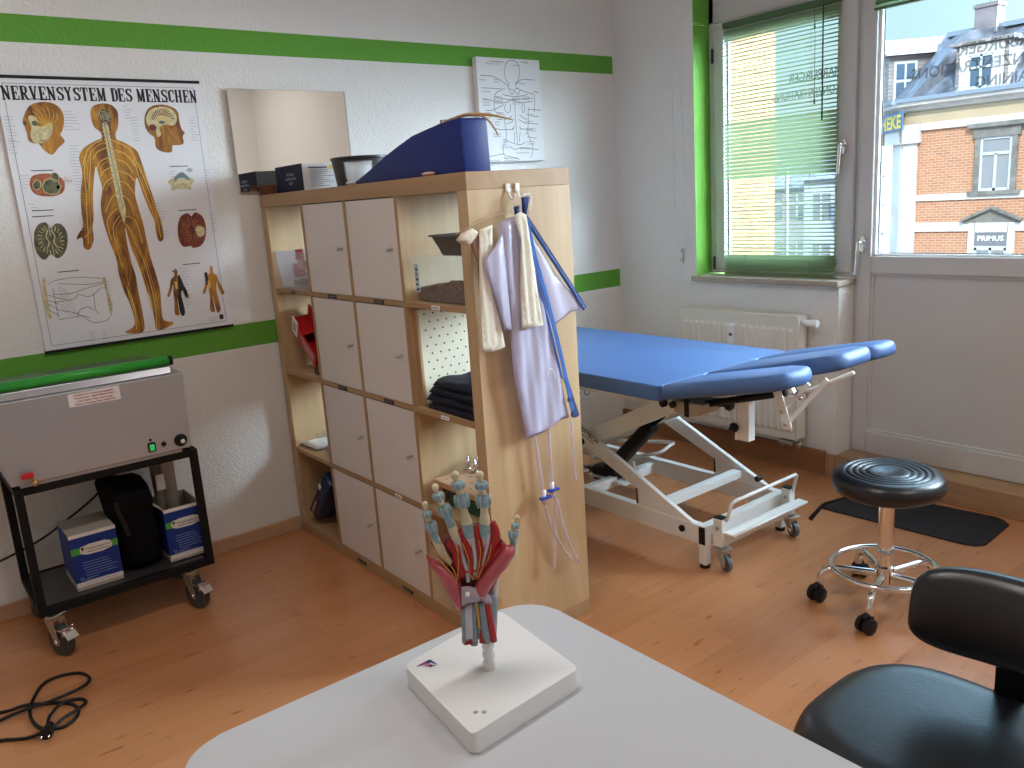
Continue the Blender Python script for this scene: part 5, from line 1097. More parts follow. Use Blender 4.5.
def make_roll():
    t = thing('plastic_film_roll', 'clear plastic wrapped cardboard roll standing in the open carton', 'film roll', (-0.61, -0.28, 0.19))
    part('roll_core', mat('core_card', (0.30, 0.26, 0.23), 0.8), t, lambda b: cyl(b, (-0.630, -0.275, 0.185), (-0.628, -0.22, 0.555), 0.020))
    part('roll_wrap', film_mat('clear_wrap', (0.62, 0.58, 0.52), 0.45), t, lambda b: tube(b, [(-0.600, -0.30, 0.185), (-0.598, -0.275, 0.30), (-0.592, -0.25, 0.42), (-0.588, -0.235, 0.56)], [0.026, 0.028, 0.025, 0.028], 16, smooth=3))
    part('roll_label', M_PAPER, t, lambda b: box(b, -0.645, -0.615, -0.285, -0.283, 0.43, 0.49))
make_roll()
def bag(b):
    W = [(-0.826, 0.180), (-0.828, 0.36), (-0.838, 0.44), (-0.845, 0.50), (-0.832, 0.532), (-0.80, 0.536), (-0.78, 0.520), (-0.745, 0.512), (-0.715, 0.515), (-0.690, 0.498), (-0.672, 0.46), (-0.668, 0.36), (-0.667, 0.25), (-0.668, 0.180)]
    pillow(b, W, F3((0, -0.26, 0), X, Z, -Y), 0.135, 0.10, 0.05, 0.018, wave=lambda v: 0.007*math.sin(v.x*60+v.y*13) + 0.005*math.sin(v.y*45))
def make_bag():
    t = thing('black_bag', 'tall slumped black fabric bag standing between the two blue cartons', 'bag', (-0.76, -0.26, 0.179))
    part('bag_body', mat('black_fabric', (0.004, 0.004, 0.0045), 0.95, spec=0.15, bump=0.3, bscale=180), t, bag)
    part('bag_strap', mat('black_webbing', (0.010, 0.010, 0.011), 0.9), t, lambda b: tube(b, [(-0.80, -0.372, 0.50), (-0.812, -0.392, 0.44), (-0.80, -0.402, 0.38), (-0.79, -0.396, 0.33)], 0.009, 8, smooth=4, flat=0.4))
make_bag()

def make_cord():
    t = thing('power_cord', 'loosely coiled black power cord with a plug on the floor in front of the trolley', 'cord', (-1.15, -0.75, 0))
    pts = [(-1.62, -0.30), (-1.45, -0.60), (-1.283, -0.700), (-1.224, -0.710), (-1.17, -0.745), (-1.125, -0.785), (-1.10, -0.83), (-1.105, -0.885), (-1.147, -0.921), (-1.195, -0.893), (-1.214, -0.83), (-1.211, -0.75), (-1.186, -0.675), (-1.15, -0.615), (-1.10, -0.605), (-1.05, -0.635), (-1.033, -0.69), (-1.055, -0.742), (-1.10, -0.757), (-1.16, -0.762), (-1.23, -0.757), (-1.29, -0.748), (-1.345, -0.78), (-1.33, -0.84), (-1.288, -0.87), (-1.24, -0.905), (-1.20, -0.918), (-1.185, -0.89), (-1.17, -0.845), (-1.13, -0.80), (-1.085, -0.795), (-1.072, -0.83), (-1.10, -0.87), (-1.15, -0.895), (-1.178, -0.912)]
    def zz(i): return 0.0052 + (0.0095 if 17 <= i <= 20 or i in (26, 27, 28, 29, 32, 33) else 0)
    part('cable', M_BLACK, t, lambda b: tube(b, [(p[0], p[1], zz(i)) for i, p in enumerate(pts)], 0.0050, 8, smooth=6))
    def pl(b):
        v = lathe(b, [(0, -0.030), (0.008, -0.030), (0.010, -0.012), (0.017, 0.0), (0.0185, 0.014), (0.017, 0.020), (0, 0.020)], (0, 0, 0), 'x')
        xf(v, Matrix.Translation((-1.190, -0.930, 0.0188)) @ Matrix.Rotation(-2.0, 4, 'Z'))
    p = part('plug', M_BLACK, t, pl, smooth=40)
    part('plug_pin', M_CHROME, p, lambda b: [cyl(b, (-1.196+dx, -0.947-dx*0.4, 0.019), (-1.204+dx, -0.966-dx*0.4, 0.019), 0.0024, seg=8) for dx in (-0.009, 0.009)])
make_cord()
# ---------------------------------------------------------------- cube shelf unit
YB, YF, SH = -0.02, -1.51, 1.49
CW = 0.3355; SP = 0.016; OT = 0.05
def colspan(i):   # i = 0 nearest the wall
    a = YB - OT - i*(CW+SP); return a - CW, a
def rowspan(j):   # j = 0 top row
    a = SH - OT - j*(CW+SP); return a - CW, a
M_LABELB = mat('label_black', (0.02, 0.02, 0.022), 0.5)
def make_shelf():
    t = thing('cube_shelf', 'birch cube shelf unit with eight white doors standing out from the back wall', 'shelf', (0.195, -0.765, 0))
    DX = 0.39
    part('top_panel', M_BIRCHE, t, lambda b: box(b, 0, DX, YF, YB, SH-OT, SH, 0.0015))
    part('bottom_panel', M_BIRCHE, t, lambda b: box(b, 0, DX, YF, YB, 0, OT, 0.0015))
    part('side_panel', M_BIRCH, t, lambda b: box(b, 0.0005, DX, YF+0.0005, YF+OT, OT+0.0004, SH-OT-0.0004, 0.001))
    part('side_panel', M_BIRCH, t, lambda b: box(b, 0.0005, DX, YB-OT, YB, OT+0.0004, SH-OT-0.0004, 0.001))
    for i in range(3):
        y = colspan(i)[0]
        part('divider', M_BIRCH, t, lambda b: box(b, 0.002, DX-0.002, y-SP, y, OT, SH-OT))
    for j in range(3):
        z = rowspan(j)[0]
        for i in range(4):
            a, c = colspan(i)
            part('shelf_board', M_BIRCH, t, lambda b: box(b, 0.002, DX-0.002, a+0.0002, c-0.0002, z-SP, z))
    # edge strips on the front
    def es(b):
        for j in range(3):
            z = rowspan(j)[0]; box(b, -0.0005, 0.002, YF+OT, YB-OT, z-SP, z)
        for i in range(3):
            y = colspan(i)[0]
            for j in range(4): a, c = rowspan(j); box(b, -0.0004, 0.002, y-SP, y, a, c)
    part('edge_strip', M_BIRCHE, t, es)
    for i in (1, 2):
        for j in range(4):
            y0, y1 = colspan(i); z0, z1 = rowspan(j)
            d = part('door', M_WHITE, t, lambda b: box(b, 0.001, 0.018, y0+0.002, y1-0.002, z0+0.002, z1-0.004, 0.0015))
            kz = (z0+z1)/2; ky = y0 + 0.040
            part('door_knob', M_STEEL, d, lambda b: (cyl(b, (0.001, ky, kz), (-0.016, ky, kz), 0.004, seg=10), cyl(b, (-0.012, ky, kz), (-0.020, ky, kz), 0.0065, seg=14)))
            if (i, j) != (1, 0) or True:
                part('door_gap_shade', M_SEAL_SHADE, d, lambda b: box(b, 0.001, 0.010, y0+0.001, y1-0.001, z1-0.0035, z1-0.0003))  # dark strip standing in for the shade in the gap above the door
    # label holders on the shelf edges
    Lb = [(0, 0, 'k'), (1, 0, 'k'), (2, 0, 'k'), (3, 0, 'w'), (1, 1, 'k'), (2, 1, 'k'), (3, 1, 'w'), (2, 2, 'w'), (1, 3, 'k'), (2, 3, 'k')]
    for i, j, c in Lb:
        y0, y1 = colspan(i); z0, z1 = rowspan(j); yc = (y0+y1)/2 - 0.01; zc = z0 - (0.008 if j < 3 else 0.024); w = 0.034 if c == 'k' else 0.022
        if i == 0: w = 0.018
        l = part('label_holder', M_LABELB if c == 'k' else M_PAPER, t, lambda b: box(b, -0.0025, -0.0004, yc-w, yc+w, zc-0.0065, zc+0.0065))
        FL = F3((-0.0025, 0, 0), -Y, Z, -X)
        part('label_line', M_GREY if c == 'k' else M_INK, l, lambda b: ribbon(b, [(-yc-w*0.7, zc), (-yc+w*0.7, zc)], FL, 0.0022, 0.0004))
    return t
make_shelf()

def tub(b, x0, x1, y0, y1, z0, z1, th=0.002, taper=0.012, lip=0.006):
    """open tapered plastic box"""
    def loop(o, z, i=0): return [(x0+o+i, y0+o+i, z), (x1-o-i, y0+o+i, z), (x1-o-i, y1-o-i, z), (x0+o+i, y1-o-i, z)]
    L = [loop(taper, z0), loop(0, z1), loop(-lip, z1), loop(-lip, z1+0.003), loop(0, z1+0.003, th), loop(taper, z0+th, th)]
    V = [[b.verts.new(p) for p in q] for q in L]
    for A, B in zip(V, V[1:]):
        for k in range(4): b.faces.new((A[k], A[(k+1) % 4], B[(k+1) % 4], B[k]))
    b.faces.new(V[0][::-1]); b.faces.new(V[-1])
M_CLEAR = film_mat('clear_plastic', (0.90, 0.92, 0.94), 0.94, rough=0.12)
M_MILK = film_mat('milky_plastic', (0.84, 0.84, 0.86), 0.74, rough=0.25)

def blob(b, c, r, squash=(1, 1, 1), n=10):
    v = lathe(b, [(r*math.sin(PI*k/n), -r*math.cos(PI*k/n)) for k in range(n+1)], (0, 0, 0), seg=14)
    xf(v, Matrix.Translation(c) @ Matrix.Diagonal((*squash, 1)))

# column by the wall
r0 = rowspan(0)[0]; r1 = rowspan(1)[0]; r2 = rowspan(2)[0]; r3 = OT
def make_toy_tub():
    t = thing('milky_tub', 'milky plastic tub of small coloured toys in the top cube beside the wall', 'storage box', (0.17, -0.24, r0+0.0005))
    part('tub', M_MILK, t, lambda b: tub(b, 0.012, 0.32, -0.397, -0.078, r0+0.001, r0+0.150))
    part('tub_content', mat('toys_white', (0.62, 0.60, 0.60), 0.6), t, lambda b: [blob(b, (random.uniform(0.08, 0.26), random.uniform(-0.34, -0.14), r0+0.03+random.uniform(0, 0.05)), 0.026, (1, 1, 0.8)) for _ in range(12)])
    single('red_toy', mat('toy_red', (0.50, 0.05, 0.06), 0.4), lambda b: box(b, 0.045, 0.09, -0.20, -0.165, r0+0.045, r0+0.10, 0.006), 'red plastic block low inside the milky tub', 'toy')
    single('red_toy', mat('toy_red', (0.50, 0.05, 0.06), 0.4), lambda b: box(b, 0.05, 0.08, -0.22, -0.19, r0+0.115, r0+0.158, 0.006), 'red plastic piece sticking out of the top of the milky tub', 'toy')
    single('blue_ball', mat('toy_blue', (0.03, 0.10, 0.42), 0.4), lambda b: blob(b, (0.075, -0.325, r0+0.055), 0.030), 'round blue ball inside the milky tub', 'ball', smooth=60)
    single('brown_toy', mat('toy_brown', (0.18, 0.09, 0.05), 0.5), lambda b: box(b, 0.04, 0.09, -0.255, -0.17, r0+0.012, r0+0.035, 0.004), 'flat brown block at the bottom of the milky tub', 'toy')
    single('pink_toy', mat('toy_pink', (0.60, 0.22, 0.25), 0.5), lambda b: box(b, 0.045, 0.08, -0.27, -0.22, r0+0.08, r0+0.115, 0.004), 'small pink block in the middle of the milky tub', 'toy')
make_toy_tub()
def make_red_box():
    t = thing('red_box', 'opened red and white box tilted forward in the second cube beside the wall', 'box', (0.15, -0.28, r1))
    red = mat('box_red', (0.52, 0.012, 0.018), 0.4)
    M = Matrix.Translation((0.055, -0.242, r1+0.135)) @ Matrix.Rotation(math.radians(36), 4, 'X') @ Matrix.Rotation(math.radians(-8), 4, 'Y')
    def bb(b):
        box(b, -0.035, 0.035, -0.12, 0.12, -0.035, -0.031, M=M); box(b, -0.035, -0.031, -0.12, 0.12, -0.031, 0.030, M=M); box(b, 0.031, 0.035, -0.12, 0.12, -0.031, 0.030, M=M)
        box(b, -0.031, 0.031, -0.12, -0.116, -0.031, 0.030, M=M); box(b, -0.031, 0.031, 0.116, 0.12, -0.031, 0.030, M=M); box(b, -0.035, 0.035, 0.01, 0.12, 0.0305, 0.034, M=M)
    part('box_tray', red, t, bb)
    part('box_lid', red, t, lambda b: box(b, 0.036, 0.040, -0.10, 0.12, -0.02, 0.09, M=M))
    part('box_label', M_PAPER, t, lambda b: box(b, -0.0405, -0.0355, 0.055, 0.105, -0.02, 0.06, M=M))
    part('label_print', M_INK, t, lambda b: [box(b, -0.0412, -0.0406, 0.066, 0.094, 0.004+0.014*k, 0.009+0.014*k, M=M) for k in range(3)])
    def lett(b):
        F = lambda p, n=0: M @ Vector((-0.0353-n, -p[0], p[1]))
        for k in range(3): ribbon(b, [(-0.03+0.02*k, 0.012-0.014*k), (0.10, 0.012-0.014*k)], F, 0.004, 0.0004)
    part('box_print', M_PAPER, t, lett)
    part('box_foot', mat('dark_card', (0.10, 0.05, 0.035), 0.7), t, lambda b: box(b, 0.03, 0.10, -0.385, -0.29, r1+0.0005, r1+0.045, 0.004))
make_red_box()
def make_papers():
    for k, (x, c, lb) in enumerate(((0.116, (0.50, 0.42, 0.34), 'frontmost beige folder behind the red box, with a white label'), (0.134, (0.62, 0.56, 0.50), 'middle beige folder of three behind the red box'), (0.152, (0.46, 0.40, 0.36), 'rearmost beige folder of three behind the red box'))):
        t = thing('paper_folder', lb, 'folder', (x, -0.27, r1+0.0005), 'beige folders standing behind the red box')
        part('folder_cover', mat('folder_card', c, 0.8), t, lambda b: box(b, x, x+0.014, -0.392, -0.105+0.006*k, r1+0.0005, r1+0.265-0.02*k, 0.001))
        if k == 0: part('folder_label', M_PAPER, t, lambda b: box(b, 0.1145, 0.1158, -0.30, -0.19, r1+0.19, r1+0.245))
make_papers()
def make_tray():
    t = thing('plastic_tray', 'small clear plastic tray in the third cube beside the wall', 'storage box', (0.12, -0.31, r2))
    part('tray', M_CLEAR, t, lambda b: tub(b, 0.025, 0.22, -0.398, -0.235, r2+0.001, r2+0.085))
    part('tray_content', mat('pink_foam', (0.55, 0.38, 0.34), 0.7), t, lambda b: (box(b, 0.045, 0.2, -0.38, -0.27, r2+0.006, r2+0.035, 0.006), box(b, 0.05, 0.18, -0.36, -0.29, r2+0.036, r2+0.055, 0.006)))
make_tray()
single('folded_paper', M_PAPER, lambda b: pillow(b, [(-0.07, 0.02), (-0.215, 0.03), (-0.225, 0.14), (-0.075, 0.15)], F3((0, 0, r2+0.012), Y, X, Z), 0.010, 0.0105, 0.03, 0.02),
       'folded white paper lying in the third cube beside the wall', 'paper')
def make_case():
    t = thing('blue_case', 'dark blue instrument case leaning in the bottom cube beside the wall', 'case', (0.15, -0.24, OT))
    M = Matrix.Translation((0.150, -0.222, OT+0.152)) @ Matrix.Rotation(math.radians(-48), 4, 'X')
    part('case_shell', mat('navy_vinyl', (0.010, 0.022, 0.075), 0.35), t, lambda b: box(b, -0.14, 0.13, -0.145, 0.145, -0.045, 0.035, 0.018, M=M), smooth=40)
    part('case_edge', mat('case_dark', (0.03, 0.03, 0.035), 0.4), t, lambda b: box(b, -0.146, 0.0, -0.13, 0.13, 0.010, 0.022, 0.003, M=M))
    part('case_label', mat('case_tan', (0.45, 0.22, 0.12), 0.5), t, lambda b: box(b, -0.1475, -0.1465, 0.02, 0.10, -0.012, 0.005, M=M))
    part('case_clasp', M_CHROME, t, lambda b: box(b, -0.150, -0.144, -0.09, -0.06, -0.005, 0.018, 0.002, M=M))
make_case()

# near column
n0, n1 = colspan(3)
def make_granule_tub():
    t = thing('clear_granule_box', 'clear plastic box of brown granules in the top cube at the open end', 'storage box', (0.19, -1.28, r0+0.0005))
    part('tub', M_CLEAR, t, lambda b: tub(b, 0.022, 0.375, n0+0.012, n1-0.010, r0+0.001, r0+0.138, 0.002, 0.012, 0.005))
    part('lid', M_CLEAR, t, lambda b: box(b, 0.06, 0.375, n0+0.008, n1-0.006, r0+0.1415, r0+0.1445, 0.001))
    def heap(b):
        pl = rect(0.036, 0.352, n0+0.026, n1-0.024)
        vv, ff = tri_fill(pl, 0.012); A = []
        for v in vv:
            h = 0.046 + 0.026*math.exp(-((v.x-0.05)**2+(v.y-(n0+0.12))**2)/0.004) + random.uniform(-0.005, 0.005)
            A.append(b.verts.new((v.x, v.y, r0+h)))
        for f in ff: b.faces.new([A[i] for i in f])
        bt = [b.verts.new((p[0], p[1], r0+0.004)) for p in pl]; b.faces.new(bt[::-1])
        for k in range(4):
            b.faces.new((bt[k], bt[(k+1) % 4], A[(k+1) % 4], A[k]))
    g = mat('brown_granules', (0.17, 0.07, 0.04), 0.9, var=0.9, vscale=150, bump=1.0, bscale=220)
    single('granules', g, heap, 'brown granules filling the bottom of the clear plastic box', 'granules', kind='stuff')
    part('box_label', mat('label_blueprint', (0.50, 0.58, 0.66), 0.5), t, lambda b: box(b, 0.0315, 0.033, n1-0.045, n1-0.020, r0+0.03, r0+0.12))
    part('label_print', M_INK, t, lambda b: [box(b, 0.0305, 0.0315, n1-0.040+0.004*(k % 2), n1-0.026, r0+0.035+k*0.016, r0+0.043+k*0.016) for k in range(5)])
make_granule_tub()
def make_grey_bin():
    t = thing('grey_bin', 'dark grey plastic bin tilted on the box of brown granules', 'bin', (0.2, -1.36, r0+0.146))
    M = Matrix.Translation((0, 0, r0+0.1475)) @ Matrix.Translation((0, n0+0.1, 0)) 
    def f(b):
        V = []
        for z, o in ((0.0, 0.0), (0.058, 0.020), (0.058, 0.026), (0.064, 0.026), (0.064, 0.018), (0.004, 0.003)):
            V.append([b.verts.new(M @ Vector(p)) for p in ((0.045-o, -0.085, z), (0.30+o, -0.085, z), (0.30+o, 0.060+o*1.4, z), (0.045-o, 0.060+o*1.4, z))])
        for A, B in zip(V, V[1:]):
            for k in range(4): b.faces.new((A[k], A[(k+1) % 4], B[(k+1) % 4], B[k]))
        b.faces.new(V[0][::-1]); b.faces.new(V[-1])
    part('bin_body', mat('grey_plastic', (0.10, 0.095, 0.09), 0.45), t, f)
make_grey_bin()
def make_pegboard():
    t = thing('peg_board', 'pale wooden board with rows of drilled holes behind the folded navy cloths', 'board', (0.26, -1.28, r1))
    M = Matrix.Translation((0.030, n1-0.0035, r1+0.0005)) @ Matrix.Rotation(math.radians(-1.5), 4, 'X') @ Matrix.Rotation(-PI/2, 4, 'Z')
    # local x = thickness (towards -y), local y = along +x of the shelf
    part('board', mat('pale_ply', (0.72, 0.65, 0.49), 0.6), t, lambda b: box(b, 0.008, 0.026, 0.0, 0.33, 0.002, 0.322, 0.001, M=M))
    part('board_edge', M_BIRCHE, t, lambda b: box(b, 0.004, 0.0262, -0.010, -0.0002, 0.002, 0.322, 0.001, M=M))
    hl = [(0.022+0.034*i+(0.017 if j % 2 else 0), 0.305-0.0265*j) for j in range(12) for i in range(9)]
    part('peg_holes', M_SEAL_SHADE, t, lambda b: [xf(lathe(b, [(0, 0), (0.0032, 0), (0.0032, 0.0006), (0, 0.0006)], (0, 0, 0), seg=8), M @ Matrix.Translation((0.0262, u, v)) @ Matrix.Rotation(PI/2, 4, 'Y')) for u, v in hl])
make_pegboard()
def towel(name, label, z, x0, x1, y0, y1, h, seed):
    rr = random.Random(seed)
    def f(b):
        poly = rrect(x0, x1, y0, y1, 0.02, 4); ph = rr.uniform(0, 6)
        pillow(b, poly, F3((0, 0, z), X, Y, Z), h, 0.0, 0.022, 0.018, base=0.0005, wave=lambda v: 0)
        for v in b.verts:
            if v.co.z > z + h*0.3: v.co.z += 0.004*math.sin(v.co.x*50+ph) * math.sin(v.co.y*38+ph) - 0.004
            v.co.x += 0.003*math.sin(v.co.y*40+ph)
    return single(name, mat('navy_cloth', (0.008, 0.010, 0.028), 0.75, bump=0.4, bscale=120), f, label, 'cloth', 'folded navy cloths in the second cube at the open end')
zz = r1 + 0.0003
for k, (h, a, c, lb) in enumerate(((0.030, n0+0.006, n1-0.036, 'folded navy cloth at the bottom of the pile in front of the drilled board'), (0.028, n0+0.010, n1-0.036, 'folded navy cloth, second from the bottom of the pile'), (0.028, n0+0.004, n1-0.050, 'folded navy cloth, second from the top of the pile'), (0.024, n0+0.010, n1-0.080, 'folded navy cloth, shiny topmost one of the pile'))):
    towel('folded_cloth', lb, zz, 0.016, 0.205, a, c, h, k); zz += h - 0.001
def make_hook_board():
    t = thing('hook_board', 'wooden therapy board with upright metal hooks in the cube below the navy cloths', 'board', (0.2, -1.25, r2))
    zt = r2 + 0.075
    part('board', wood_mat('beech_board', (0.42, 0.24, 0.13), (0.52, 0.33, 0.20), 'y', 0.5), t, lambda b: box(b, 0.03, 0.33, n0+0.004, n1-0.02, zt, zt+0.02, 0.002))
    part('side_wall', M_BIRCHE, t, lambda b: box(b, 0.05, 0.065, n1-0.04, n1-0.025, r2+0.0005, zt)); part('side_wall', M_BIRCHE, t, lambda b: box(b, 0.30, 0.32, n0+0.01, n1-0.03, r2+0.0005, zt))
    part('green_pad', mat('green_foam', (0.02, 0.09, 0.04), 0.7), t, lambda b: box(b, 0.06, 0.24, n0+0.03, n1-0.06, r2+0.0005, r2+0.06, 0.01))
    for (x, y) in ((0.170, -1.158), (0.186, -1.190), (0.226, -1.156), (0.202, -1.215), (0.166, -1.205)):
        part('hook', M_CHROME, t, lambda b: (cyl(b, (x, y, zt+0.02), (x, y, zt+0.062), 0.0035, seg=8), tube(b, [(x, y, zt+0.06), (x+0.004, y+0.008, zt+0.068), (x+0.004, y+0.014, zt+0.055), (x, y+0.012, zt+0.036)], 0.0028, 8, smooth=3), cyl(b, (x, y, zt+0.0205), (x, y, zt+0.026), 0.009, seg=10)))
    part('board_holes', M_SEAL_SHADE, t, lambda b: [lathe(b, [(0, zt+0.0201), (0.003, zt+0.0201), (0.003, zt+0.0206), (0, zt+0.0206)], (0.06+0.035*(k % 4), n1-0.06-0.05*(k//4)-0.02*(k % 3), 0), seg=8) for k in range(12)])
make_hook_board()
def make_low_box():
    t = thing('dark_green_box', 'dark green box in the bottom cube at the open end', 'box', (0.2, -1.3, OT))
    part('box_body', mat('dark_green_card', (0.015, 0.035, 0.025), 0.5), t, lambda b: box(b, 0.08, 0.34, n0+0.01, n1-0.06, OT+0.0005, OT+0.16, 0.003))
    part('box_lid', mat('dark_grey_card', (0.03, 0.03, 0.03), 0.5), t, lambda b: box(b, 0.075, 0.345, n0+0.006, n1-0.055, OT+0.161, OT+0.18, 0.003))

# ---------------------------------------------------------------- things on the shelf top
ZT = SH + 0.0005
def make_wedge():
    t = thing('foam_wedge', 'royal blue vinyl foam wedge lying on top of the shelf unit', 'wedge cushion', (0.085, -1.15, ZT))
    prof = [(-0.80, ZT), (-0.806, ZT+0.010), (-0.93, ZT+0.045), (-1.02, ZT+0.075), (-1.10, ZT+0.098), (-1.20, ZT+0.124), (-1.30, ZT+0.137), (-1.40, ZT+0.146), (-1.455, ZT+0.150), (-1.462, ZT+0.146), (-1.466, ZT)]
    part('wedge_body', mat('royal_blue_vinyl', (0.009, 0.022, 0.165), 0.42, spec=0.35), t, lambda b: prism(b, prof, F3((0, 0, 0), Y, Z, X), 0.032, 0.125, bev=0.004, seg=3), smooth=40)
    part('seam', mat('blue_seam', (0.006, 0.02, 0.16), 0.5), t, lambda b: tube(b, [(0.0325, -1.462, ZT+0.005), (0.031, -1.463, ZT+0.08), (0.0325, -1.459, ZT+0.149)], 0.0015, 6))
make_wedge()
def make_twig():
    t = thing('dry_twig', 'small dry brown twig lying across the high end of the blue wedge', 'twig', (0.08, -1.40, ZT+0.15))
    bark = mat('twig_bark', (0.50, 0.30, 0.14), 0.8, var=0.3, vscale=60)
    z = ZT + 0.155
    part('twig_stem', bark, t, lambda b: (tube(b, [(0.070, -1.20, z-0.022), (0.072, -1.28, z-0.010), (0.075, -1.36, z+0.001), (0.082, -1.43, z+0.006), (0.10, -1.50, z-0.002), (0.125, -1.54, z-0.014), (0.14, -1.56, z-0.022)], [0.002, 0.0035, 0.0048, 0.005, 0.004, 0.0026, 0.0015], 8, smooth=4)))
    for pts, rr in (([(0.090, -1.47, z+0.003), (0.093, -1.51, z-0.018), (0.098, -1.535, z-0.048), (0.100, -1.54, z-0.062)], [0.0032, 0.003, 0.0024, 0.0012]), ([(0.073, -1.31, z-0.006), (0.055, -1.33, z+0.0), (0.045, -1.38, z-0.003)], [0.003, 0.0024, 0.0012])):
        part('twig_branch', bark, t, lambda b: tube(b, pts, rr, 7, smooth=4))
make_twig()
single('pink_putty', mat('pink_putty', (0.62, 0.38, 0.32), 0.6), lambda b: blob(b, (0.015, -1.30, ZT+0.0062), 0.026, (0.5, 1.3, 0.24)), 'small flat pink lump in front of the blue wedge on the shelf top', 'lump', smooth=40)
single('crumpled_film', film_mat('crumpled_film', (0.75, 0.75, 0.78), 0.3), lambda b: (blob(b, (0.010, -0.82, ZT+0.0055), 0.022, (0.45, 1.3, 0.25)), blob(b, (0.02, -0.79, ZT+0.007), 0.018, (0.7, 1, 0.38))), 'crumpled clear film by the thin tip of the blue wedge', 'film')
def make_navy_box():
    t = thing('navy_white_box', 'navy and white printed box standing on the shelf top left of the black bin', 'box', (0.12, -0.25, ZT))
    x0, x1, y0, y1, z1 = 0.04, 0.205, -0.378, -0.125, ZT+0.103
    part('box_body', mat('box_white', (0.62, 0.60, 0.62), 0.5), t, lambda b: box(b, x0, x1, y0, y1, ZT, z1, 0.001))
    part('navy_side', mat('box_navy', (0.006, 0.008, 0.034), 0.6, spec=0.25), t, lambda b: box(b, x0-0.001, x0, y0, y1, ZT, z1))
    F1 = F3((x0-0.001, 0, 0), -Y, Z, -X)
    def nl(b):
        for k, s in enumerate(('MOBILE', 'INSPIRATIONS', 'BOX')): text_into(b, s, F1, 0.265, ZT+0.062-0.017*k, 0.010, [0.07, 0.10, 0.035][k], n=0.0004, align='c')
    part('side_lettering', mat('pale_blue_ink', (0.40, 0.48, 0.66), 0.6), t, nl)
    F2 = F3((0, y0, 0), X, Z, -Y)
    def wp(b):
        rr = random.Random(9)
        ribbon(b, [(x0+0.025, ZT+0.086), (x0+0.105, ZT+0.086)], F2, 0.005, 0.0004)
        for k in range(9): ribbon(b, [(x0+0.030, ZT+0.076-0.0075*k), (x0+0.030+rr.uniform(0.05, 0.11), ZT+0.076-0.0075*k)], F2, 0.0015, 0.0004)
    part('front_print', mat('navy_ink', (0.05, 0.05, 0.14), 0.6), t, wp)
    part('gold_seal', mat('gold_ink', (0.62, 0.45, 0.08), 0.5), t, lambda b: flat(b, circ(x0+0.120, ZT+0.086, 0.009, 16), F2, 0.0005))
make_navy_box()
def make_basket():
    t = thing('wicker_basket', 'tiny brown wicker basket at the wall end of the shelf top', 'basket', (0.05, -0.065, ZT))
    wk = mat('brown_wicker', (0.20, 0.07, 0.03), 0.7, var=0.5, vscale=120, bump=0.8, bscale=260)
    def f(b):
        for k in range(5):
            z = ZT + 0.004 + 0.0072*k; r = 0.0045
            pts = [(p[0], p[1], z) for p in rrect(0.004-0.001*k, 0.098+0.001*k, -0.115, -0.024, 0.018, 4)]
            tube(b, pts, r, 7, closed=True)
        prism(b, rrect(0.008, 0.094, -0.11, -0.03, 0.016, 4), F3((0, 0, ZT), X, Y, Z), 0.0002, 0.004)
    part('woven_wall', wk, t, f)
    part('handle', wk, t, lambda b: None if False else [tube(b, [(0.0+0.1*q, -0.09, ZT+0.033), (0.0+0.1*q + (0.012 if q else -0.012), -0.07, ZT+0.040), (0.0+0.1*q, -0.05, ZT+0.033)], 0.003, 7, smooth=3) for q in (0, 1)])
make_basket()
def make_black_bin():
    t = thing('black_bin', 'low round black plastic tub on the shelf top behind the clear cups', 'tub', (0.24, -0.62, ZT))
    def f(b): lathe(b, [(0, 0.002), (0, 0), (0.098, 0), (0.112, 0.098), (0.116, 0.101), (0.116, 0.108), (0.109, 0.108), (0.096, 0.004), (0, 0.004)][1:], (0.20, -0.56, ZT), seg=40)
    part('tub_wall', mat('black_tub', (0.030, 0.028, 0.028), 0.35), t, f, smooth=40)
make_black_bin()
M_CUP = film_mat('cup_plastic', (0.9, 0.91, 0.93), 0.80, rough=0.1)
for j, lb in enumerate(('lowest', 'second lowest', 'second highest', 'topmost')):
    def cup(b):
        z = ZT + 0.014*j
        lathe(b, [(0.040, z), (0.050, z+0.036), (0.053, z+0.037), (0.053, z+0.039), (0.049, z+0.038), (0.039, z+0.002)], (0.085, -0.745, 0), seg=32)
        lathe(b, [(0, z+0.0005), (0.040, z+0.0005), (0.040, z+0.0015), (0, z+0.0015)], (0.085, -0.745, 0), seg=32)
    single('plastic_cup', M_CUP, cup, lb + ' clear plastic cup of the stack on the shelf top', 'cup', 'clear plastic cups stacked on the shelf top', smooth=40)

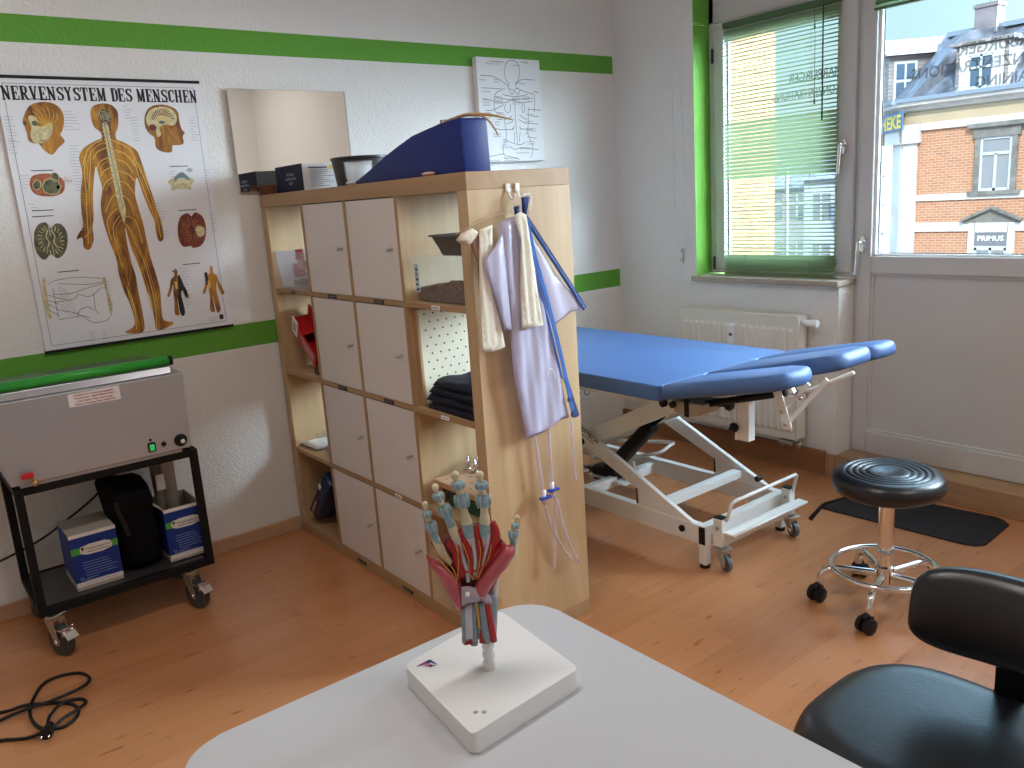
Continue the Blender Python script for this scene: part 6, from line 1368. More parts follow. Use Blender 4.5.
# ---------------------------------------------------------------- hooks and things hanging on the end panel
FE = F3((0, -1.535, 0), X, Z, -Y)
M_CLOTH = mat('cream_muslin', (0.72, 0.64, 0.52), 0.9, bump=0.3, bscale=350)
def strip(b, pts, F, w, n0, th, mi=0, smooth=4):
    P = catmull([Vector((p[0], p[1], 0)) for p in pts], smooth); L = []; R = []
    for i in range(len(P)):
        d = (P[min(i+1, len(P)-1)] - P[max(i-1, 0)]).normalized(); s = Vector((-d.y, d.x, 0))*w/2
        L.append((P[i]+s)[:2]); R.append((P[i]-s)[:2])
    prism(b, L + R[::-1], F, n0, n0+th, mi)
for k, (x, lb) in enumerate(((HANG['hook'][0][0], 'left of two white plastic hooks under the top edge of the shelf end'), (HANG['hook'][1][0]+0.002, 'right of two white plastic hooks under the top edge of the shelf end'))):
    zh = HANG['hook'][0][1]
    t = thing('adhesive_hook', lb, 'hook', (x, -1.511, zh), 'white hooks on the shelf end')
    part('hook_plate', M_WMETAL, t, lambda b: box(b, x-0.008, x+0.008, -1.516, -1.5105, zh-0.012, zh+0.012, 0.002))
    part('hook_arm', M_WMETAL, t, lambda b: tube(b, [(x, -1.514, zh-0.008), (x-0.002, -1.526, zh-0.028), (x, -1.538, zh-0.032), (x+0.002, -1.545, zh-0.020)], 0.0028, 8, smooth=4))
def make_hanger():
    P = HANG['cordline']
    single('hanging_cord', mat('tan_cord', (0.42, 0.27, 0.17), 0.7), lambda b: tube(b, [(p[0], -1.538 if i else -1.525, p[1]+0.004) for i, p in enumerate(P)] , 0.0028, 8, smooth=3), 'thin tan cord stretched from the shelf edge up to the white hooks', 'cord')
make_hanger()
def cloth_band(name, label, key, n, amp, th=0.002, freq=140, m=None, extra=None, cat_='cloth'):
    t = thing(name, label, cat_, (HANG[key][0][0], -1.535-n, min(p[1] for p in HANG[key])), 'muslin strips hanging on the shelf end' if name == 'muslin_strip' else None)
    part('cloth_panel', m or M_CLOTH, t, lambda b: cloth(b, HANG[key], FE, lambda v: n + amp*math.sin(v.x*freq + 6*v.y), th, 0.011))
    return t
t = cloth_band('muslin_strip', 'long cream muslin strip with frayed end, left of the lilac splint', 'band1', 0.012, 0.0035, 0.003, 260)
part('cloth_knot', M_CLOTH, t, lambda b: pillow(b, HANG['bundle'], FE, 0.016, 0.010, 0.012, 0.008, 0.006, wave=lambda v: 0.003*math.sin(v.x*400)))
part('frayed_edge', M_CLOTH, t, lambda b: [tube(b, [tuple(FE((-x_, z_), 0.013)), tuple(FE((-x_+0.001, z_-0.007), 0.013))], 0.0005, 4) for x_, z_ in [(-(HANG['band1'][7][0]+(HANG['band1'][5][0]-HANG['band1'][7][0])*k/14), HANG['band1'][7][1]+(HANG['band1'][5][1]-HANG['band1'][7][1])*k/14) for k in range(15)]])
cloth_band('brown_cloth', 'small folded brown cloth hanging behind the cream strip on the cord', 'brown', 0.006, 0.002, 0.002, 200, mat('brown_cloth', (0.30, 0.17, 0.12), 0.9))
cloth_band('muslin_strip', 'shorter cream muslin strip lying in front of the lilac splint', 'band2', 0.030, 0.004, 0.003, 230)
M_LILAC = film_mat('lilac_film', (0.62, 0.59, 0.74), 0.34, rough=0.22)
M_LILAC2 = film_mat('pale_lilac_film', (0.70, 0.66, 0.78), 0.42, rough=0.25)
M_ZIP = mat('zip_blue', (0.02, 0.13, 0.52), 0.45, bump=0.8, bscale=500); M_ZIPD = mat('zip_navy', (0.010, 0.03, 0.17), 0.45, bump=0.8, bscale=500)
M_TUBE = film_mat('clear_tube', (0.84, 0.80, 0.84), 0.68, gloss=0.6, rough=0.1)
def make_splint():
    t = thing('inflatable_splint', 'long lilac inflatable splint with bright blue zip and clear tubes', 'splint', (HANG['sheet'][4][0], -1.55, HANG['sheet'][4][1]), 'inflatable splints hanging on the shelf end')
    part('splint_sleeve', M_LILAC, t, lambda b: pillow(b, HANG['sheet'], FE, 0.008, 0.004, 0.02, 0.012, 0.015, wave=lambda v: 0.003*math.sin(v.x*75-v.y*14)+0.0018*math.sin(v.x*190+v.y*11)))
    part('folded_flap', M_LILAC, t, lambda b: pillow(b, HANG['flap'], FE, 0.005, 0.003, 0.015, 0.01, 0.024, wave=lambda v: 0.002*math.sin(v.x*150)))
    part('zip', M_ZIP, t, lambda b: (strip(b, HANG['zipB'], FE, 0.013, 0.026, 0.003), strip(b, [(p[0]-0.012, p[1]-0.01) for p in HANG['zipB'][1:5]], FE, 0.007, 0.024, 0.002)))
    part('zip_slider', M_ZIPD, t, lambda b: (strip(b, HANG['zipC'], FE, 0.015, 0.0225, 0.003), prism(b, circ(HANG['zipB'][-1][0], HANG['zipB'][-1][1]+0.0, 0.010, 12), FE, 0.026, 0.034), prism(b, circ(HANG['zipB'][-1][0]-0.014, HANG['zipB'][-1][1]+0.05, 0.008, 12), FE, 0.026, 0.034)))
    part('hanging_loop', M_ZIPD, t, lambda b: (pillow(b, [(p[0], p[1]) for p in [(HANG['zipA'][0][0]-0.030, HANG['zipA'][0][1]+0.020), (HANG['zipA'][0][0]-0.008, HANG['zipA'][0][1]+0.022), (HANG['zipA'][0][0]-0.010, HANG['zipA'][0][1]-0.010), (HANG['zipA'][0][0]-0.028, HANG['zipA'][0][1]-0.004)]], FE, 0.006, 0.002, 0.008, 0.008, 0.008)))
    for k, pts in enumerate(HANG['tubes']):
        part('air_tube', M_TUBE, t, lambda b: tube(b, [tuple(FE(p, 0.004 + 0.004*k)) for p in pts], 0.0058, 10, smooth=6))
    for p in HANG['clamps']:
        c = part('tube_clamp', mat('clamp_blue', (0.015, 0.05, 0.34), 0.35), t, lambda b: (box(b, p[0]-0.020, p[0]+0.020, -1.562, -1.545, p[1]-0.004, p[1]+0.004, 0.002)), 'blue tube clamp')
    part('tube_connector', mat('connector_white', (0.74, 0.72, 0.80), 0.4), t, lambda b: [cyl(b, tuple(FE((p[0]+dx, p[1]+0.022), 0.012)), tuple(FE((p[0]+dx, p[1]-0.022), 0.012)), 0.007, seg=12) for p, dx in ((HANG['clamps'][0], 0.0), (HANG['clamps'][1], 0.0))])
    part('valve_mark', M_PAPER, t, lambda b: (tube(b, [tuple(FE((HANG['tubes'][1][0][0]+0.005+0.018*math.cos(a), HANG['tubes'][1][0][1]+0.13+0.045*math.sin(a)), 0.0275)) for a in [0.2+0.24*i for i in range(12)]], 0.0012, 6)))
make_splint()
def make_splint2():
    t = thing('inflatable_splint', 'short pale lilac splint with dark blue zip spreading to the right of the long one', 'splint', (HANG['right'][4][0], -1.54, HANG['right'][6][1]), 'inflatable splints hanging on the shelf end')
    part('splint_sleeve', M_LILAC2, t, lambda b: pillow(b, HANG['right'], FE, 0.005, 0.002, 0.02, 0.012, 0.002, wave=lambda v: 0.0015*math.sin(v.x*90+v.y*30)))
    part('zip', M_ZIPD, t, lambda b: strip(b, HANG['zipA'], FE, 0.0165, 0.009, 0.004))
    part('zip_teeth', mat('zip_light', (0.12, 0.28, 0.62), 0.4, bump=1.0, bscale=600), t, lambda b: strip(b, HANG['zipA'], FE, 0.004, 0.013, 0.0012))
    part('hanging_loop', M_ZIPD, t, lambda b: pillow(b, [(HANG['zipA'][0][0]-0.002, HANG['zipA'][0][1]+0.045), (HANG['zipA'][0][0]+0.030, HANG['zipA'][0][1]+0.045), (HANG['zipA'][0][0]+0.016, HANG['zipA'][0][1]-0.004), (HANG['zipA'][0][0]-0.001, HANG['zipA'][0][1]-0.004)], FE, 0.006, 0.002, 0.008, 0.008, 0.010))
    part('loop_trim', M_WMETAL, t, lambda b: tube(b, [tuple(FE((HANG['zipA'][0][0]+dx, HANG['zipA'][0][1]+dz), 0.016)) for dx, dz in ((-0.003, 0.047), (0.012, 0.052), (0.032, 0.047), (0.018, -0.006))], 0.002, 6, smooth=3))
make_splint2()
# ---------------------------------------------------------------- radiator
def make_radiator():
    t = thing('panel_radiator', 'cream ribbed panel radiator under the window', 'radiator', (2.07, -0.87, 0.14))
    M_RAD = mat('radiator_enamel', (0.78, 0.75, 0.67), 0.35, coat=0.2)
    xf_, xb, y0, y1, z0, z1 = 2.040, 2.115, -1.240, -0.520, 0.170, 0.782
    def pan(b):
        # corrugated front sheet
        n = 18; P = (y1-y0-0.05)/n; L = []
        for k in range(n):
            a = y0+0.025+k*P
            L += [(a, 0.0), (a+P*0.16, 0.006), (a+P*0.62, 0.006), (a+P*0.78, 0.0)]
        L = [(y0, 0.0)] + L + [(y1, 0.0)]
        F = F3((xf_+0.006, 0, 0), Y, Z, -X)
        zz = [(z0, 0), (z0+0.035, 0), (z0+0.05, 1), (z1-0.075, 1), (z1-0.06, 0), (z1-0.012, 0)]
        V = [[b.verts.new(F((p[0], z), p[1]*s)) for p in L] for z, s in zz]
        for A, B in zip(V, V[1:]):
            for k in range(len(L)-1): b.faces.new((A[k], A[k+1], B[k+1], B[k]))
        box(b, xf_+0.0065, xf_+0.016, y0, y1, z0, z1-0.010, 0.002)
        box(b, xb-0.012, xb, y0, y1, z0, z1-0.010, 0.002)
    part('ribbed_panel', M_RAD, t, pan)
    part('top_grille', M_RAD, t, lambda b: [box(b, xf_+0.001, xb, y0-0.003, y1+0.003, z1-0.010, z1-0.002, 0.003)] + [box(b, xf_+0.018, xb-0.012, y0+0.02+0.02*k, y0+0.025+0.02*k, z1-0.003, z1+0.0005) for k in range(34)])
    part('side_cover', M_RAD, t, lambda b: [box(b, xf_+0.001, xb, y-0.004, y, z0+0.008, z1-0.010, 0.002) for y in (y0, y1+0.004)])
    def th(b): lathe(b, [(0, 0), (0.017, 0), (0.017, 0.018), (0.014, 0.024), (0.017, 0.03), (0.0185, 0.07), (0.016, 0.076), (0, 0.078)], (xf_+0.035, y0-0.010, z1-0.034), 'y', M=Matrix.Rotation(PI, 4, 'X'))
    v = part('thermostat_head', M_WMETAL, t, lambda b: (th(b), cyl(b, (xf_+0.035, y0-0.015, z1-0.034), (2.138, y0-0.015, z1-0.034), 0.008)), smooth=40)
    part('valve_joint', M_STEEL, v, lambda b: (cyl(b, (xf_+0.035, y0+0.002, z1-0.034), (xf_+0.035, y0-0.016, z1-0.034), 0.012), cyl(b, (xf_+0.035, y0-0.008, z1-0.034), (xf_+0.035, y0-0.014, z1-0.034), 0.017, seg=8)))
    m = part('heat_meter', M_WMETAL, t, lambda b: box(b, 2.008, xf_+0.001, -0.900, -0.862, 0.590, 0.722, 0.006))
    part('meter_display', M_SEAL_SHADE, m, lambda b: box(b, 2.0065, 2.009, -0.892, -0.874, 0.664, 0.678, 0.001))
    part('pipe_fittings', M_STEEL, t, lambda b: (cyl(b, (2.07, y0+0.045, 0.119), (2.07, y0+0.045, z0), 0.009), cyl(b, (2.07, y0+0.095, 0.119), (2.07, y0+0.095, z0), 0.009), box(b, 2.055, 2.085, y0+0.03, y0+0.11, 0.135, 0.158, 0.004), cyl(b, (2.07, y0+0.03, 0.146), (2.07, y0-0.006, 0.146), 0.008), cyl(b, (2.07, y0-0.002, 0.13), (2.07, y0-0.002, 0.160), 0.010)))
make_radiator()

# ---------------------------------------------------------------- treatment bed
def make_bed():
    t = thing('treatment_bed', 'blue upholstered treatment bed on a white scissor frame, below the window', 'treatment bed', (1.18, -1.0, 0))
    M_VIN = mat('blue_vinyl', (0.062, 0.135, 0.33), 0.46, spec=0.55, bump=0.05, bscale=400)
    def cushion(b, poly, z0, z1, bev=0.026): prism(b, poly, F3((0, 0, 0), X, Y, Z), z0, z1, bev=bev, seg=5)
    zb, zt = 0.664, 0.722
    part('main_cushion', M_VIN, t, lambda b: cushion(b, rrect(0.785, 1.575, -1.492, -0.06, 0.03, 4), zb, zt), smooth=60)
    # three-part head section, rising towards the front
    ang = math.radians(-11.5)
    def tilted(b, poly, th, dz, a=ang, y0=-1.496):
        M = Matrix.Translation((0, y0, zb+0.004+dz)) @ Matrix.Rotation(a, 4, 'X')
        v = prism(b, poly, F3((0, 0, 0), X, Y, Z), 0, th, bev=0.026, seg=5); xf(v, M)
    part('arm_cushion', M_VIN, t, lambda b: tilted(b, [(0.785, -0.004), (0.785, -0.41), (0.80, -0.47), (0.84, -0.505), (0.92, -0.515), (0.985, -0.50), (1.012, -0.46), (1.018, -0.40), (1.018, -0.004)], 0.056, 0.000), smooth=60)
    part('head_cushion', M_VIN, t, lambda b: tilted(b, [(1.030, -0.004), (1.030, -0.38), (1.044, -0.45), (1.058, -0.52), (1.10, -0.55), (1.26, -0.55), (1.30, -0.52), (1.315, -0.45), (1.332, -0.38), (1.332, -0.004)], 0.056, 0.000, math.radians(-13.0)), smooth=60)
    part('arm_cushion', M_VIN, t, lambda b: tilted(b, [(1.344, -0.004), (1.344, -0.39), (1.35, -0.46), (1.378, -0.495), (1.44, -0.508), (1.52, -0.50), (1.56, -0.465), (1.575, -0.41), (1.575, -0.004)], 0.054, 0.002), smooth=60)
    W = M_WMETAL
    # upper frame
    def up(b):
        for x in (0.905, 1.455): box(b, x-0.015, x+0.015, -1.46, -0.12, 0.615, 0.654, 0.002)
        for y in (-0.14, -0.75, -1.44): box(b, 0.92, 1.44, y-0.015, y+0.015, 0.617, 0.652, 0.002)
    part('upper_frame', W, t, up)
    # base frame
    xl, xr = 0.920, 1.440; zr0, zr1 = 0.092, 0.168
    def base(b):
        box(b, xl, xl+0.034, -1.585, -0.30, zr0, zr1, 0.003); box(b, xr-0.034, xr, -1.585, -0.30, zr0, zr1, 0.003)
        box(b, xl+0.034, xr-0.034, -1.585, -1.548, zr0+0.01, zr1-0.001, 0.002); box(b, xl+0.034, xr-0.034, -0.34, -0.30, zr0+0.01, zr1-0.001, 0.002)
        box(b, xl+0.034, xr-0.034, -0.90, -0.865, zr0+0.01, zr1-0.02, 0.002)
    bf = part('base_frame', W, t, base)
    for x, y in ((xl+0.017, -1.568), (xr-0.017, -1.568), (xl+0.017, -0.32), (xr-0.017, -0.32)):
        lg = part('leg', W, t, lambda b: box(b, x-0.017, x+0.017, y-0.017, y+0.017, 0.012, zr0+0.001, 0.003))
        part('rubber_foot', M_BLACK, lg, lambda b: cyl(b, (x, y, 0.0), (x, y, 0.014), 0.021, 0.018))
    for x in (xl-0.002, xr+0.002):
        part('end_cap', M_BLACK, bf, lambda b: box(b, x-0.0012, x+0.0012, -1.584, -1.556, zr0+0.004, zr1-0.004))
        part('pivot_bolt', M_BLACK, bf, lambda b: lathe(b, [(0, -0.005), (0.013, -0.005), (0.013, 0.005), (0, 0.005)], (x, -1.475, 0.135), 'x'), smooth=40)
    # scissor arms: pair 1 falls towards the front, pair 2 rises towards the front
    def arm1(b, x0, x1, gus=True):
        F = F3((0, 0, 0), Y, Z, X)
        prism(b, [(-1.535, 0.150), (-1.500, 0.146), (-0.33, 0.655), (-0.33, 0.712-0.06), (-0.44, 0.655), (-0.50, 0.652)], F, x0, x1) if False else None
        prism(b, [(-1.528, 0.166), (-1.245, 0.166), (-1.245, 0.238), (-0.34, 0.600), (-0.34, 0.648), (-0.46, 0.648)] if gus else [(-1.528, 0.166), (-1.43, 0.166), (-0.34, 0.600), (-0.34, 0.648), (-0.46, 0.648)], F, x0, x1, bev=0.002, seg=1)
    a1 = part('scissor_arm', W, t, lambda b: arm1(b, 0.922, 0.944))
    part('arm_slot', M_BLACK, a1, lambda b: box(b, 0.9205, 0.945, -1.243, -1.238, 0.175, 0.24))
    def med(b):
        sl = math.atan2(0.482, 1.068)
        F = F3((0.9212, 0, 0), (0, -math.cos(sl), -math.sin(sl)), (0, -math.sin(sl)*1.0, math.cos(sl)), -X)
        O = Vector((0, -0.890, 0.440)); u0 = O.dot(Vector((0, -math.cos(sl), -math.sin(sl)))); v0 = O.dot(Vector((0, -math.sin(sl), math.cos(sl))))
        text_into(b, 'MEDITECH', F, u0, v0, 0.020, 0.145, bold=0.02); ribbon(b, [(u0+0.01, v0-0.011), (u0+0.13, v0-0.011)], F, 0.003, 0.0)
    part('maker_lettering', mat('dark_lettering', (0.05, 0.05, 0.06), 0.5), a1, med)
    a2 = part('scissor_arm', W, t, lambda b: arm1(b, 1.416, 1.438))
    part('arm_slot', M_BLACK, a2, lambda b: box(b, 1.4145, 1.4395, -1.243, -1.238, 0.175, 0.24))
    def arm2(b, x0, x1):
        F = F3((0, 0, 0), Y, Z, X)
        prism(b, [(-1.49, 0.655), (-1.49, 0.612), (-0.42, 0.10), (-0.36, 0.10), (-0.36, 0.150), (-1.42, 0.655)], F, x0, x1, bev=0.002, seg=1)
    part('scissor_arm', W, t, lambda b: arm2(b, 0.962, 0.990)); part('scissor_arm', W, t, lambda b: arm2(b, 1.370, 1.398))
    part('cross_bar', W, t, lambda b: (box(b, 0.944, 1.416, -1.385, -1.345, 0.185, 0.218, 0.002)))
    part('cross_bar', W, t, lambda b: (box(b, 0.990, 1.370, -0.60, -0.56, 0.20, 0.24, 0.002), box(b, 0.990, 1.370, -1.37, -1.33, 0.575, 0.612, 0.002)))
    part('pivot_bolt', M_BLACK, t, lambda b: (lathe(b, [(0, -0.03), (0.014, -0.03), (0.014, 0.03), (0, 0.03)], (0.95, -0.93, 0.375), 'x'), lathe(b, [(0, -0.012), (0.012, -0.012), (0.012, 0.012), (0, 0.012)], (1.405, -1.475, 0.205), 'x')), smooth=40)
    # actuator
    ac = part('lift_actuator', M_BLACK, t, lambda b: (obox(b, (1.18, -0.80, 0.13), (1.18, -1.10, 0.425), 0.065, 0.058, bev=0.014), obox(b, (1.18, -0.74, 0.135), (1.18, -0.90, 0.155), 0.08, 0.07, bev=0.016)))
    part('actuator_rod', M_CHROME, ac, lambda b: cyl(b, (1.18, -1.09, 0.42), (1.18, -1.36, 0.585), 0.010))
    part('actuator_rod', M_CHROME, ac, lambda b: (cyl(b, (1.18, -0.43, 0.12), (1.18, -0.76, 0.135), 0.013), cyl(b, (1.12, -0.70, 0.135), (1.24, -0.70, 0.135), 0.020)))
    # foot lever loop
    part('foot_lever', W, t, lambda b: (tube(b, [(1.38, -0.62, 0.21), (1.40, -0.90, 0.255), (1.395, -1.02, 0.275), (1.34, -1.05, 0.278), (1.27, -1.02, 0.25), (1.23, -0.80, 0.20), (1.22, -0.66, 0.175)], 0.008, 8, smooth=5)))
    part('lever_bracket', W, t, lambda b: (prism(b, [(-0.98, 0.135), (-0.96, 0.22), (-0.78, 0.175), (-0.74, 0.135)], F3((0, 0, 0), Y, Z, X), 1.20, 1.205), box(b, 1.12, 1.205, -0.98, -0.74, 0.130, 0.1349)))
    # front castors on a lifting bar
    for x in (0.968, 1.402):
        cb = part('castor_post', W, t, lambda b: box(b, x-0.018, x+0.018, -1.637, -1.597, 0.088, 0.200, 0.003))
        part('post_cap', M_BLACK, cb, lambda b: box(b, x-0.017, x+0.017, -1.636, -1.598, 0.2002, 0.206, 0.002))
        part('post_bolt', M_STEEL, cb, lambda b: lathe(b, [(0, 0), (0.008, 0), (0.008, 0.003), (0, 0.003)], (x-0.0185, -1.617, 0.165), 'x', M=Matrix.Rotation(PI, 4, 'X')))
        part('post_link', W, cb, lambda b: box(b, x-0.012, x+0.012, -1.602, -1.58, 0.13, 0.165, 0.002))
        caster(t, x, -1.627, 0.088, 0.030, 0.020, -1.9, brake=False, mats=M_TYRE2)
    part('foot_bar', W, t, lambda b: (obox(b, (0.955, -1.662, 0.150), (1.43, -1.662, 0.150), 0.030, 0.008, bev=0.002), tube(b, [(0.975, -1.640, 0.19), (0.985, -1.657, 0.262), (1.000, -1.662, 0.270), (1.385, -1.662, 0.270), (1.398, -1.657, 0.262), (1.402, -1.640, 0.19)], 0.007, 8), box(b, 0.96, 1.41, -1.640, -1.634, 0.095, 0.150, 0.001), tube(b, [(0.955, -1.687, 0.150), (1.425, -1.687, 0.150)], 0.006, 8)))
    # head section mechanics
    def bracket(b, x):
        box(b, x-0.0185, x+0.0185, -1.755, -1.705, 0.525, 0.71, 0.002); box(b, x-0.026, x+0.016, -1.706, -1.702, 0.525, 0.70, 0.001)
    part('head_bracket', W, t, lambda b: bracket(b, 0.97))
    part('gas_spring', M_BLACK, t, lambda b: (cyl(b, (0.95, -1.57, 0.635), (0.95, -1.90, 0.725), 0.013), cyl(b, (0.95, -1.50, 0.615), (0.95, -1.57, 0.635), 0.009)))
    part('locking_knob', M_BLACK, t, lambda b: (lathe(b, [(0, 0), (0.018, 0), (0.021, 0.012), (0.014, 0.022), (0, 0.024)], (0.985, -1.640, 0.635), 'y', M=Matrix.Rotation(PI, 4, 'X')), cyl(b, (0.985, -1.60, 0.63), (0.985, -1.64, 0.635), 0.008)), smooth=40)
    part('locking_knob', M_BLACK, t, lambda b: lathe(b, [(0, 0), (0.016, 0), (0.018, 0.008), (0.005, 0.02), (0.005, 0.03), (0, 0.03)], (0.945, -1.702, 0.572), 'x', M=Matrix.Rotation(PI, 4, 'X')), smooth=40)
    for yk, rk in ((-1.43, 0.016), (-1.475, 0.012)):
        part('frame_plug', M_BLACK, t, lambda b: lathe(b, [(0, -0.006), (rk, -0.006), (rk, 0.006), (0, 0.006)], (0.880, yk, 0.632), 'x'), smooth=40)
    part('hinge_block', mat('beige_cast', (0.50, 0.44, 0.34), 0.5), t, lambda b: (prism(b, [(-1.60, 0.645), (-1.46, 0.645), (-1.46, 0.60), (-1.53, 0.585), (-1.58, 0.60)], F3((0, 0, 0), Y, Z, X), 0.90, 1.02, bev=0.006)))
    part('hinge_pin', M_BLACK, t, lambda b: box(b, 0.895, 0.905, -1.535, -1.515, 0.59, 0.655, 0.002))
    sp = part('side_link', W, t, lambda b: (obox(b, (0.885, -1.905, 0.765), (0.885, -1.955, 0.625), 0.030, 0.006, up=X, bev=0.002), obox(b, (0.895, -1.925, 0.678), (0.895, -2.02, 0.782), 0.012, 0.006, up=X), obox(b, (0.892, -1.945, 0.638), (0.892, -2.085, 0.805), 0.014, 0.006, up=X)))
    part('link_bolt', M_STEEL, sp, lambda b: [lathe(b, [(0, 0), (0.006, 0), (0.006, 0.006), (0, 0.006)], (0.882, y, z), 'x', M=Matrix.Rotation(PI, 4, 'X')) for y, z in ((-1.932, 0.680), (-1.948, 0.640), (-2.0, 0.735))])
    h = part('head_handle', W, t, lambda b: tube(b, [(0.90, -1.965, 0.742), (0.90, -2.03, 0.765), (0.90, -2.165, 0.835)], 0.0065, 10))
    part('handle_clip', M_CHROME, h, lambda b: (obox(b, (0.885, -1.952, 0.782), (0.885, -1.972, 0.742), 0.018, 0.016, up=X, bev=0.003), box(b, 0.875, 0.895, -1.985, -1.960, 0.735, 0.746, 0.002)))
    part('under_plate', mat('plywood_dark', (0.10, 0.08, 0.07), 0.6), t, lambda b: (box(b, 0.82, 1.54, -1.47, -0.10, 0.6545, 0.6635)))
    return t
M_TYRE2 = mat('castor_grey', (0.10, 0.11, 0.12), 0.45)
make_bed()

# ---------------------------------------------------------------- stool
def make_stool():
    cx, cy = 1.115, -2.172
    t = thing('rolling_stool', 'round black rolling stool with ringed seat and chrome foot ring', 'stool', (cx, cy, 0))
    M_BV = mat('black_vinyl', (0.006, 0.007, 0.010), 0.32, spec=0.7, bump=0.06, bscale=300)
    pr = [(0, 0.3980), (0.145, 0.3980), (0.163, 0.4080), (0.172, 0.4260), (0.172, 0.4440), (0.163, 0.4610), (0.148, 0.4690), (0.138, 0.4705)]
    for r in (0.128, 0.108, 0.088, 0.068):
        pr += [(r+0.004, 0.4710), (r, 0.4675), (r-0.004, 0.4710)]
    pr += [(0.050, 0.4700), (0.035, 0.4660), (0.0, 0.4630)]
    part('seat', M_BV, t, lambda b: lathe(b, pr, (cx, cy, 0), seg=64), smooth=60)
    part('gas_column', M_CHROME, t, lambda b: (lathe(b, [(0, 0.085), (0.030, 0.085), (0.030, 0.14), (0.0245, 0.145), (0.0245, 0.3610), (0, 0.3610)], (cx, cy, 0), seg=28)), smooth=40)
    part('column_top', M_BLACK, t, lambda b: (lathe(b, [(0, 0.3610), (0.0235, 0.3610), (0.0235, 0.3710), (0.014, 0.3730), (0.014, 0.3980), (0, 0.3980)], (cx, cy, 0)), box(b, cx-0.05, cx+0.05, cy-0.05, cy+0.05, 0.3920, 0.3979, 0.002)), smooth=40)
    part('height_lever', M_BLACK, t, lambda b: (tube(b, [(cx-0.01, cy+0.01, 0.3840), (cx-0.09, cy+0.095, 0.3810), (cx-0.135, cy+0.145, 0.3580)], [0.004, 0.004, 0.006], 8), tube(b, [(cx-0.135, cy+0.145, 0.3580), (cx-0.165, cy+0.175, 0.305)], [0.006, 0.008], 8)))
    part('foot_ring', M_CHROME, t, lambda b: ring(b, (cx, cy, 0.134), 0.165, 0.010, 72, 12))
    for k in range(5):
        a = math.radians(124 + 72*k); d = Vector((math.cos(a), math.sin(a), 0)); c = Vector((cx, cy, 0))
        lg = part('leg', M_CHROME, t, lambda b: tube(b, [tuple(c + d*0.02 + Z*0.112), tuple(c + d*0.09 + Z*0.116), tuple(c + d*0.15 + Z*0.118), tuple(c + d*0.185 + Z*0.108), tuple(c + d*0.200 + Z*0.082), tuple(c + d*0.202 + Z*0.055)], 0.0125, 12, smooth=4))
        ya = a + (0.9, -0.5, 0.6, 1.2, -0.8)[k]; e = Vector((math.cos(ya), math.sin(ya), 0)); s = Vector((-e.y, e.x, 0)); w = c + d*0.202 + e*0.014
        cs = part('castor', M_BLACK, lg, lambda b: (tube(b, [tuple(w - s*0.026 + Z*0.0262), tuple(w - s*0.022 + Z*0.0262)], [0.020, 0.0255], 20), tube(b, [tuple(w - s*0.022 + Z*0.0262), tuple(w - s*0.006 + Z*0.0262)], 0.026, 20), tube(b, [tuple(w + s*0.006 + Z*0.0262), tuple(w + s*0.022 + Z*0.0262)], 0.026, 20), tube(b, [tuple(w + s*0.022 + Z*0.0262), tuple(w + s*0.026 + Z*0.0262)], [0.0255, 0.020], 20)), smooth=40)
        part('castor_hood', M_BLACK, cs, lambda b: tube(b, [tuple(w - e*0.024 + Z*0.030), tuple(w - e*0.018 + Z*0.046), tuple(w + Z*0.055), tuple(w + e*0.014 + Z*0.050)], [0.008, 0.012, 0.013, 0.008], 10, smooth=3))
make_stool()

single('floor_mat', mat('black_mat', (0.012, 0.013, 0.017), 0.75, bump=0.6, bscale=220), lambda b: prism(b, [(1.730, -1.560), (1.762, -1.548), (1.800, -1.566), (1.972, -1.572), (2.045, -1.640), (2.098, -2.13), (2.085, -2.165), (2.05, -2.20), (1.80, -2.215), (1.765, -2.190), (1.752, -2.15)], F3((0, 0, 0), X, Y, Z), 0.0003, 0.006, bev=0.001),
       'thin black rubber mat on the floor in front of the balcony door step', 'mat')

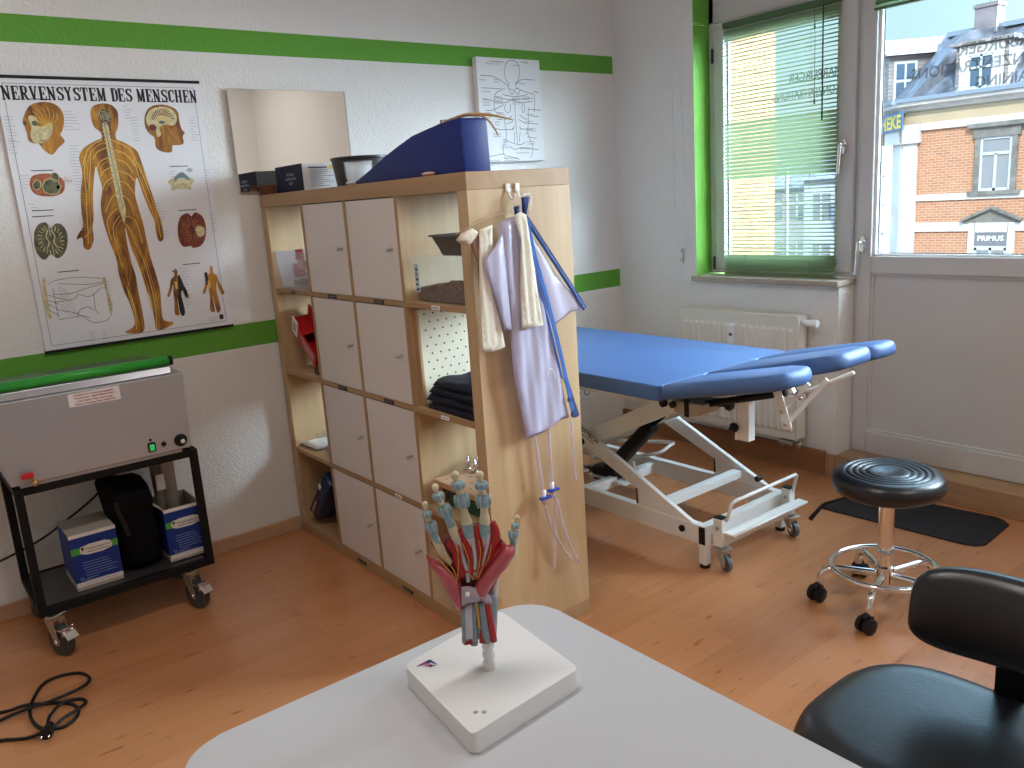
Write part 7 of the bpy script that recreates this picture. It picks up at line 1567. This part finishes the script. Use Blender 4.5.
# ---------------------------------------------------------------- chair in the foreground
def make_chair():
    t = thing('saddle_chair', 'black padded chair with wide curved backrest, cut off at the lower right corner', 'chair', (-0.12, -2.90, 0))
    M_BV = mat('black_leather', (0.006, 0.007, 0.010), 0.34, spec=0.8, bump=0.04, bscale=160)
    c = (-0.088, -2.892); hx, hy = 0.213, 0.220
    poly = []
    for k in range(90):
        a = 2*PI*k/90; ca, sa = math.cos(a), math.sin(a)
        poly.append((c[0] + hx*abs(ca)**0.72*(1 if ca > 0 else -1), c[1] + hy*abs(sa)**0.72*(1 if sa > 0 else -1)))
    part('seat', M_BV, t, lambda b: pillow(b, poly, F3((0, 0, 0), X, Y, Z), 0.042, 0.045, 0.060, 0.016, 0.448, wave=lambda v: 0.0), smooth=60)
    def back(b):
        cyc, R = -2.950, 0.42
        n = 26; m = 18; rings = []
        for i in range(n+1):
            u = math.sin(PI/2*(-1 + 2*i/n))
            yy = cyc - u*0.174
            k = max(0.0, 1-abs(u)**4.5)**0.42
            hh = 0.028 + 0.054*k; tt = 0.006 + 0.026*k
            if i in (0, n): hh, tt = 0.022, 0.003
            xc = 0.075 - 0.045*u*u
            zc = 0.636
            row = []
            for j in range(m):
                a = 2*PI*j/m; ca, sa = math.cos(a), math.sin(a)
                row.append(b.verts.new((xc + tt*abs(ca)**0.8*(1 if ca > 0 else -1) + 0.008*(sa), yy, zc + hh*abs(sa)**0.75*(1 if sa > 0 else -1))))
            rings.append(row)
        for A, B in zip(rings, rings[1:]):
            for j in range(m): b.faces.new((A[j], A[(j+1) % m], B[(j+1) % m], B[j]))
        b.faces.new(rings[0][::-1]); b.faces.new(rings[-1])
    part('backrest', M_BV, t, back, smooth=60)
    ps = part('backrest_post', M_BLACKM, t, lambda b: (obox(b, (0.098, -2.925, 0.66), (0.100, -2.925, 0.44), 0.050, 0.012, up=X, bev=0.003), obox(b, (0.100, -2.925, 0.42), (-0.10, -2.90, 0.375), 0.05, 0.012, bev=0.003), obox(b, (0.100, -2.925, 0.455), (0.085, -2.924, 0.415), 0.050, 0.012, up=X, bev=0.003)))
    part('post_trim', M_CHROME, ps, lambda b: box(b, 0.0915, 0.107, -2.9535, -2.9505, 0.44, 0.56, 0.001))
    part('gas_column', M_CHROME, t, lambda b: (cyl(b, (c[0], c[1], 0.08), (c[0], c[1], 0.36), 0.025), cyl(b, (c[0], c[1], 0.36), (c[0], c[1], 0.41), 0.018)))
    part('seat_plate', M_BLACKM, t, lambda b: box(b, c[0]-0.1, c[0]+0.1, c[1]-0.08, c[1]+0.08, 0.40, 0.414, 0.003))
    for k in range(5):
        a = math.radians(100 + 72*k); d = Vector((math.cos(a), math.sin(a), 0)); cc = Vector((c[0], c[1], 0))
        lg = part('leg', M_CHROME, t, lambda b: tube(b, [tuple(cc + Z*0.10), tuple(cc + d*0.14 + Z*0.10), tuple(cc + d*0.22 + Z*0.07)], 0.014, 10, smooth=3))
        w = cc + d*0.222; s = Vector((-d.y, d.x, 0))
        part('castor', M_BLACK, lg, lambda b: tube(b, [tuple(w - s*0.022 + Z*0.0282), tuple(w + s*0.022 + Z*0.0282)], 0.028, 18))
make_chair()

# ---------------------------------------------------------------- table with hand model
def make_table():
    t = thing('white_table', 'white table with rounded corners in the foreground carrying the hand model', 'table', (-0.885, -3.1, 0))
    poly = rrect(-1.178, -0.582, -3.62, -2.425, 0.065, 8)
    part('table_top', mat('table_laminate', (0.52, 0.52, 0.54), 0.42, var=0.015, vscale=3), t, lambda b: prism(b, poly, F3((0, 0, 0), X, Y, Z), 0.724, 0.750, bev=0.003, seg=2))
    part('apron', M_WMETAL, t, lambda b: (box(b, -1.12, -0.64, -2.515, -2.49, 0.67, 0.7235), box(b, -1.12, -0.64, -3.56, -3.535, 0.67, 0.7235), box(b, -1.12, -1.095, -3.535, -2.515, 0.67, 0.7235), box(b, -0.665, -0.64, -3.535, -2.515, 0.67, 0.7235)))
    for x in (-1.10, -0.66):
        for y in (-3.54, -2.51): part('leg', M_STEEL, t, lambda b: cyl(b, (x, y, 0), (x, y, 0.67), 0.022))
make_table()

HP = Vector((-0.79215, -2.59162, 0)); HU = Vector((0.82386, -0.56680, 0)); HN = Vector((-0.56680, -0.82386, 0))   # hand plane, HN faces the camera side
FH2 = F3(HP, HU, Z, HN)
def grow(poly, k):
    cx = sum(p[0] for p in poly)/len(poly); cy = sum(p[1] for p in poly)/len(poly)
    return [(cx+(p[0]-cx)*k, cy+(p[1]-cy)*k) for p in poly]
def make_hand():
    t = thing('hand_model', 'anatomical model of a hand with muscles and tendons upright on a white base', 'anatomical model', (-0.79, -2.59, 0.7505))
    pl = [(-0.875, -2.500), (-0.682, -2.471), (-0.705, -2.678), (-0.896, -2.693)]
    cx = sum(p[0] for p in pl)/4; cy = sum(p[1] for p in pl)/4
    rp = []
    for i, p in enumerate(pl):
        a = Vector(p); q = Vector(pl[i-1]); r_ = Vector(pl[(i+1) % 4]); d1 = (q-a).normalized(); d2 = (r_-a).normalized()
        for k in range(5):
            s = k/4; rp.append(tuple(a + d1*0.010*(1-s)**2 + d2*0.010*s**2))
    base = part('display_base', mat('white_plastic', (0.76, 0.75, 0.74), 0.32), t, lambda b: prism(b, rp, F3((0, 0, 0), X, Y, Z), 0.7505, 0.780, bev=0.004), smooth=40)
    # maker's mark: small dark fan of triangles
    O = Vector((-0.857, -2.521, 0.7803)); U = Vector((0.193, 0.029, 0)).normalized(); V = Vector((-U.y, U.x, 0)); FM = F3(O, U, V, Z)
    def mk(b):
        flat(b, [(-0.008, 0.006), (0.016, 0.005), (0.010, -0.004)], FM, 0.0002, 0); flat(b, [(-0.001, -0.002), (0.009, -0.006), (0.012, -0.016)], FM, 0.0002, 0); flat(b, [(0.011, 0.003), (0.0175, 0.0035), (0.0145, -0.016)], FM, 0.0002, 0)
        flat(b, [(0.0, 0.003), (0.010, 0.001), (0.006, -0.004)], FM, 0.0004, 1); flat(b, circ(0.006, -0.010, 0.003, 8), FM, 0.0002, 1)
    part('maker_mark', [mat('mark_violet', (0.05, 0.03, 0.22), 0.5), mat('mark_red', (0.6, 0.06, 0.08), 0.5)], base, mk)
    part('screw_head', mat('screw_grey', (0.35, 0.36, 0.37), 0.4), base, lambda b: (lathe(b, [(0, 0.7801), (0.003, 0.7801), (0.003, 0.7807), (0, 0.7807)], (-0.866, -2.66, 0)), lathe(b, [(0, 0.7801), (0.003, 0.7801), (0.003, 0.7807), (0, 0.7807)], (-0.858, -2.667, 0))))
    part('stand_post', mat('post_white', (0.74, 0.75, 0.76), 0.3), t, lambda b: lathe(b, [(0, 0.7795), (0.0075, 0.7795), (0.0095, 0.784), (0.0095, 0.790), (0.0070, 0.7945), (0.0090, 0.799), (0.0090, 0.804), (0.0066, 0.808), (0.0088, 0.812), (0.0085, 0.818), (0.0065, 0.822), (0.0055, 0.85), (0, 0.85)], (HP.x, HP.y, 0), seg=22), smooth=60)
    D = HANDP
    bone = mat('bone', (0.66, 0.57, 0.40), 0.4, var=0.1, vscale=60); joint = mat('joint_capsule', (0.26, 0.38, 0.42), 0.32, var=0.25, vscale=120)
    musc = mat('muscle_rose', (0.47, 0.085, 0.105), 0.3, spec=0.6, var=0.15, vscale=50); red = mat('muscle_red', (0.40, 0.018, 0.022), 0.3, var=0.2, vscale=90)
    grey = mat('fascia_grey', (0.24, 0.29, 0.34), 0.35, var=0.15, vscale=80); band = mat('retinaculum', (0.40, 0.33, 0.40), 0.35); yel = mat('nerve_yellow', (0.62, 0.33, 0.06), 0.4); tend = mat('tendon_white', (0.52, 0.52, 0.56), 0.35)
    cream = mat('skin_cream', (0.62, 0.56, 0.50), 0.4)
    # palm core
    part('palm_core', mat('palm_dark', (0.26, 0.07, 0.07), 0.5), t, lambda b: pillow(b, D['palm'], FH2, 0.004, 0.014, 0.014, 0.007, -0.006), smooth=60)
    part('wrist_back', cream, t, lambda b: pillow(b, D['back'], FH2, 0.006, 0.010, 0.01, 0.006, -0.010), smooth=60)
    # fingers: phalanges with bulbous joints
    lean = (0.0, 0.002, 0.004, 0.002, 0.002)
    for k, ch in enumerate(D['f']):
        th = (0.85, 0.95, 1.08, 1.08, 0.72)[k]
        P = [FH2(p, 0.004 + 0.0*i) for i, p in enumerate(ch)]
        tip, dip, pip, mid, mcp, end = P
        def fing(b):
            prof = [(tip, 0.0040), (tip.lerp(dip, 0.55), 0.0035), (dip, 0.0050), (dip.lerp(pip, 0.30), 0.0042), (dip.lerp(pip, 0.6), 0.0044), (pip, 0.0058), (pip.lerp(mid, 0.35), 0.0048), (pip.lerp(mid, 0.75), 0.0052), (mid, 0.0066), (mcp, 0.0072), (end, 0.0050)]
            tube(b, [tuple(p) for p, r in prof], [r*th for p, r in prof], 12, smooth=3)
            blob(b, tuple(tip + Z*0.001), 0.0050*th, (1, 1, 1.1))
        fo = part('finger' if k < 4 else 'thumb', bone, t, fing, smooth=60)
        def caps(b):
            for c0, c1, rr in ((tip.lerp(dip, 0.62), dip.lerp(pip, 0.34), 0.0078), (dip.lerp(pip, 0.60), pip.lerp(mid, 0.40), 0.0092)):
                m_ = c0.lerp(c1, 0.5)
                tube(b, [tuple(c0), tuple(c0.lerp(m_, 0.4)), tuple(m_), tuple(c1.lerp(m_, 0.4)), tuple(c1)], [0.0040*th, rr*th, rr*1.08*th, rr*th, 0.0044*th], 12, smooth=3)
            if k < 2 or k == 4: tube(b, [tuple(pip.lerp(mid, 0.2)), tuple(mid.lerp(mcp, 0.2)), tuple(mcp)], [0.0056*th, 0.0068*th, 0.0072*th], 12, smooth=3)
            else: tube(b, [tuple(mid.lerp(mcp, 0.0)), tuple(mcp), tuple(mcp.lerp(end, 0.4))], [0.0062*th, 0.0082*th, 0.007*th], 12, smooth=3)
        part('joint_capsule', joint, fo, caps, smooth=60)
        def ridges(b):
            for c0, c1, rr in ((tip.lerp(dip, 0.66), dip.lerp(pip, 0.30), 0.0082), (dip.lerp(pip, 0.64), pip.lerp(mid, 0.36), 0.0097)):
                for s in (-1.1, -0.4, 0.4, 1.1):
                    o = (HU*math.sin(s) + HN*math.cos(s))*rr*th
                    tube(b, [tuple(c0 + o*0.8), tuple(c0.lerp(c1, 0.5) + o*1.03), tuple(c1 + o*0.8)], 0.0008, 5, smooth=3)
        part('capsule_ridges', mat('ridge_pale', (0.40, 0.50, 0.52), 0.35), fo, ridges)
    part('thenar_muscle', musc, t, lambda b: pillow(b, grow(D['thenar'], 1.16), FH2, 0.013, 0.014, 0.010, 0.005, 0.009), smooth=60)
    part('hypothenar_muscle', musc, t, lambda b: pillow(b, grow(D['hypo'], 1.18), FH2, 0.010, 0.014, 0.009, 0.005, 0.007), smooth=60)
    def strands(lst, r, off, n0=0.0):
        def f(b):
            for i, s in enumerate(lst): tube(b, [tuple(FH2(p, off)) for p in s], r, 8, smooth=5)
        return f
    part('red_muscles', red, t, lambda b: [tube(b, [tuple(FH2(p, 0.0035)) for p in s], [0.0050, 0.0078, 0.0078, 0.005] , 8, smooth=4) for s in D['red']])
    part('white_tendons', tend, t, strands(D['wht'], 0.0033, 0.0085))
    part('yellow_nerves', yel, t, strands(D['yel'], 0.0007, 0.0128))
    part('arteries', mat('artery_red', (0.45, 0.01, 0.012), 0.3), t, strands([[(p[0]+0.003, p[1]) for p in s] for s in D['yel'][:4]] + [[(-0.034, 0.937), (-0.018, 0.930), (0.0, 0.934), (0.012, 0.944)]], 0.0013, 0.0115))
    part('forearm_core', grey, t, lambda b: pillow(b, D['fore'], FH2, 0.007, 0.016, 0.012, 0.006, -0.002), smooth=60)
    cols = (grey, tend, grey, grey, red, yel, red); rad = (0.0052, 0.0052, 0.0055, 0.0060, 0.0050, 0.0018, 0.0024)
    for i, s in enumerate(D['foret']):
        part('forearm_tendon' if cols[i] is not red else 'forearm_muscle', (cols[i]), t, lambda b: tube(b, [tuple(FH2(p, 0.004 + (0.004 if i in (1, 5) else 0))) for p in s], rad[i], 10, smooth=4))
    part('cut_muscles', red, t, lambda b: [tube(b, [tuple(FH2((x_, z_), 0.0052)), tuple(FH2((x_-0.0005, 0.8235), 0.0058))], [0.0015, 0.0045], 8) for x_, z_ in ((-0.029, 0.838), (-0.022, 0.838), (-0.007, 0.843), (-0.002, 0.838))])
    part('wrist_band', band, t, lambda b: pillow(b, D['band'], FH2, 0.007, 0.006, 0.007, 0.005, 0.015), smooth=60)
    part('white_button', M_WMETAL, t, lambda b: blob(b, tuple(FH2(D['btn'][0], 0.0225)), 0.0034, (1, 1, 1)))
make_hand()

added_fill_lamp('added_fill_lamp', -0.9, -2.2, 'long white fill lamp added out of view above the trolley side of the room', FILL_LAMP)
added_fill_lamp('added_fill_lamp', 0.8, -4.3, 'long white fill lamp added out of view near the rear wall', FILL_LAMP*1.15)
